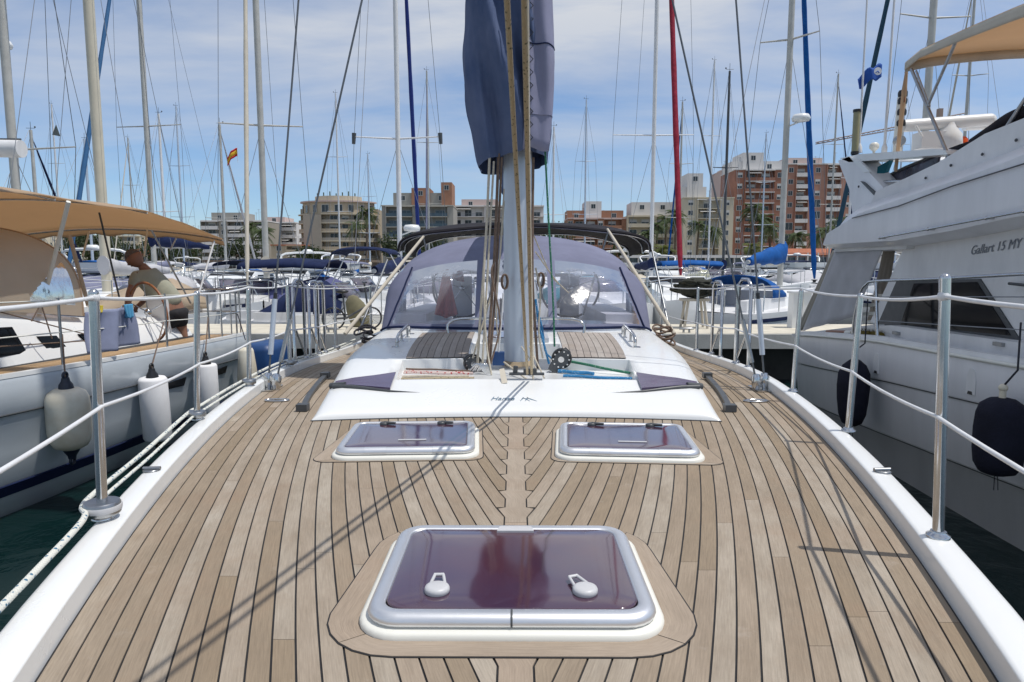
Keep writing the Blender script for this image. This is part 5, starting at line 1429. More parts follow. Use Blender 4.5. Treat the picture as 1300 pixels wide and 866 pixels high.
# long deck brush lying on the side deck
br = thing('deck_brush', 'long-handled deck brush with ochre bristles lying on the right motor yacht side deck', 'brush', tuple(SX(1100, 424, 3.78)))
MB().tube([SX(1050, 421, 3.82), SX(1084, 422, 3.80)], .02, 10).build('handle', WOODB, br)
MB().tube([SX(1075, 423, 3.80), SX(1090, 424, 3.79)], .035, 10).build('ferrule', CREAM, br)
m = MB(); random.seed(5)
c0, c1 = V(*SX(1085, 424, 3.79)), V(*SX(1118, 427, 3.77))
for k in range(520):
    t = R(); a = U(0, 2 * pi); c = c0.lerp(c1, t); d = V(cos(a), U(-.25, .25), sin(a)) * U(.055, .085); s_ = V(.003, .004, .003)
    m.add([c, c + s_, c + d + s_, c + d], [(0, 1, 2, 3)])
m.tube([c0, c1], .045, 10); m.build('bristles', BRISTLE, br)
ORG[0] = Vector((5.4, 7, WZ))
# radar arch
XA = XS + .02
m = MB()
leg = [(1063, 205), (1074, 200), (1084, 203), (1133, 256), (1110, 262), (1082, 278)]
def arch_poly(pts, x, w): return MB().prism([SX(px, py, x) for px, py in pts], (w, 0, 0))
arch_poly([(1064, 204), (1078, 199), (1090, 204), (1134, 252), (1112, 262), (1083, 277), (1078, 240)], XA - .05, .22).build('radar_arch', HULLR, RY)
arch_poly([(1066, 201), (1090, 196), (1185, 189), (1200, 191), (1203, 196), (1090, 205), (1078, 206)], XA - .05, .30).build('arch_wing', GEL, RY)
arch_poly([(1078, 199), (1090, 203), (1104, 218), (1096, 219)], XA - .07, .03).build('arch_edge', GEL, RY)
arch_poly([(1092, 230), (1096, 231), (1124, 256), (1119, 258)], XA - .07, .03).build('arch_recess', RUB, RY)
MB().prism([Vector(SX(px, py, XA)) for px, py in ((1066, 201), (1090, 196), (1100, 205), (1078, 206))], (2 * (CR - XA), 0, 0)).build('arch_beam', GEL, RY)
def at(px, py, x=XA + .35): return Vector(SX(px, py, x))
d8 = 8.2
def PP(px, py, d=7.9): return Vector(P(px, py, d))
# open-array scanner, dome, speakers, lamps and aerials
m = MB(); m.tube([PP(1146, 160), PP(1257, 152)], .068, 14); m.ball(PP(1146, 160), (.07, .05, .068), 10, 8); m.ball(PP(1257, 152), (.07, .05, .068), 10, 8); m.build('radar_scanner', GEL, RY)
m = MB(); m.tube([PP(1224, 160, 8.1), PP(1268, 158, 8.1)], .055, 12); m.build('horn_tube', GEL, RY)
c = PP(1202, 190); m = MB(); m.lathe([(.12, 0), (.15, .06), (.14, .16), (.08, .24), (.07, .29)], c, 20); m.build('radar_pedestal', GEL, RY)
m = MB(); c = PP(1182, 178); m.box(c.x - .16, c.x + .12, c.y - .1, c.y + .1, c.z - .10, c.z + .08); m.build('equipment_box', GELW, RY)
m = MB(); m.lathe([(.055, 0), (.055, .05), (.03, .08)], PP(1222, 183), 14); m.build('orange_lamp', ORANGE, RY)
m = MB(); c = PP(1109, 201); m.tube([c, c + V(0, 0, .12)], .015, 8); m.lathe([(.02, .08), (.05, .11), (.05, .15), (.03, .17)], c, 12); m.build('gps_antenna', CREAM, RY)
m = MB(); c = PP(1085, 196); m.tube([c, c + V(0, 0, .46)], .036, 12); m.build('light_pole', pm('olive_tube', (.34, .33, .20), .5), RY)
m = MB(); m.lathe([(.042, 0), (.042, .03)], c + V(0, 0, .46), 12); m.lathe([(.042, 0), (.042, .03)], c, 12); m.build('pole_cap', BLACK, RY)
for px, r in ((1090.5, .010), (1122.5, .012)):
    m = MB(); c = PP(px, 194); m.tube([c, c + V((px - 1100) * .0008, 0, 2.6)], [r * 1.3, r * .8], 8); m.lathe([(.03, 0), (.03, .06), (.015, .1)], c, 10); m.build('whip_aerial', LIFEL, RY)
m = MB(); c = PP(1139, 196); m.tube([c, c + V(0, 0, .62)], [.05, .035], 12); m.tube([c + V(.02, 0, .5), c + V(.02, 0, .62)], .045, 10); m.build('light_mast', CREAM, RY)
m = MB()
for q in (.30, .42, .54, .62): m.lathe([(.045, 0), (.05, .02), (.05, .05), (.04, .07)], c + V(.01, -.02, q), 12)
m.build('navigation_lamps', BLACK, RY)
m = MB(); m.lathe([(.06, -.03), (.065, 0), (.05, .05)], PP(1142, 179, 7.7), 16, (-.2, -1, 0)); m.build('horn', DSTEEL, RY)
MB().tube([PP(1163, 160, 7.8), PP(1171, 174, 7.8)], .012, 8).build('lamp_arm', GEL, RY)
m = MB(); m.prism([PP(1114, 212, 7.8), PP(1130, 203, 7.8), PP(1124, 218, 7.8), PP(1112, 232, 7.8)], (.05, .02, 0)); m.prism([PP(1122, 197, 7.8), PP(1131, 195, 7.8), PP(1127, 203, 7.8)], (.05, .02, 0)); m.build('folded_parasol', TEALC, RY)
# flybridge screen: smoked panels and dark cover
cloth_poly([(1205, 188), (1262, 168), (1250, 206), (1188, 226)], XA + .10, BLACKC, 'screen_cover', RY, amp=.006)
cloth_poly([(1240, 176), (1345, 130), (1345, 172), (1205, 222)], XA + .05, BLACKC, 'screen_cover', RY, amp=.01)
m = MB(); m.tube(spl([at(1236, 182, XA + .06), at(1262, 164, XA + .06), at(1290, 146, XA + .06), at(1345, 128, XA + .06)], 5), .05, 8); m.build('helm_seat_cover', BLACKC, RY)
cloth_poly([(1104, 232), (1196, 192), (1186, 226), (1140, 244)], XA + .20, VINYLD, 'smoked_screen', RY, amp=.004)
MB().tube([at(1100, 236, XA + .18), at(1150, 212, XA + .18), at(1205, 190, XA + .18)], .014, 8).build('screen_frame', RUB, RY)
for q in (((1098, 232), (1185, 228)), ((1110, 238), (1172, 236))): MB().tube([at(*q[0], XA + .02), at(*q[1], XA + .02)], .014, 8).build('fly_rail', STEEL, RY)
# flybridge awning with its tube frame
def raw(t, s):
    px = lin([(0, 1150), (1, 1420)], t); top = lin([(1150, 80), (1165, 66), (1230, 36), (1300, 6), (1420, -34)], px)
    e = Vector(SX(px, top, XS + .02)); return Vector((e.x + (2 * CR - 2 * XS) * s, e.y, e.z + .14 * sin(pi * s) ** .7))
rows = [[raw(i / 14, j / 12) for j in range(13)] for i in range(15)]
ra = MB().sheet(rows[::-1], .01).build('flybridge_awning', TAN, RY)
rows = [[raw(i / 14, 0) + V(-.005, 0, -.07 * k - (.05 * (i / 14) * k)) for k in (0, .35, .7, 1)] for i in range(15)]
MB().sheet(rows, .005).build('side_valance', CREAMC, ra)
rows = [[raw(0, j / 12) + V(0, .003, -.09 * k) for k in (0, .5, 1)] for j in range(13)]
MB().sheet(rows, .005).build('end_valance', CREAMC, ra)
for a, b, r in (((1157, 88), (1222, 240), .016), ((1217, 45), (1177, 136), .014), ((1345, 60), (1226, 240), .016), ((1163, 90), (1180, 135), .010)):
    MB().tube([SX(*a, XS + .03), SX(*b, XS - .02)], r, 8).build('awning_tube', DSTEEL, ra)
MB().tube([SX(1151, 90, XS + .1), SX(1148, 115, XS + .1), SX(1137, 218, XS + .1)], [.014, .026, .018], 8).build('strap', TAN, ra)
MB().tube([SX(1150, 85, XS + .1), SX(1148, 130, XS + .1)], .008, 6).build('strap_cord', WOODB, ra)
p = V(*SX(1224, 243, XS - .12)); MB().box(p.x - .02, p.x + .04, p.y - .07, p.y + .07, p.z - .05, p.z + .06).build('tube_foot', DSTEEL, ra)
# fenders on the motor yacht, in navy socks
def bag(px0, px1, py0, py1, x, label, rope_px, prof):
    c = (px0 + px1) / 2; top = V(*SX(c, py0, x)); bot = V(*SX(c, py1, x)); L = top.z - bot.z; rad = abs(px1 - px0) / 2 / FPX * top.y
    o = thing('fender', label, 'fender', (top.x, top.y, bot.z))
    m = MB(); rings = []
    for r, z in prof: rings.append([(top.x + rad * r * (cos(2 * pi * k / 28)) * (1 + .035 * sin(6 * 2 * pi * k / 28 + z * 4)), top.y + rad * r * sin(2 * pi * k / 28) * (1 + .03 * sin(5 * 2 * pi * k / 28)), bot.z + L * z) for k in range(28)])
    m.loft(rings, True, True); m.build('body', FENB, o)
    m = MB(); m.tube([(top.x, top.y, top.z), (top.x, top.y, top.z + .06)], .022, 8); m.ball((top.x, top.y, top.z + .07), .03, 8, 6); m.build('eye', FEND if px1 > 1200 else BLACK, o)
    MB().tube([(top.x, top.y, top.z + .08), SX(rope_px[0], rope_px[1], x + .02), SX(rope_px[0] + 4, rope_px[1] - 60, 3.70)], .007, 6).build('lanyard', ROPEK, o)
    m = MB()
    for s_ in (-1, 1): m.tube([(top.x + s_ * .01, top.y, bot.z), (top.x + s_ * .015, top.y - .01, bot.z - .11)], .003, 5)
    m.build('drawstring', ROPEK, o)
bag(1066, 1105, 455, 543, 3.42, 'slim navy-socked fender between the second and third right stanchions, off the motor yacht', (1098, 436), [(.25, 0), (.62, .05), (.85, .18), (.97, .4), (1, .6), (.95, .78), (.70, .90), (.35, .97), (.15, 1)])
bag(1243, 1302, 505, 606, 3.38, 'fat navy-socked fender hanging at the right edge of the picture off the motor yacht', (1292, 470), [(.35, 0), (.70, .04), (.9, .14), (.99, .32), (1, .6), (.93, .80), (.80, .92), (.5, .985), (.25, 1)])
# blue flag flying from the second aerial
def flag(p, w, h, mat, label, par_label=None, dirx=-1, droop=.25, mark=None, thick=.004):
    p = Vector(p); ORG[0] = p; rows = []
    for i in range(13):
        u = i / 12; row = []
        for j in range(7):
            v = j / 6; row.append(p + V(dirx * w * u, .05 * sin(u * 9 + v) * u, -h * v - droop * w * u * u + .02 * sin(u * 12 + v * 2)))
        rows.append(row)
    o = MB().sheet(rows, thick).build('flag', mat, None, label=label, cat='flag'); o.location = p
    return o
fl = flag(PP(1120, 82, 7.9), .25, .15, pm('flag_blue', (.02, .10, .42), .8), 'small blue flag with a white emblem flying from an aerial above the right motor yacht', dirx=-1, droop=.55)
p = PP(1120, 82, 7.9)
m = MB(); m.lathe([(.042, 0), (.042, .004)], p + V(-.070, -.050, -.085), 16, (0, -1, 0)); m.build('emblem', LIFEL, fl)
m = MB(); m.tube([p + V(-.095, -.052, -.10), p + V(-.07, -.053, -.085), p + V(-.055, -.052, -.105)], .006, 6); m.build('emblem_wave', pm('flag_ink', (.02, .10, .42), .8), fl)
# ================================================================== pontoon and what stands on it
ORG[0] = V(0, 0, 0)
PY0, PY1, PT = 11.9, 13.9, -.42
def pontoon(y0, y1, x0, x1, nm='pontoon'):
    L = 6.0; x = x0; first = None
    while x < x1:
        o = MB().box(x + .015, x + L - .015, y0, y1, PT - .26, PT - .004)
        if first is None: first = o.build(nm + '_slab', CONC, kind='structure'); base = x
        else:
            c = first.copy(); COL.objects.link(c); c.location.x = x - base
        x += L
    MB().box(x0, x1, y0 + .10, y1 - .06, PT - .01, PT + .003).build(nm + '_surface', CONCT, kind='structure')
    MB().box(x0, x1, y0 + .45, y1 - .3, -1.9, PT - .26).build(nm + '_underside', PILE_SHADE, kind='structure')  # solid dark block standing in for the piles and the shade between them
pontoon(PY0, PY1, -42, 42)
pontoon(33.5, 35, -60, 60, 'far_pontoon')
def bollard(px, d, label, grp=None):
    x, y, z = P(px, 400, d); o = thing('mooring_cleat', label, 'cleat', (x, y, PT), group=grp, local=True)
    m = MB(); m.tube([(-.13, 0, .07), (-.09, 0, .075), (.09, 0, .075), (.13, 0, .07)], [.012, .02, .02, .012], 8)
    for s_ in (-.05, .05): m.tube([(s_, 0, 0), (s_, 0, .07)], .02, 8)
    m.build('horn', DSTEEL, o)
bollard(420, 12.1, 'low steel mooring cleat on the pontoon edge left of the folding bicycle')
bollard(872, 12.1, 'low steel mooring cleat on the pontoon edge right of the foreground sprayhood')
# service pedestal
x, y, z = P(1014, 400, 13.1)
pd = thing('service_pedestal', 'white water and power pedestal standing on the pontoon by the right motor yacht stern', 'pedestal', (x, y, PT), local=True)
MB().prism([(-.17, -.12, 0), (.17, -.12, 0), (.17, .12, 0), (-.17, .12, 0)], (.01, 0, .66)).build('body', GEL, pd)
m = MB().box(-.07, .03, -.14, -.12, .42, .56); m.build('socket_cover', CREAM, pd); MB().box(-.19, .20, -.14, .14, .66, .70).build('cap', GELW, pd)
# timber trestle with ropes
x, y, z = P(881, 408, 13.0)
tr = thing('trestle', 'pale wooden trestle standing on the pontoon under the dark net heap', 'trestle', (x, y, PT), local=True)
for a, b in ((-.15, -.22), (.15, .22)):
    for q in (-.12, .12): MB().tube([(b, q * 1.3, 0), (a, q, .52)], .026, 6).build('leg', CREAMC, tr)
MB().box(-.26, .26, -.15, .15, .52, .57).build('top', CREAMC, tr)
nb = thing('net_heap', 'dark olive net heap piled on the trestle below the red furled sail', 'net', (x, y, PT + .57), local=True)
random.seed(3); m = MB()
for k in range(46):
    c = V(U(-.42, .42), U(-.2, .2), U(.06, .42)); r = U(.06, .13); m.tube([c * .8 + V(r * cos(t), r * .7 * sin(t), r * .3 * sin(t + k)) for t in [i * pi / 6 for i in range(13)]], .026, 5, False)
m.ball((0, 0, .2), (.34, .2, .2), 12, 8); m.build('net', GREENC, nb)
# folding bicycle and khaki bag
x, y, z = P(447, 400, 12.7)
bk = thing('bicycle', 'small dark folding bicycle parked on the pontoon left of the foreground sprayhood', 'bicycle', (x, y, PT), rotz=radians(20), local=True)
for wx in (-.34, .34):
    m = MB(); m.tube([(wx + .20 * cos(t), 0, .21 + .20 * sin(t)) for t in [i * pi / 14 for i in range(29)]], .018, 6, False); w = m.build('wheel', BLACK, bk)
    m = MB()
    for k in range(10): m.tube([(wx, 0, .21), (wx + .19 * cos(k * pi / 5), 0, .21 + .19 * sin(k * pi / 5))], .003, 4)
    m.build('spokes', STEEL, w)
m = MB(); m.tube([(-.34, 0, .21), (-.1, 0, .22), (.26, 0, .42), (.30, 0, .45)], .02, 8); m.tube([(.34, 0, .21), (.28, 0, .5), (.24, 0, .86)], .018, 8); m.tube([(-.12, 0, .22), (-.16, 0, .68)], .016, 8); m.tube([(-.34, 0, .21), (-.14, 0, .42)], .012, 6); m.build('frame', RUB, bk)
MB().tube([(.24, -.26, .88), (.22, 0, .87), (.24, .26, .88)], .014, 8).build('handlebar', BLACK, bk)
MB().ball((-.17, 0, .71), (.12, .06, .035), 10, 6).build('saddle', BLACK, bk)
x, y, z = P(459, 400, 13.2)
bg_ = thing('sack', 'khaki canvas sack slumped beside the folding bicycle', 'sack', (x, y, PT), local=True)
m = MB(); m.loft([[(r * (1 + .14 * sin(3 * a + z_ * 7)) * cos(a) - z_ * .25, r * .6 * sin(a), z_) for a in [2 * pi * k / 20 for k in range(20)]] for z_, r in ((0, .16), (.1, .22), (.3, .22), (.48, .17), (.6, .08), (.62, .02))], True, True); m.build('bag', pm('khaki_canvas', (.22, .20, .12), .9, var=.3, vscale=6), bg_)
# blue plastic float moored between the left yacht's stern and the pontoon
x, y, z = P(334, 450, 10.9)
fb = thing('float', 'dark blue plastic float under the pontoon behind the left yacht stern', 'float', (x, y, WZ), local=True)
m = MB(); m.loft([[(px_ * s_, py_ * s_, z_) for px_, py_ in rrect(.62, 1.0, .12, 4)] for z_, s_ in ((-.1, .92), (.05, 1), (.75, 1), (.84, .93), (.86, .6))], True, True); m.build('body', BLUEP, fb)

# ================================================================== boats
def hullf(L, B, fb=1.0, fbow=1.25, n=22, stern=.80, rake=.0):
    def g(t): return interp([(0, stern), (.25, .96), (.45, 1.0), (.65, .90), (.82, .60), (.93, .28), (1, .02)], t)
    return g
def boat_hull(root, L, B, fb, fbow, mat, stern=.8, stripe=None, name='hull', keel=.5):
    g = hullf(L, B, stern=stern); m = MB(); N = 22
    for sg in (-1, 1):
        rings = []
        for i in range(N + 1):
            t = i / N; y = -L / 2 + L * t; b = B / 2 * g(t); z = fb + (fbow - fb) * t ** 2 - .06 * sin(pi * t)
            rk = .10 * L * max(0, t - .8) * 1.2
            rings.append([(sg * b, y, z), (sg * b * .99, y - rk * .1, z * .7), (sg * b * .94, y - rk * .3, z * .3), (sg * b * .86, y - rk * .6, 0), (sg * b * .5, y - rk, -.35), (0, y - rk, -.45)])
        if sg < 0: rings = rings[::-1]
        m.loft(rings, False, False, True)
    t0 = B / 2 * stern; m.add([(-t0, -L / 2, fb), (t0, -L / 2, fb), (t0 * .9, -L / 2, 0), (-t0 * .9, -L / 2, 0)], [(0, 1, 2, 3)])
    h = m.build(name, mat, root)
    rows = []
    for i in range(N + 1):
        t = i / N; y = -L / 2 + L * t; b = B / 2 * g(t); z = fb + (fbow - fb) * t ** 2 - .06 * sin(pi * t); rows.append([(-b, y, z - .01), (0, y, z + .03), (b, y, z - .01)])
    MB().loft(rows[::-1], False, False, True).build('deck', GELW, root)
    if stripe:
        m = MB()
        for sg in (-1, 1):
            rings = []
            for i in range(N + 1):
                t = i / N; y = -L / 2 + L * t; b = B / 2 * g(t) + .008; z = fb + (fbow - fb) * t ** 2 - .06 * sin(pi * t); rings.append([(sg * b, y, z - .12), (sg * b, y, z - .20)])
            m.loft(rings, False, False, True)
        m.build('stripe', stripe, h)
    return h
def zdk(L, fb, fbow, y): t = y / L + .5; return fb + (fbow - fb) * t ** 2 - .06 * sin(pi * max(0, min(1, t)))
def stays(root, pts, r, mat, nm):
    MB().tube(pts, r, 5).build(nm, mat, root)
def sailboat(label, mx, my, hdg, L=10, B=3.2, H=14, mw=.16, hullmat=None, mastmat=None, cover=NAVY, furl=None, sp=((.45, 1.0),), hood=None, bimini=None, radar=None, stripe=NAVY, det=2, mf=.08, group=None, stayr=.007, boomL=None, topgear=True, bh=.78, nm='sailing_boat'):
    """mast foot stands at mx, my; hdg is the direction of the bow (radians from +y towards +x)"""
    hullmat = hullmat or GEL; mastmat = mastmat or MASTB
    ym = L * mf; c, s = cos(hdg), sin(hdg)
    root = thing(nm, label, 'boat', (mx - ym * s, my - ym * c, WZ), rotz=-hdg, group=group, local=True)
    fb, fbow = .95 + .01 * L, 1.15 + .02 * L
    boat_hull(root, L, B, fb, fbow, hullmat, stripe=stripe)
    zd_ = lambda y: zdk(L, fb, fbow, y)
    # coachroof
    m = MB(); rings = []
    for t, w, h in ((-.14, .58, .02), (-.13, .60, .36), (.0, .58, .40), (.12, .48, .34), (.24, .30, .16), (.28, .22, .02)):
        y = L * t; rings.append([(-B / 2 * w, y, zd_(y) - .02), (-B / 2 * w * .92, y, zd_(y) + h * .85), (-B / 2 * w * .6, y, zd_(y) + h), (B / 2 * w * .6, y, zd_(y) + h), (B / 2 * w * .92, y, zd_(y) + h * .85), (B / 2 * w, y, zd_(y) - .02)])
    m.loft(rings[::-1], False, True, True); cr_ = m.build('coachroof', GEL, root)
    if det > 0:
        for sg in (-1, 1):
            for a, b in ((-.10, -.03), (.0, .06), (.10, .15)):
                q = []
                for t, hh in ((a, .10), (b, .10), (b - .008, .24), (a + .008, .24)):
                    w = lin([(-.14, .60), (.0, .58), (.12, .48), (.24, .30)], t) * lin([(0, 1.0), (.36, .925)], hh); y = L * t; q.append((sg * (B / 2 * w + .012), y, zd_(y) + hh))
                MB().prism(q, (sg * -.03, 0, 0)).build('window', GLASSD, cr_)
    # cockpit well and coaming
    m = MB(); y0, y1 = -L * .44, -L * .15
    for sg in (-1, 1): m.box(min(sg * B * .22, sg * B * .30), max(sg * B * .22, sg * B * .30), y0, y1, fb - .05, fb + .24)
    m.box(-B * .22, B * .22, y1 - .04, y1, fb - .05, fb + .38); m.build('coaming', GELW, root)
    # mast and gear
    zm = zd_(ym) + .3
    ms = MB().tube([(0, ym, zm - .3), (0, ym, H * .7), (0, ym, H)], [mw / 2, mw / 2, mw / 2 * .8], 12).build('mast', mastmat, root)
    for f, w in sp:
        z = H * f
        for sg in (-1, 1): MB().tube([(0, ym, z), (sg * w, ym - .12, z + .04)], [.03, .018], 6).build('spreader', mastmat, ms)
    if bimini:
        for sg in (-1, 1): MB().tube([(sg * sp[0][1], ym - .12, H * sp[0][0] + .14), (sg * (sp[0][1] + .02), ym - .12, H * sp[0][0] - .16)], [.065, .05], 8).build('spreader_boot', RUB, ms)
    if topgear:
        m = MB(); m.tube([(0, ym, H), (0, ym, H + .35)], .010, 5); m.tube([(-.18, ym, H + .08), (.18, ym, H + .08)], .010, 5); m.ball((.18, ym, H + .13), .04, 6, 4); m.build('masthead_gear', RUB, ms)
    wmax = max(w for f, w in sp)
    for sg in (-1, 1):
        cp = (sg * B * .46, ym - .1, zd_(ym)); pts = [cp] + [(sg * w * 1.0, ym - .12, H * f + .04) for f, w in sp] + [(0, ym, H * .985)]
        stays(root, pts, stayr, WIREL if det < 2 else WIRE, 'shroud')
        stays(root, [(sg * B * .44, ym + .35, zd_(ym)), (0, ym, H * sp[0][0] - .1)], stayr, WIREL, 'lower_shroud')
    yb = L * .48; zb = zd_(yb) + .05
    stays(root, [(0, -L * .49, fb + .1), (0, ym - .1, H)], stayr, WIREL, 'backstay')
    if furl:
        top = V(0, ym + .15, H * .94); bot = V(0, yb, zb + .25); m = MB(); pts, rr_ = [], []
        for i in range(25):
            t = i / 24; pts.append(bot.lerp(top, t)); rr_.append(lin([(0, .03), (.03, .075), (.3, .085), (.8, .06), (1, .03)], t) * (1 + .07 * sin(i * 2.3)) * (furl[1] if isinstance(furl, tuple) else 1))
        m.tube(pts, rr_, 8).build('furled_sail', furl[0] if isinstance(furl, tuple) else furl, root)
        MB().lathe([(.10, 0), (.10, .03), (.05, .05), (.05, .10), (.10, .12), (.10, .14)], (0, yb, zb + .08), 12).build('furling_drum', BLACK, root)
    else: stays(root, [(0, yb, zb), (0, ym, H * .96)], stayr, WIREL, 'forestay')
    bl = boomL or L * .36; zb2 = zd_(ym) + bh; ch0 = .62 if bh > .9 else .40
    MB().tube([(0, ym - .1, zb2), (0, ym - bl, zb2 + .05)], .055, 8).build('boom', mastmat, root)
    if cover:
        m = MB(); rings = []
        for i in range(15):
            t = i / 14; y = ym + .12 - bl * t; h = lin([(0, ch0), (.08, ch0 * .8), (.5, ch0 * .55), (1, .12)], t); w = lin([(0, .15), (.3, .19), (1, .08)], t)
            rings.append([(w * cos(a) * (1 + .12 * sin(i * 1.9 + 3 * a)), y, zb2 + .02 + h * .5 + (h * .5 + .04) * sin(a) + .02 * sin(i * 1.3)) for a in [2 * pi * k / 12 for k in range(12)]])
        m.loft(rings, True, True).build('sail_cover', cover, root)
    if hood:
        rows = []; y0 = -L * .13
        for i in range(7):
            t = i / 6; h = lin([(0, .02), (.25, .28), (.6, .50), (1, .52)], t); rows.append([V(B * .31 * cos(pi * j / 16), y0 - 1.25 * t, fb + .24 + (h + .02) * max(0, sin(pi * j / 16)) ** .6) for j in range(17)])
        hd_ = MB().sheet(rows[1:], .01).build('sprayhood', hood, root)
        MB().sheet([[p + V(0, .012, .004) for p in r_[3:14]] for r_ in rows[1:4]], .004).build('clear_window', VINYL, hd_)
    if bimini:
        rows = [[V(B * .20 * cos(pi * j / 12), -L * .27 - L * .14 * i / 6, fb + 1.25 + .16 * max(0, sin(pi * j / 12)) ** .7 - .05 * (i == 0 or i == 6)) for j in range(13)] for i in range(7)]
        b2 = MB().sheet(rows, .012).build('bimini', bimini, root)
        for sg in (-1, 1):
            for a_, b_2 in ((-.28, -.31), (-.40, -.34)): MB().tube([(sg * B * .20, L * a_, fb + 1.25), (sg * B * .36, L * b_2, fb + .1)], .014, 6).build('hoop_leg', STEEL, b2)
    if radar:
        z, fx = radar; m = MB(); m.lathe([(.05, -.02), (.22, 0), (.25, .08), (.20, .17), (.02, .19)], (fx * .34, ym + .12, z), 20); m.tube([(0, ym, z - .14), (fx * .34, ym + .12, z)], .025, 6); m.build('radar_dome', GEL, root)
    if det > 0:
        # guard rails
        g = hullf(L, B)
        for sg in (-1, 1):
            pts = []
            for k, t in enumerate((.03, .16, .30, .45, .60, .74)):
                y = -L / 2 + L * t; x = sg * (B / 2 * g(t) - .06); z = zd_(y); pts.append((x, y, z + .58)); MB().tube([(x, y, z), (x, y, z + .6)], .012, 6).build('stanchion', STEEL, root)
            t = .86; y = -L / 2 + L * t; pts.append((sg * (B / 2 * g(t) - .05), y, zd_(y) + .6))
            MB().tube(pts, .0075, 5).build('guard_wire', LIFEL, root); MB().tube([(a, b, c_ - .28) for a, b, c_ in pts], .0065, 5).build('guard_wire', LIFEL, root)
        m = MB(); y = L * .36; x = B / 2 * g(.86) - .05; z = zd_(L * .45)
        m.tube(spl([(-x, y, z), (-x, y, z + .58), (-x * .5, L * .45, z + .62), (0, L * .49, z + .64), (x * .5, L * .45, z + .62), (x, y, z + .58), (x, y, z)], 4), .014, 6)
        m.build('pulpit', STEEL, root)
        m = MB(); x = B / 2 * .76; y = -L * .49
        m.tube(spl([(-x, y + L * .09, fb), (-x, y + L * .09, fb + .58), (-x, y, fb + .6), (0, y, fb + .6), (x, y, fb + .6), (x, y + L * .09, fb + .58), (x, y + L * .09, fb)], 4), .014, 6)
        for xx in (-x * .5, x * .5): m.tube([(xx, y, fb), (xx, y, fb + .6)], .012, 5)
        m.build('pushpit', STEEL, root)
    return root
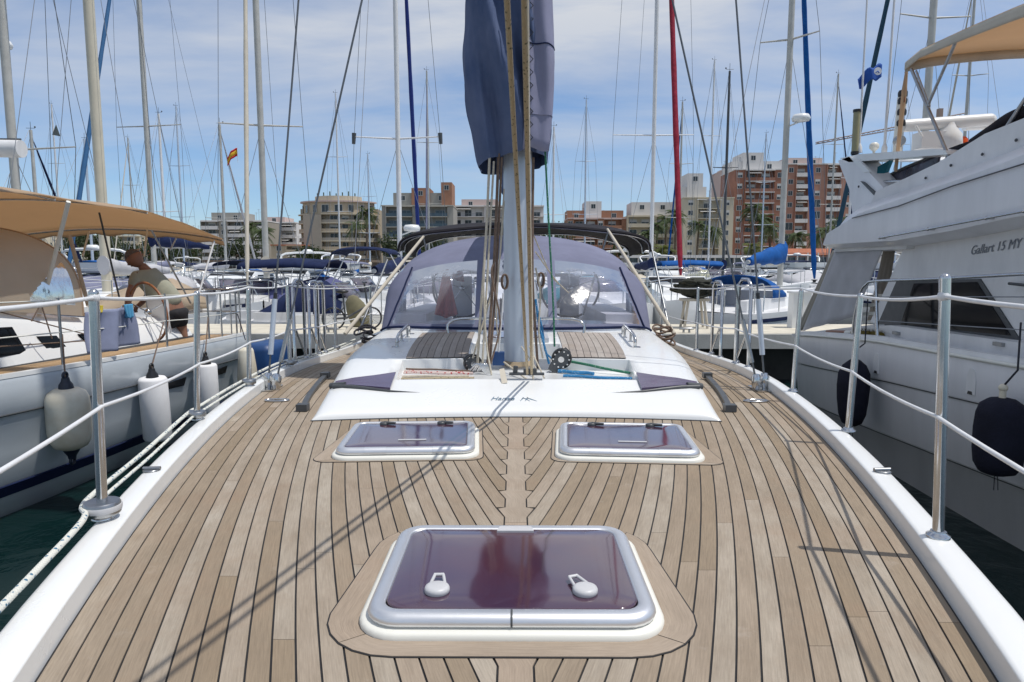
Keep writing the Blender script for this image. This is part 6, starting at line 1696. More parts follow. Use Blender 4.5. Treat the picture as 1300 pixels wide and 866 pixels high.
def motorboat(label, x, y, hdg, L=8, B=2.8, hullmat=None, fly=False, canopy=None, cover=None, screen=True, group=None, det=1, stripe=None):
    root = thing('motorboat', label, 'boat', (x, y, WZ), rotz=-hdg, group=group, local=True)
    fb, fbow = .85 + .02 * L, 1.15 + .03 * L; boat_hull(root, L, B, fb, fbow, hullmat or GEL, stern=.92, stripe=stripe)
    zd_ = lambda yy: zdk(L, fb, fbow, yy)
    m = MB(); rings = []
    prof = ((-.20, .70, .02), (-.20, .72, .72), (.02, .70, .76), (.13, .62, .42), (.30, .40, .20), (.36, .30, .02)) if fly or screen == 'cabin' else ((-.10, .76, .02), (-.09, .74, .40), (.06, .66, .42), (.20, .48, .28), (.32, .30, .12), (.36, .26, .02))
    for t, w, h in prof:
        yy = L * t; b = B / 2 * w; z = zd_(yy); rings.append([(-b, yy, z - .02), (-b * .95, yy, z + h * .55), (-b * .86, yy, z + h), (b * .86, yy, z + h), (b * .95, yy, z + h * .55), (b, yy, z - .02)])
    m.loft(rings[::-1], False, True, False); cb = m.build('cabin', GEL, root)
    if fly or screen == 'cabin':
        for sg in (-1, 1):
            z = zd_(0); q = [(sg * B / 2 * .70, -L * .17, z + .38), (sg * B / 2 * .68, L * .04, z + .38), (sg * B / 2 * .63, L * .015, z + .64), (sg * B / 2 * .645, -L * .17, z + .64)]
            q = [(a + sg * .02, b, c_) for a, b, c_ in q]; MB().prism(q, (sg * -.03, 0, 0)).build('window', GLASSD, cb)
        z = zd_(L * .07)
        MB().prism([(-B * .30, L * .108, z + .46), (B * .30, L * .108, z + .46), (B * .29, L * .035, z + .70), (-B * .29, L * .035, z + .70)], (0, .02, .02)).build('windscreen', GLASSD, cb)
        for s_ in (-.22, 0, .22): MB().box(s_ * B - .12, s_ * B + .12, -L * .2 - .02, -L * .2, z + .25, z + .62).build('door_glass', GLASSD, cb)
    else:
        z = zd_(L * .1) + .38; pts = []
        m = MB(); rows = [[V(B * .36 * sin(a), L * .06 + L * .05 * cos(a) - .25 * t, z + .34 * t) for a in [-1.35 + 2.7 * k / 12 for k in range(13)]] for t in (0, .5, 1)]
        m.sheet(rows, .008).build('windscreen', VINYLD, root); MB().tube(rows[2], .016, 6).build('screen_frame', STEEL, root)
    if fly:
        z = zd_(0) + .74
        m = MB(); m.loft([[(a * B * .40 * s_, b * s_ - L * .07, zz) for a, b in ((-1, -L * .16), (1, -L * .16), (1, L * .08), (.6, L * .12), (-.6, L * .12), (-1, L * .08))] for zz, s_ in ((z - .03, .92), (z + .05, 1), (z + .36, 1.04), (z + .36, .96), (z + .1, .92))], True, True, False); m.build('flybridge', GEL, root)
        m = MB(); m.tube(spl([(-B * .40, -L * .2, z + .36), (-B * .38, -L * .24, z + .80), (B * .38, -L * .24, z + .80), (B * .40, -L * .2, z + .36)], 4), .05, 8); m.build('arch', GEL, root)
        m = MB(); m.lathe([(.05, 0), (.24, .02), (.26, .12), (.15, .2)], (0, -L * .24, z + .80), 16); m.build('radar_dome', GEL, root)
    zc = zd_(-L * .25)
    m = MB()
    for sg in (-1, 1): m.box(min(sg * B * .34, sg * B * .44), max(sg * B * .34, sg * B * .44), -L * .46, -L * .12, zc - .05, zc + .2)
    m.build('coaming', GELW, root)
    if canopy:
        zt = zc + 1.08; rows = [[V(B * .42 * cos(pi * j / 12), -L * .42 + L * .36 * i / 8, zt + .22 * max(0, sin(pi * j / 12)) ** .7 - .06 * abs(i - 4) / 4) for j in range(13)] for i in range(9)]
        c2 = MB().sheet(rows, .014).build('canopy', canopy, root)
        for sg in (-1, 1):
            for a_, b_2 in ((-.40, -.30), (-.06, -.20)): MB().tube([(sg * B * .42, L * a_, zt), (sg * B * .43, L * b_2, zc)], .015, 6).build('canopy_leg', STEEL, c2)
    if cover:
        rows = []
        for i in range(9):
            t = i / 8; h = lin([(0, .05), (.3, .45), (.7, .75), (1, .35)], t); rows.append([V(B * .44 * cos(pi * j / 14), -L * .46 + L * .50 * t, zc + .12 + h * max(0, sin(pi * j / 14)) ** .7 + .03 * sin(j * 2 + i)) for j in range(15)])
        MB().sheet(rows, .014).build('boat_cover', cover, root)
    if det:
        g = hullf(L, B, stern=.92); m = MB(); pts = []
        for sg, ks in ((-1, (.5, .62, .74, .85, .94)), (1, (.94, .85, .74, .62, .5))):
            for t in ks:
                yy = -L / 2 + L * t; pts.append((sg * (B / 2 * g(t) - .05), yy, zd_(yy) + .5)); m.tube([(pts[-1][0], yy, zd_(yy)), pts[-1]], .012, 5)
        m.tube(pts, .014, 6); m.build('bow_rail', STEEL, root)
    return root

# --- row beyond the pontoon
def wx(px, d): return P(px, 335, d)[0]
GB = 'sailing boats moored beyond the pontoon'
sailboat('sailing boat at far left whose thick grey mast carries a radar dome', wx(28, 18.5), 18.5, radians(4), 10.5, 3.1, 17, .22, cover=NAVY, sp=((.30, 1.85), (.55, 1.5)), radar=(7.75, -.5), group=GB, stayr=.009, hood=NAVY)
sailboat('sailing boat with the thickest cream-grey mast, seen past the left awning', wx(134.5, 16.6), 16.6, radians(180), 8.5, 2.9, 14.5, .235, mastmat=MASTC, cover=WHITEC, sp=((.75, 1.0),), group=GB, hood=WHITEC, mf=.05)
sailboat('sailing boat with cream furled headsail and wooden-toned mast, left of centre', wx(338, 19.2), 19.2, radians(166), 9.5, 2.9, 17, .165, mastmat=MASTB, cover=CREAMC, furl=(CREAMC, .62), sp=((.345, 1.1), (.62, .9)), group=GB, mf=.06)
sailboat('white-masted sailing boat with dark blue furled headsail, left of the foreground hood', wx(508, 20), 20, radians(0), 10.5, 3.2, 18.5, .14, mastmat=MASTW, cover=NAVY, furl=(pm('dark_blue_sail_strip', (.01, .03, .20), .8), .8), sp=((.305, 1.22), (.56, .85)), radar=(3.05, 1), bimini=NAVY, group=GB)
sailboat('sailing boat with bright royal blue boom cover and furled headsail, right of centre', wx(991, 19.5), 19.5, radians(38), 9.4, 2.9, 13.2, .165, mastmat=MASTB, cover=ROYAL, furl=(ROYAL, 1.05), sp=((.62, .78),), hood=ROYAL, radar=(6.0, 1), boomL=2.7, bh=1.0, group=GB, mf=.10)
sailboat('sailing boat with faded red furled headsail, right of the foreground mast', wx(826.5, 26), 26, radians(180), 11, 3.3, 21, .15, mastmat=MASTW, cover=NAVY, furl=(REDC, 1.1), sp=((.325, 1.5), (.6, 1.2)), group=GB, mf=.05)
sailboat('sailing boat with navy boom cover and pale blue furled headsail, under the left awning', wx(196, 28), 28, radians(190), 10.5, 3.2, 18, .20, cover=NAVY, bh=1.7, furl=(pm('steel_blue_sail_strip', (.03, .12, .27), .8), .95), sp=((.42, 1.45), (.70, 1.25)), group=GB, mf=.06)
sailboat('tall sailing boat with thick mast behind the right motor yacht and dark furled headsail', wx(1163.5, 21), 21, radians(-6), 12, 3.5, 18.5, .20, cover=NAVY, furl=(pm('dark_teal_sail_strip', (.015, .06, .10), .8), 1.0), sp=((.50, 1.1), (.75, .9)), group=GB)
sailboat('small sailing boat with a thin dark mast between the red and royal blue sails', wx(918, 33), 33, radians(180), 8, 2.5, 11.0, .13, mastmat=RUB, cover=NAVY, sp=((.6, .6),), group=GB, det=1)
random.seed(21)
motorboat('open motorboat with a long navy sun canopy, left of the foreground sprayhood', wx(446, 17.2), 17.2, radians(92), 6.0, 2.2, canopy=NAVY, cover=pm('purple_blue_cover', (.10, .11, .25), .85))
motorboat('open boat under a dark navy tarpaulin, behind the folding bicycle', wx(432, 14.9), 14.9, radians(88), 3.6, 1.7, cover=NAVY, det=0)
motorboat('small motorboat under a sand-coloured cover, seen under the left awning', wx(243, 16.4), 16.4, radians(60), 5.0, 2.1, cover=SAND)
motorboat('white cabin motorboat with a light windscreen, just left of the foreground sprayhood', wx(482, 27), 27, radians(200), 7, 2.6, screen='cabin', det=1)
motorboat('white flybridge motorboat with royal blue cover, left of the navy canopy', wx(370, 31), 31, radians(185), 8, 2.9, fly=True, cover=ROYAL)
motorboat('motorboat with a cream canvas back cover, right of the foreground hood', wx(868, 20.8) - .9, 17.9, radians(190), 6.5, 2.4, cover=CREAMC, screen='cabin')
motorboat('small white motorboat with olive-cream hood, beyond the blue sprayhood', wx(917, 38), 38, radians(170), 8, 2.8, canopy=None, cover=pm('olive_cream_canvas', (.42, .42, .30), .85))
motorboat('white motorboat with a long royal blue sun canopy, below the royal blue boom', wx(945, 27.5), 29.5, radians(95), 7, 2.5, canopy=ROYAL)
motorboat('white flybridge motorboat below the red-roofed quay building, right', wx(1035, 44), 44, radians(175), 10, 3.4, fly=True, canopy=NAVY)
motorboat('white cabin motorboat seen through the centre of the foreground hood windows', wx(640, 18.5), 18.0, radians(180), 7, 2.6, screen='cabin')
motorboat('white motorboat under a teal cover, seen through the right hood window', wx(752, 17.5), 17.0, radians(170), 6.6, 2.4, cover=pm('teal_cover', (.03, .20, .26), .85))
motorboat('white open motorboat seen through the left hood window', wx(560, 16.5), 16.5, radians(170), 5.6, 2.1)
motorboat('white open dinghy with green trim lying across the pontoon edge, behind the gate posts', wx(385, 15.0) , 15.4, radians(80), 3.6, 1.5, stripe=TEALC, det=0)
motorboat('white outboard boat beside the stern rail of the left yacht', wx(290, 16.0), 17.0, radians(150), 4.6, 1.8, det=1)
# rows farther out, each boat its own
tones = [('navy', NAVY), ('white', WHITEC), ('royal blue', ROYAL), ('cream', CREAMC), ('grey', LILAC)]
hts = {}
FAR = [(52, 30, 7.8, 'S'), (118, 40, 9.2, 'S'), (212, 40, 10.6, 'S'), (287, 37, 9.4, 'S'), (234, 58, 15, 'S'), (545, 55, 17, 'S'), (432, 60, 16.5, 'S'), (470, 70, 13, 'S'),
       (702, 48, 11.4, 'S'), (742, 58, 15.5, 'S'), (861, 50, 13.5, 'S'), (899, 56, 18, 'S'), (966, 70, 15, 'S'), (1052, 58, 17.5, 'S'), (1075, 50, 12, 'S'), (1213, 36, 17, 'S'), (80, 66, 17, 'S'), (172, 72, 15, 'S'), (1136, 60, 18, 'S')]
place = {0: 'far left', 1: 'left of the sprayhood', 2: 'behind the sprayhood', 3: 'right of the sprayhood', 4: 'behind the motor yacht'}
FAR.sort(); ORD = ('', ', second from left', ', third from left', ', fourth from left')
seen = {}
adj = ['shortest', 'short', 'tall', 'tallest', 'slender', 'pale']
for i, (px, d, H, k) in enumerate(FAR):
    z = 0 if px < 140 else 1 if px < 480 else 2 if px < 800 else 3 if px < 1060 else 4
    tn, tm = tones[i % 5]; key = (z, tn); seen[key] = seen.get(key, 0) + 1
    rel = ORD[seen[key] - 1] if seen[key] > 1 or key[1] in () else ', first from left'
    hdg_ = radians((0, 180)[i % 2] + U(-8, 8))
    sailboat('distant sailing boat with %s boom cover, %s%s' % (tn, place[z], rel), wx(px, d), d, hdg_, 8 + H * .15, 2.8, H, .15, mastmat=(MASTB, MASTW, MASTM)[i % 3], cover=tm, furl=((tm, .8) if i % 3 == 0 else None), sp=((.48, .95),) if H < 12 else ((.4, 1.05), (.68, .85)), group='sailing boats in the far rows', det=1 if d < 45 else 0, stayr=.0065 + d * .00006, hood=(tm if i % 2 else None))
FM = sorted([(160, 27, 1), (95, 33, 0), (330, 37, 0), (415, 38, 1), (300, 26, 0), (528, 36, 0), (600, 30, 1), (668, 34, 0), (700, 24, 0), (790, 31, 1), (845, 44, 1), (1000, 33, 0), (975, 52, 1), (1090, 40, 1), (250, 66, 1), (880, 62, 0), (440, 84, 1), (560, 74, 1), (190, 46, 0), (40, 40, 1), (1010, 72, 0)])
seen = {}
for i, (px, d, f) in enumerate(FM):
    z = 0 if px < 140 else 1 if px < 480 else 2 if px < 800 else 3 if px < 1060 else 4
    tn, tm = tones[(i * 2) % 5]; kind = 'flybridge motor cruiser' if f else 'white cabin motorboat'; key = (z, tn, f); seen[key] = seen.get(key, 0) + 1
    rel = ORD[seen[key] - 1] if seen[key] > 1 else ', first from left'
    motorboat('distant %s with %s canvas, %s%s' % (kind, tn, place[z], rel), wx(px, d), d, radians((0, 180)[i % 2] + U(-10, 10)), 7 + d * .04, 2.7, fly=bool(f), screen='cabin', canopy=tm if i % 2 else None, cover=None if i % 2 else tm, group='motorboats in the far rows', det=1 if d < 45 else 0)
# white boom tube at far left, flags and pennant
def hang(nm, label, cat, px, py, d, mat, w, h, **kw):
    p = V(*P(px, py, d)); return flag(p, w, h, mat, label, **kw)
x, y, z = P(-10, 188, 15.5)
bt_ = thing('radar_scanner', 'white tubular radar scanner mounted low on the thick grey mast at far left', 'radar', (x, y, z), local=True)
MB().tube([(-.6, 0, 0), (.66, 0, -.02)], .19, 18).build('body', GELW, bt_); MB().tube([(-.3, 0, .2), (.66, 0, .19)], .02, 6).build('bracket', RUB, bt_)
ES_R = pm('flag_red_yellow', (.55, .03, .02), .8, col2=(.70, .40, .02), vscale=5, stretch=(.3, .3, 2))
p = V(*P(301, 190, 36)); f1 = flag(p, .55, .42, ES_R, 'red and yellow Spanish flag flying from the spreader of a far mast, left', dirx=-1, droop=.8)
def spanish(p, w, h, label, droop=.6, dirx=-1):
    p = V(*p); ORG[0] = p; o = bpy.data.objects.new('flag', None); COL.objects.link(o); o.location = p; o['label'] = label; o['category'] = 'flag'
    for v0, v1, mt in ((0, .25, MATS['flag_red']), (.25, .75, MATS['flag_yellow']), (.75, 1, MATS['flag_red'])):
        rows = []
        for i in range(11):
            u = i / 10; rows.append([p + V(dirx * w * u, .04 * sin(u * 9), -h * (v0 + (v1 - v0) * j / 2) - droop * w * u * u + .02 * sin(u * 12)) for j in range(3)])
        MB().sheet(rows, .004).build('stripe', mt, o)
    MB().tube([p + V(.01, 0, .05), p + V(.01, 0, -h - .3)], .012, 6).build('staff', LIFEL, o)
pm('flag_red', (.55, .02, .03), .85, var=.2); pm('flag_yellow', (.75, .42, .02), .85, var=.2)
bpy.data.objects.remove(f1)
spanish(P(301, 188, 36), .55, .42, 'small Spanish flag hanging from the spreader of a far mast, upper left', .9)
spanish(P(389, 368, 14.6), .16, .34, 'small Spanish flag on a short staff behind the gate posts of the foreground yacht', 1.0)
p = P(71, 158, 18); ORG[0] = V(*p)
m = MB(); m.prism([V(*p), V(*p) + V(.09, 0, -.30), V(*p) + V(-.12, 0, -.26)], (0, .01, 0)); o = m.build('pennant', pm('grey_cloth', (.12, .14, .14), .9), None, label='small grey pennant hanging from the left spreader of the thick mast', cat='pennant'); o.location = p
# ================================================================== the town
GZ = -.35
BRICK = pm('red_brick_facade', (.33, .155, .105), .9, var=.2, vscale=.3, bump=.1)
BRICKP = pm('pink_brick_facade', (.42, .23, .17), .9, var=.15, vscale=.3)
BEIGE = pm('beige_render', (.46, .385, .28), .9, var=.12, vscale=.15)
BEIGED = pm('grey_beige_render', (.34, .31, .26), .9, var=.15, vscale=.15)
CREAMB = pm('cream_render', (.56, .50, .38), .9, var=.1, vscale=.15)
WHITEB = pm('white_render', (.66, .64, .62), .9, var=.08, vscale=.15)
PINKB = pm('pinkish_render', (.56, .44, .40), .9, var=.1, vscale=.15)
ORB = pm('orange_brick_facade', (.37, .19, .12), .9, var=.2, vscale=.3)
GREYB = pm('grey_stone_facade', (.33, .32, .29), .9, var=.12, vscale=.15)
ROOFT = pm('terracotta_tiles', (.42, .15, .08), .9, var=.3, vscale=2)
AWNC = pm('white_awning', (.70, .68, .64), .85)
SHUT = pm('white_shutter', (.62, .62, .60), .7)
RAILM = pm('balcony_rail', (.30, .32, .34), .5, .3)
GLASSF = pm('facade_glass', (.035, .045, .055), .15, var=.6, vscale=.25, spec=.5)
def window_mesh(w, h, frame, glass, shut=0.):
    m = MB(); m.box(-w / 2 - .08, w / 2 + .08, -.05, .06, -.08, 0); m.box(-w / 2 - .08, w / 2 + .08, -.05, .06, h, h + .08)
    m.box(-w / 2 - .08, -w / 2, -.05, .06, 0, h); m.box(w / 2, w / 2 + .08, -.05, .06, 0, h); m.box(-.03, .03, -.04, .05, 0, h)
    n0 = len(m.f)
    m.box(-w / 2, -.03, .0, .04, 0, h * (1 - shut)); m.box(.03, w / 2, .0, .04, 0, h * (1 - shut)); n1 = len(m.f)
    if shut: m.box(-w / 2, w / 2, -.03, .04, h * (1 - shut), h)
    me = bpy.data.meshes.new('window'); me.from_pydata(m.v, [], m.f); me.materials.append(frame); me.materials.append(glass)
    for i in range(n0, n1): me.polygons[i].material_index = 1
    return me
WM = [window_mesh(1.3, 1.3, SHUT, GLASSF), window_mesh(1.3, 1.3, SHUT, GLASSF, .45), window_mesh(2.2, 2.1, SHUT, GLASSF), window_mesh(2.2, 2.1, SHUT, GLASSF, .35), window_mesh(2.6, 1.7, RAILM, GLASSB)]
def building(label, px0, px1, pyt, d, floors, mat, segs, para=None, depth=14, slabm=None, roofm=None, seed=1, top=None, rail=False, win=(2, 3), wallwin=(0, 1), cat='building'):
    random.seed(seed); x0, x1 = wx(px0, d), wx(px1, d); H_ = P(px0, pyt, d)[2] - GZ; fh = H_ / floors
    root = thing('apartment_building', label, cat, ((x0 + x1) / 2, d, GZ), local=True); W = x1 - x0
    slabm = slabm or mat; para = para or slabm
    tot = sum(s[0] for s in segs); x = -W / 2; RC = 1.5
    body = MB().box(-W / 2, W / 2, RC, depth, 0, H_).build('wall', mat, root)
    for fr, ty in segs:
        w = W * fr / tot; xa, xb = x, x + w; x = xb
        if ty in 'ws':
            MB().box(xa, xb, 0, RC, 0, H_).build('wall', mat, root)
            if ty == 'w':
                n = max(1, int(w / 3.4))
                for f in range(floors):
                    for k in range(n):
                        o = link('window', WM[random.choice(wallwin)], root); o.location = (xa + w * (k + .5) / n, -.01, f * fh + fh * .33)
        else:
            n = max(1, int(w / 3.6))
            for f in range(1, floors + 1):
                z = f * fh
                if f < floors or ty == 'b': MB().box(xa, xb, -.55, RC, z - .16, z + .06).build('balcony_slab', slabm, root)
                if f < floors:
                    if rail:
                        m = MB(); m.box(xa + .05, xb - .05, -.53, -.49, z + .95, z + 1.0)
                        q = xa + .1
                        while q < xb: m.box(q, q + .04, -.52, -.49, z + .05, z + .95); q += .5
                        m.build('balcony_railing', RAILM, root)
                    else: MB().box(xa + .03, xb - .03, -.52, -.38, z + .06, z + .98).build('balcony_parapet', para, root)
                for k in range(n):
                    o = link('window', WM[random.choice(win)], root); o.location = (xa + w * (k + .5) / n, RC - .05, (f - 1) * fh + .15)
                if random.random() < .28: MB().prism([(xa + w * .1, RC, z - .3), (xa + w * .1, -.9, z - .95), (xa + w * .1, -.9, z - 1.0), (xa + w * .1, RC, z - .4)], (w * U(.4, .8), 0, 0)).build('awning', AWNC, root)
            MB().box(xa - .12, xa + .12, -.5, RC, 0, H_).build('pier', mat, root)
    MB().box(-W / 2 - .1, W / 2 + .1, -.3, depth + .1, H_, H_ + .35).build('cornice', roofm or slabm, root)
    for ti, (a, b, h, mt) in enumerate(top or []):
        yt = 3 - .5 * ti
        MB().box(-W / 2 + W * a + .05 * ti, -W / 2 + W * b - .05 * ti, yt, depth - 1 - ti * .3, H_ + .3, H_ + h).build('penthouse', mt, root)
        for k in range(max(1, int(W * (b - a) / 5))):
            o = link('window', WM[0], root); o.location = (-W / 2 + W * a + W * (b - a) * (k + .5) / max(1, int(W * (b - a) / 5)), yt - .02, H_ + max(.5, h - 2.2))
    m = MB()
    for k in range(3):
        xx = U(-W * .4, W * .4); hh = U(1.5, 3.5); m.tube([(xx, 5, H_), (xx, 5, H_ + hh + 1)], .05, 5); m.tube([(xx - .6, 5, H_ + hh + .8), (xx + .6, 5, H_ + hh + .8)], .03, 4)
    m.build('roof_aerials', RAILM, root)
    return root, W, H_, fh
D = 210
building('long brown-grey apartment block at left, half hidden by masts', 258, 340, 281, 225, 6, BEIGED, [(2, 'b'), (1, 'w'), (2, 'b'), (1, 's'), (1.4, 'b')], slabm=WHITEB, top=[(.1, .6, 3, GREYB)], seed=2)
building('plain white apartment block left of the rounded beige building', 322, 376, 283, 240, 6, WHITEB, [(1.4, 's'), (1, 'w'), (1.2, 'b')], top=[(.2, .7, 2.2, PINKB)], seed=3)
building('low beige villa-like block at the foot of the white apartment block', 345, 384, 312, 200, 3, BEIGE, [(1, 'w'), (1, 'b')], seed=4, roofm=ROOFT)
building('beige low-rise block seen under the left awning', 106, 176, 300, 235, 4, CREAMB, [(1, 'b'), (1, 'w'), (1, 'b')], seed=5)
building('small ochre block between the awning and the brown-grey apartments', 212, 262, 300, 230, 4, BEIGE, [(1, 'w'), (1, 'b')], seed=6)
building('narrow pink-white block joined to the right of the rounded beige building', 468, 488, 279, 228, 6, PINKB, [(1, 's'), (.8, 'w')], seed=7)
building('modern block with dark blue glass bands and grey stone frames', 486, 576, 262, 205, 6, GREYB, [(.35, 's'), (2.2, 'b'), (.3, 's'), (2.6, 'b'), (.5, 's')], win=(4, 4), slabm=pm('pale_stone', (.42, .40, .35), .9), para=GLASSB, top=[(.14, .95, 4.2, GREYB), (.40, .66, 5.6, ORB), (.82, .98, 7.2, ORB)], seed=8)
building('white terrace block with long balconies behind the foreground mast', 574, 690, 262, 235, 6, WHITEB, [(2.4, 'b'), (.2, 's'), (2, 'b'), (.2, 's'), (2, 'b')], rail=True, top=[(.1, .5, 2.6, PINKB)], seed=9)
building('low orange brick apartment block right of the foreground mast', 720, 796, 278, 215, 5, ORB, [(.5, 'w'), (2, 'b'), (.5, 'w'), (1.5, 'b'), (.5, 's')], top=[(.0, .95, 2.8, ORB), (.30, .58, 5.6, WHITEB)], seed=10, slabm=PINKB, para=ORB)
building('cream terrace block behind the palms, left of the red sail', 796, 862, 275, 212, 5, CREAMB, [(2, 'b'), (.3, 's'), (2, 'b')], top=[(.1, .9, 4.6, WHITEB)], seed=11, slabm=CREAMB)
building('taller pale yellow block right of the red sail', 866, 929, 252, 200, 7, CREAMB, [(1, 'w'), (1.6, 'b'), (1, 'w')], rail=True, top=[(.0, .5, 3.6, WHITEB), (.1, .42, 7.4, WHITEB)], seed=12)
building('plain beige side wall tower joined to the red brick block', 914, 938, 217, 224, 9, PINKB, [(1, 's')], seed=13, top=[(.3, 1, 1.5, WHITEB)])
building('tall red brick apartment tower with white window bands', 929, 992, 216, 205, 9, BRICK, [(.7, 'w'), (2, 'b'), (.7, 'w')], para=BRICK, slabm=WHITEB, top=[(.0, 1.0, 3.0, WHITEB), (.2, .62, 5.4, WHITEB)], seed=14, win=(2, 3))
building('pinkish brick tower with white balconies between the masts at right', 992.8, 1084, 209, 209, 9, BRICKP, [(.7, 'w'), (.9, 'b'), (1.2, 'w'), (1, 'b'), (1.2, 'w')], para=WHITEB, slabm=WHITEB, wallwin=(0, 1, 2), top=[(.05, .55, 2.4, PINKB)], seed=15)
building('small red block at the right end of the town beside the motor yacht', 1083, 1104, 258, 216, 6, BRICK, [(1, 'b'), (.5, 'w')], slabm=WHITEB, para=WHITEB, seed=16)
building('distant white block peeping over the motor yacht cockpit', 1100, 1180, 285, 260, 5, WHITEB, [(1, 'w'), (1, 'b'), (1, 'w')], seed=17)
building('distant pale block at far left behind the left sprayhood', -60, 60, 300, 250, 4, CREAMB, [(1, 'w'), (1, 'b'), (1, 'w')], seed=18)
# rounded beige building: curved balconies wrapping a solid stair core
x0, x1 = wx(376, D), wx(476, D); W = x1 - x0; H_ = P(420, 272, D)[2] - GZ; fl = 6; fh = H_ / fl
rb = thing('apartment_building', 'rounded beige apartment building with curved balconies and a stepped round top', 'building', ((x0 + x1) / 2, D + 6, GZ), local=True)
def arc(xc, yc, rx, ry, a0, a1, z, n=20): return [(xc + rx * cos(radians(a0 + (a1 - a0) * k / n)), yc + ry * sin(radians(a0 + (a1 - a0) * k / n)), z) for k in range(n + 1)]
def arcslab(rx, ry, z0, z1, a0, a1, name, mat, xc=0, yc=0):
    p = arc(xc, yc, rx, ry, a0, a1, z0); return MB().prism(p + [(xc, yc + 3, z0)], (0, 0, z1 - z0)).build(name, mat, rb)
arcslab(W * .50 - 1.4, 6.5, 0, H_ + .1, 180, 360, 'wall', BEIGE)
MB().box(-W * .36, -W * .14, -8.6, 0, 0, H_ - .2).build('stair_core', BEIGED, rb)
for f in range(1, fl + 1):
    z = f * fh
    for a0, a1 in ((181, 228), (254, 359)):
        arcslab(W * .52, 8.6, z - .2, z + .08, a0, a1, 'balcony_slab', CREAMB)
        if f < fl:
            a = arc(0, 0, W * .52 - .1, 8.5, a0, a1, z); MB().loft([a, [(p[0], p[1], z + .95) for p in a], [(p[0] * .985, p[1] * .985, z + .95) for p in a], [(p[0] * .985, p[1] * .985, z) for p in a]][::-1], False, False, False).build('balcony_parapet', BEIGED if f % 2 else BEIGE, rb)
    for k in range(9):
        a = radians(192 + k * 19.5)
        if 228 < 192 + k * 19.5 < 252: continue
        o = link('window', WM[2 + (k + f) % 2], rb); o.location = ((W * .5 - 1.42) * cos(a), 6.55 * sin(a), z - fh + .15); o.rotation_euler = (0, 0, a + pi / 2)
arcslab(W * .46, 7.4, H_, H_ + 3.6, 180, 360, 'upper_storey', BEIGE); arcslab(W * .49, 8.0, H_ + 3.6, H_ + 4.0, 180, 360, 'roof_rim', PINKB)
for k in range(8):
    a = radians(195 + k * 21); o = link('window', WM[2], rb); o.location = (W * .462 * cos(a), 7.44 * sin(a), H_ + .6); o.rotation_euler = (0, 0, a + pi / 2)
arcslab(W * .30, 5.5, H_ + 4.0, H_ + 5.6, 180, 360, 'top_drum', CREAMB)
MB().box(-W * .5, W * .5, 0, 10, 0, H_ + 2).build('rear_wing', BEIGE, rb)
m = MB()
for k in range(7): m.tube([(-W * .25 + k * W * .08, -2, H_ + 5.6), (-W * .25 + k * W * .08, -2, H_ + 6.6 + .3 * (k % 3))], .18, 6)
m.build('roof_plants', pm('roof_plant_green', (.06, .08, .04), .9), rb)
# promenade: long low white-roofed pavilion, red-roofed low house, quay wall
def lowb(label, px0, px1, pyt, d, mat, roofm, n, wl, gable=False):
    xa, xb = wx(px0, d), wx(px1, d); zt = P(px0, pyt, d)[2] - GZ; root = thing('quay_building', label, 'building', ((xa + xb) / 2, d, GZ), local=True); W = xb - xa
    MB().box(-W / 2, W / 2, .6, 9, 0, zt - .5).build('wall', mat, root)
    if gable: MB().prism([(-W / 2 - .5, -.2, zt - .9), (-W / 2 - .5, 9.4, zt - .9), (-W / 2 - .5, 4.6, zt + .5)], (W + 1, 0, 0)).build('roof', roofm, root)
    else: MB().box(-W / 2 - .4, W / 2 + .4, -.8, 9.4, zt - .55, zt).build('roof', roofm, root)
    for k in range(n):
        o = link('window', WM[4], root); o.location = (-W / 2 + W * (k + .5) / n, .55, .7); o.scale = (min(1, W / n / 3.0), 1, wl)
    for k in range(n + 1): MB().box(-W / 2 + W * k / n - .12, -W / 2 + W * k / n + .12, -.4, -.15, 0, zt - .5).build('post', WHITEB, root)
lowb('long low pavilion with a flat white roof on the quay, right of the foreground hood', 798, 968, 324, 140, GREYB, WHITEB, 14, 1.2)
lowb('low house with a red tiled roof on the quay, behind the right masts', 985, 1090, 318, 150, BRICKP, ROOFT, 8, 1.1, True)
lowb('small house with a red tiled roof seen under the left awning', 163, 188, 318, 150, PINKB, ROOFT, 2, 1.0, True)
lowb('low dark-fronted restaurant row on the quay, left of the foreground hood', 262, 470, 330, 150, pm('dark_shopfront', (.10, .08, .07), .8), pm('brown_roof', (.16, .12, .09), .9), 16, .9)
ORG[0] = V(0, 0, 0)
MB().box(-420, 420, 126.5, 128.2, -3, GZ + .25).build('quay_wall', CONC, kind='structure')
# distant tower crane jib over the roofs
cr_ = thing('crane', 'distant construction crane jib rising over the motor yacht arch', 'crane', (wx(1180, 330), 330, GZ), local=True)
x9 = wx(1180, 330); a = V(wx(1028, 330) - x9, 0, P(1028, 183, 330)[2] - GZ); b = V(wx(1215, 330) - x9, 0, P(1215, 148, 330)[2] - GZ)
m = MB()
for dz in (0, 1.8): m.tube([a + V(0, 0, dz * .4), b + V(0, 0, dz)], .25, 5)
N = 30
for k in range(N): m.tube([a.lerp(b, k / N), a.lerp(b, (k + .5) / N) + V(0, 0, .4 + 1.4 * (k / N))], .10, 4); m.tube([a.lerp(b, (k + .5) / N) + V(0, 0, .4 + 1.4 * (k / N)), a.lerp(b, (k + 1) / N)], .10, 4)
m.build('jib', pm('crane_paint', (.30, .22, .18), .6), cr_); MB().box(-1, 1, -1, 1, 0, P(1180, 155, 330)[2] - GZ + 6).build('tower', MATS['crane_paint'], cr_)

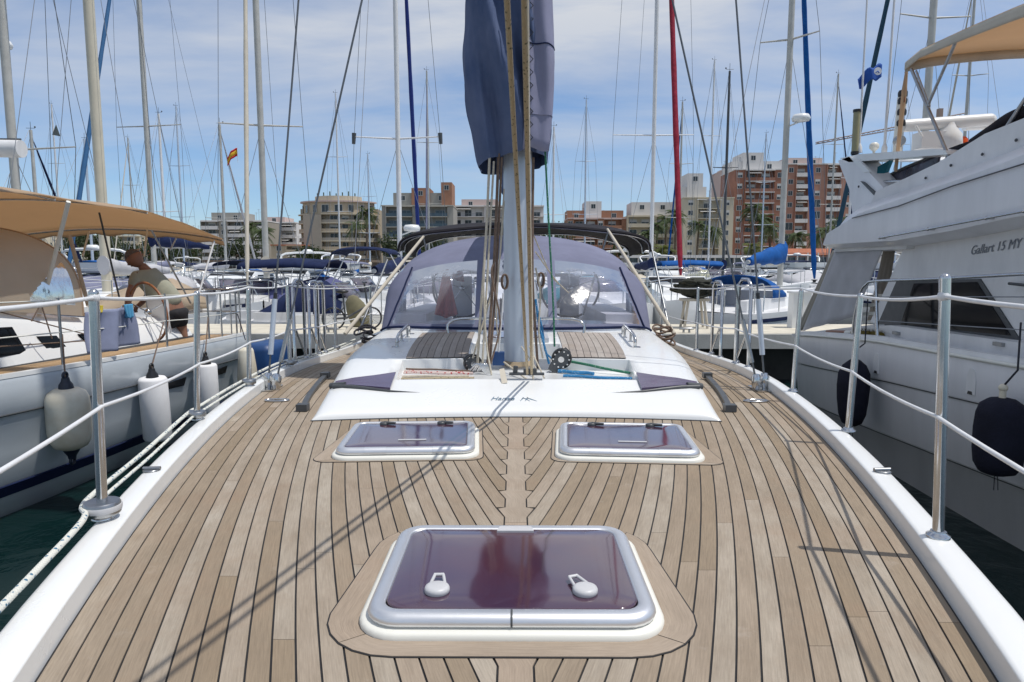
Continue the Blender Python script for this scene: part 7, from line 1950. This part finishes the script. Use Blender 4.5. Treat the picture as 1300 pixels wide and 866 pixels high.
# ================================================================== palms and trees
LEAF = translucent(pm('palm_frond_green', (.075, .11, .035), .7, var=.4, vscale=1.2, col2=(.05, .075, .025)), .2, (.10, .16, .03))
LEAFY = translucent(pm('yellow_green_frond', (.13, .15, .035), .7, var=.4, vscale=1.2), .25, (.2, .24, .04))
LEAFD = translucent(pm('dark_leaf_green', (.045, .065, .025), .75, var=.5, vscale=.6), .2, (.06, .10, .02))
TRUNK = pm('palm_trunk', (.16, .12, .085), .95, var=.35, vscale=3, bump=.8, bscale=9)
def palm_meshes(seed, H, mat, rad=2.4, n=34):
    random.seed(seed); ORG[0] = V(0, 0, 0); m = MB(); lean = U(-.4, .4)
    m.tube([(0, 0, 0), (lean * .3, 0, H * .4), (lean, 0, H)], [.32, .22, .20], 9); m.ball((lean, 0, H), (.42, .42, .5), 8, 6); tm = m.build('trunk', TRUNK); me1 = tm.data; bpy.data.objects.remove(tm)
    m = MB(); top = V(lean, 0, H + .2)
    for k in range(n):
        az = U(0, 2 * pi); el = U(-.55, 1.35); L_ = rad * U(.8, 1.15); d = V(cos(az), sin(az), 0); pts = []
        for i in range(9):
            t = i / 8; pts.append(top + d * (L_ * t * cos(el * (1 - .5 * t))) + V(0, 0, L_ * (sin(el) * t - (.55 + .25 * cos(el)) * t * t)))
        s_ = d.cross(V(0, 0, 1))
        for i in range(1, 9):
            for q in (0, .5):
                c = pts[i - 1].lerp(pts[i], q + .25); tt = (pts[i] - pts[i - 1]).normalized(); w = .62 * sin(pi * min(1, (i - 1 + q) / 8 * .85 + .12)) * rad / 2.4
                for sg in (-1, 1):
                    e = c + s_ * sg * w + tt * w * .55 + V(0, 0, -w * U(.25, .6)); m.add([c - tt * .06, c + tt * .07, e], [(0, 1, 2)])
        m.tube(pts, [.04] * 8 + [.01], 4)
    o = m.build('crown', mat); me2 = o.data; bpy.data.objects.remove(o); return me1, me2
PM = [palm_meshes(1, 8.5, LEAF), palm_meshes(2, 7.0, LEAF, 2.6, 40), palm_meshes(3, 9.5, LEAF, 2.3, 30), palm_meshes(4, 3.2, LEAFY, 2.5, 40)]
def palm(px, d, k, sc, label):
    t = thing('palm_tree', label, 'palm tree', (wx(px, d), d, GZ), rotz=U(0, 6), group='palm trees along the quay', local=True); sc *= 1.22; t.scale = (sc, sc, sc)
    link('trunk', PM[k][0], t); link('crown', PM[k][1], t)
random.seed(9)
PL = [(466, 165, 2, 1.12, 'tall palm in front of the right end of the rounded beige building'), (452, 172, 0, 1.0, 'palm just left of the tall palm before the rounded beige building'),
      (333, 165, 1, 1.0, 'bushy palm before the white apartment block, left'), (322, 175, 0, 1.0, 'palm behind the bushy palm before the white apartment block'),
      (818, 160, 1, .9, 'short palm at the left end of the row before the cream terrace block'), (832, 165, 0, .95, 'second palm from the left before the cream terrace block'), (845, 168, 2, 1.0, 'third palm before the cream terrace block, near the red sail'), (857, 158, 2, 1.05, 'tall palm right beside the red sail on its left'),
      (884, 160, 0, .95, 'palm just right of the red sail before the pale yellow block'), (906, 166, 1, 1.05, 'bushy palm between the pale yellow block and the red brick tower'), (843, 146, 3, 1.0, 'low yellow-green palm by the flat-roofed pavilion'),
      (952, 160, 2, 1.15, 'tallest palm before the red brick tower'), (966, 162, 0, 1.1, 'middle palm of three before the red brick tower'), (978, 160, 1, 1.1, 'right palm of three before the red brick tower'), (955, 148, 3, 1.1, 'low yellow-green palm at the foot of the red brick tower'),
      (1008, 165, 1, .9, 'palm before the left side of the pinkish brick tower'), (1045, 160, 1, 1.0, 'palm right of the royal blue furled sail'), (1062, 165, 0, 1.05, 'palm at the right edge of the pinkish brick tower'), (1036, 172, 1, .9, 'palm behind the royal blue furled sail'),
      (140, 170, 1, .9, 'palm seen under the left awning beside the hedge trees')]
for q in PL: palm(*q)
def tree(px, d, H, r, label, seed, mat=LEAFD, n=1500):
    random.seed(seed); t = thing('broadleaf_tree', label, 'tree', (wx(px, d), d, GZ), local=True)
    m = MB(); m.tube([(0, 0, 0), (.1, 0, H * .5), (0, .1, H * .75)], [.25, .18, .08], 7)
    for k in range(5): a = U(0, 6.28); m.tube([(0, 0, H * .4), (r * .5 * cos(a), r * .4 * sin(a), H * U(.6, .8))], [.1, .03], 5)
    m.build('trunk', TRUNK, t); m = MB(); cl = [(V(U(-.75, .75) * r, U(-.7, .7) * r, H * U(.42, .86)), U(.35, .6) * r) for k in range(12)]
    for k in range(n):
        c, cr2 = random.choice(cl); v = V(random.gauss(0, 1), random.gauss(0, 1), random.gauss(0, .8)).normalized() * cr2 * U(.7, 1.05); p = c + v; s_ = U(.16, .34)
        a, b = V(U(-1, 1), U(-1, 1), U(-1, 1)).normalized() * s_, V(U(-1, 1), U(-1, 1), U(-1, 1)).normalized() * s_; m.add([p - a, p + b, p + a, p - b], [(0, 1, 2, 3)])
    m.build('crown', mat, t)
for i, (px, d, H, r, lb) in enumerate(((98, 140, 7.5, 4.5, 'round green tree seen under the left awning, left of the thick mast'), (118, 138, 7, 4, 'round green tree right of the leftmost one under the left awning'), (152, 150, 6, 4, 'dark tree behind the thick cream mast'), (200, 150, 6.5, 4, 'dark tree right of the small red-roofed house'), (230, 155, 6, 4, 'dark tree before the small ochre block'),
                                 (710, 165, 11, 4, 'dark conifer-like tree at the left end of the orange brick block'), (800, 160, 7, 4, 'dark green tree between the orange and cream blocks'), (392, 150, 4.5, 3.5, 'low tree at the foot of the beige villa block'), (505, 170, 9, 4, 'tree before the modern glass block'), (545, 165, 9, 4, 'second tree before the modern glass block, right one'), (1095, 150, 7, 5, 'dark tree at the right end of the red-roofed house'), (300, 160, 6, 4, 'dark tree before the brown-grey apartments'))):
    tree(px, d, H, r, lb, 40 + i)
ORG[0] = V(0, 0, 0)
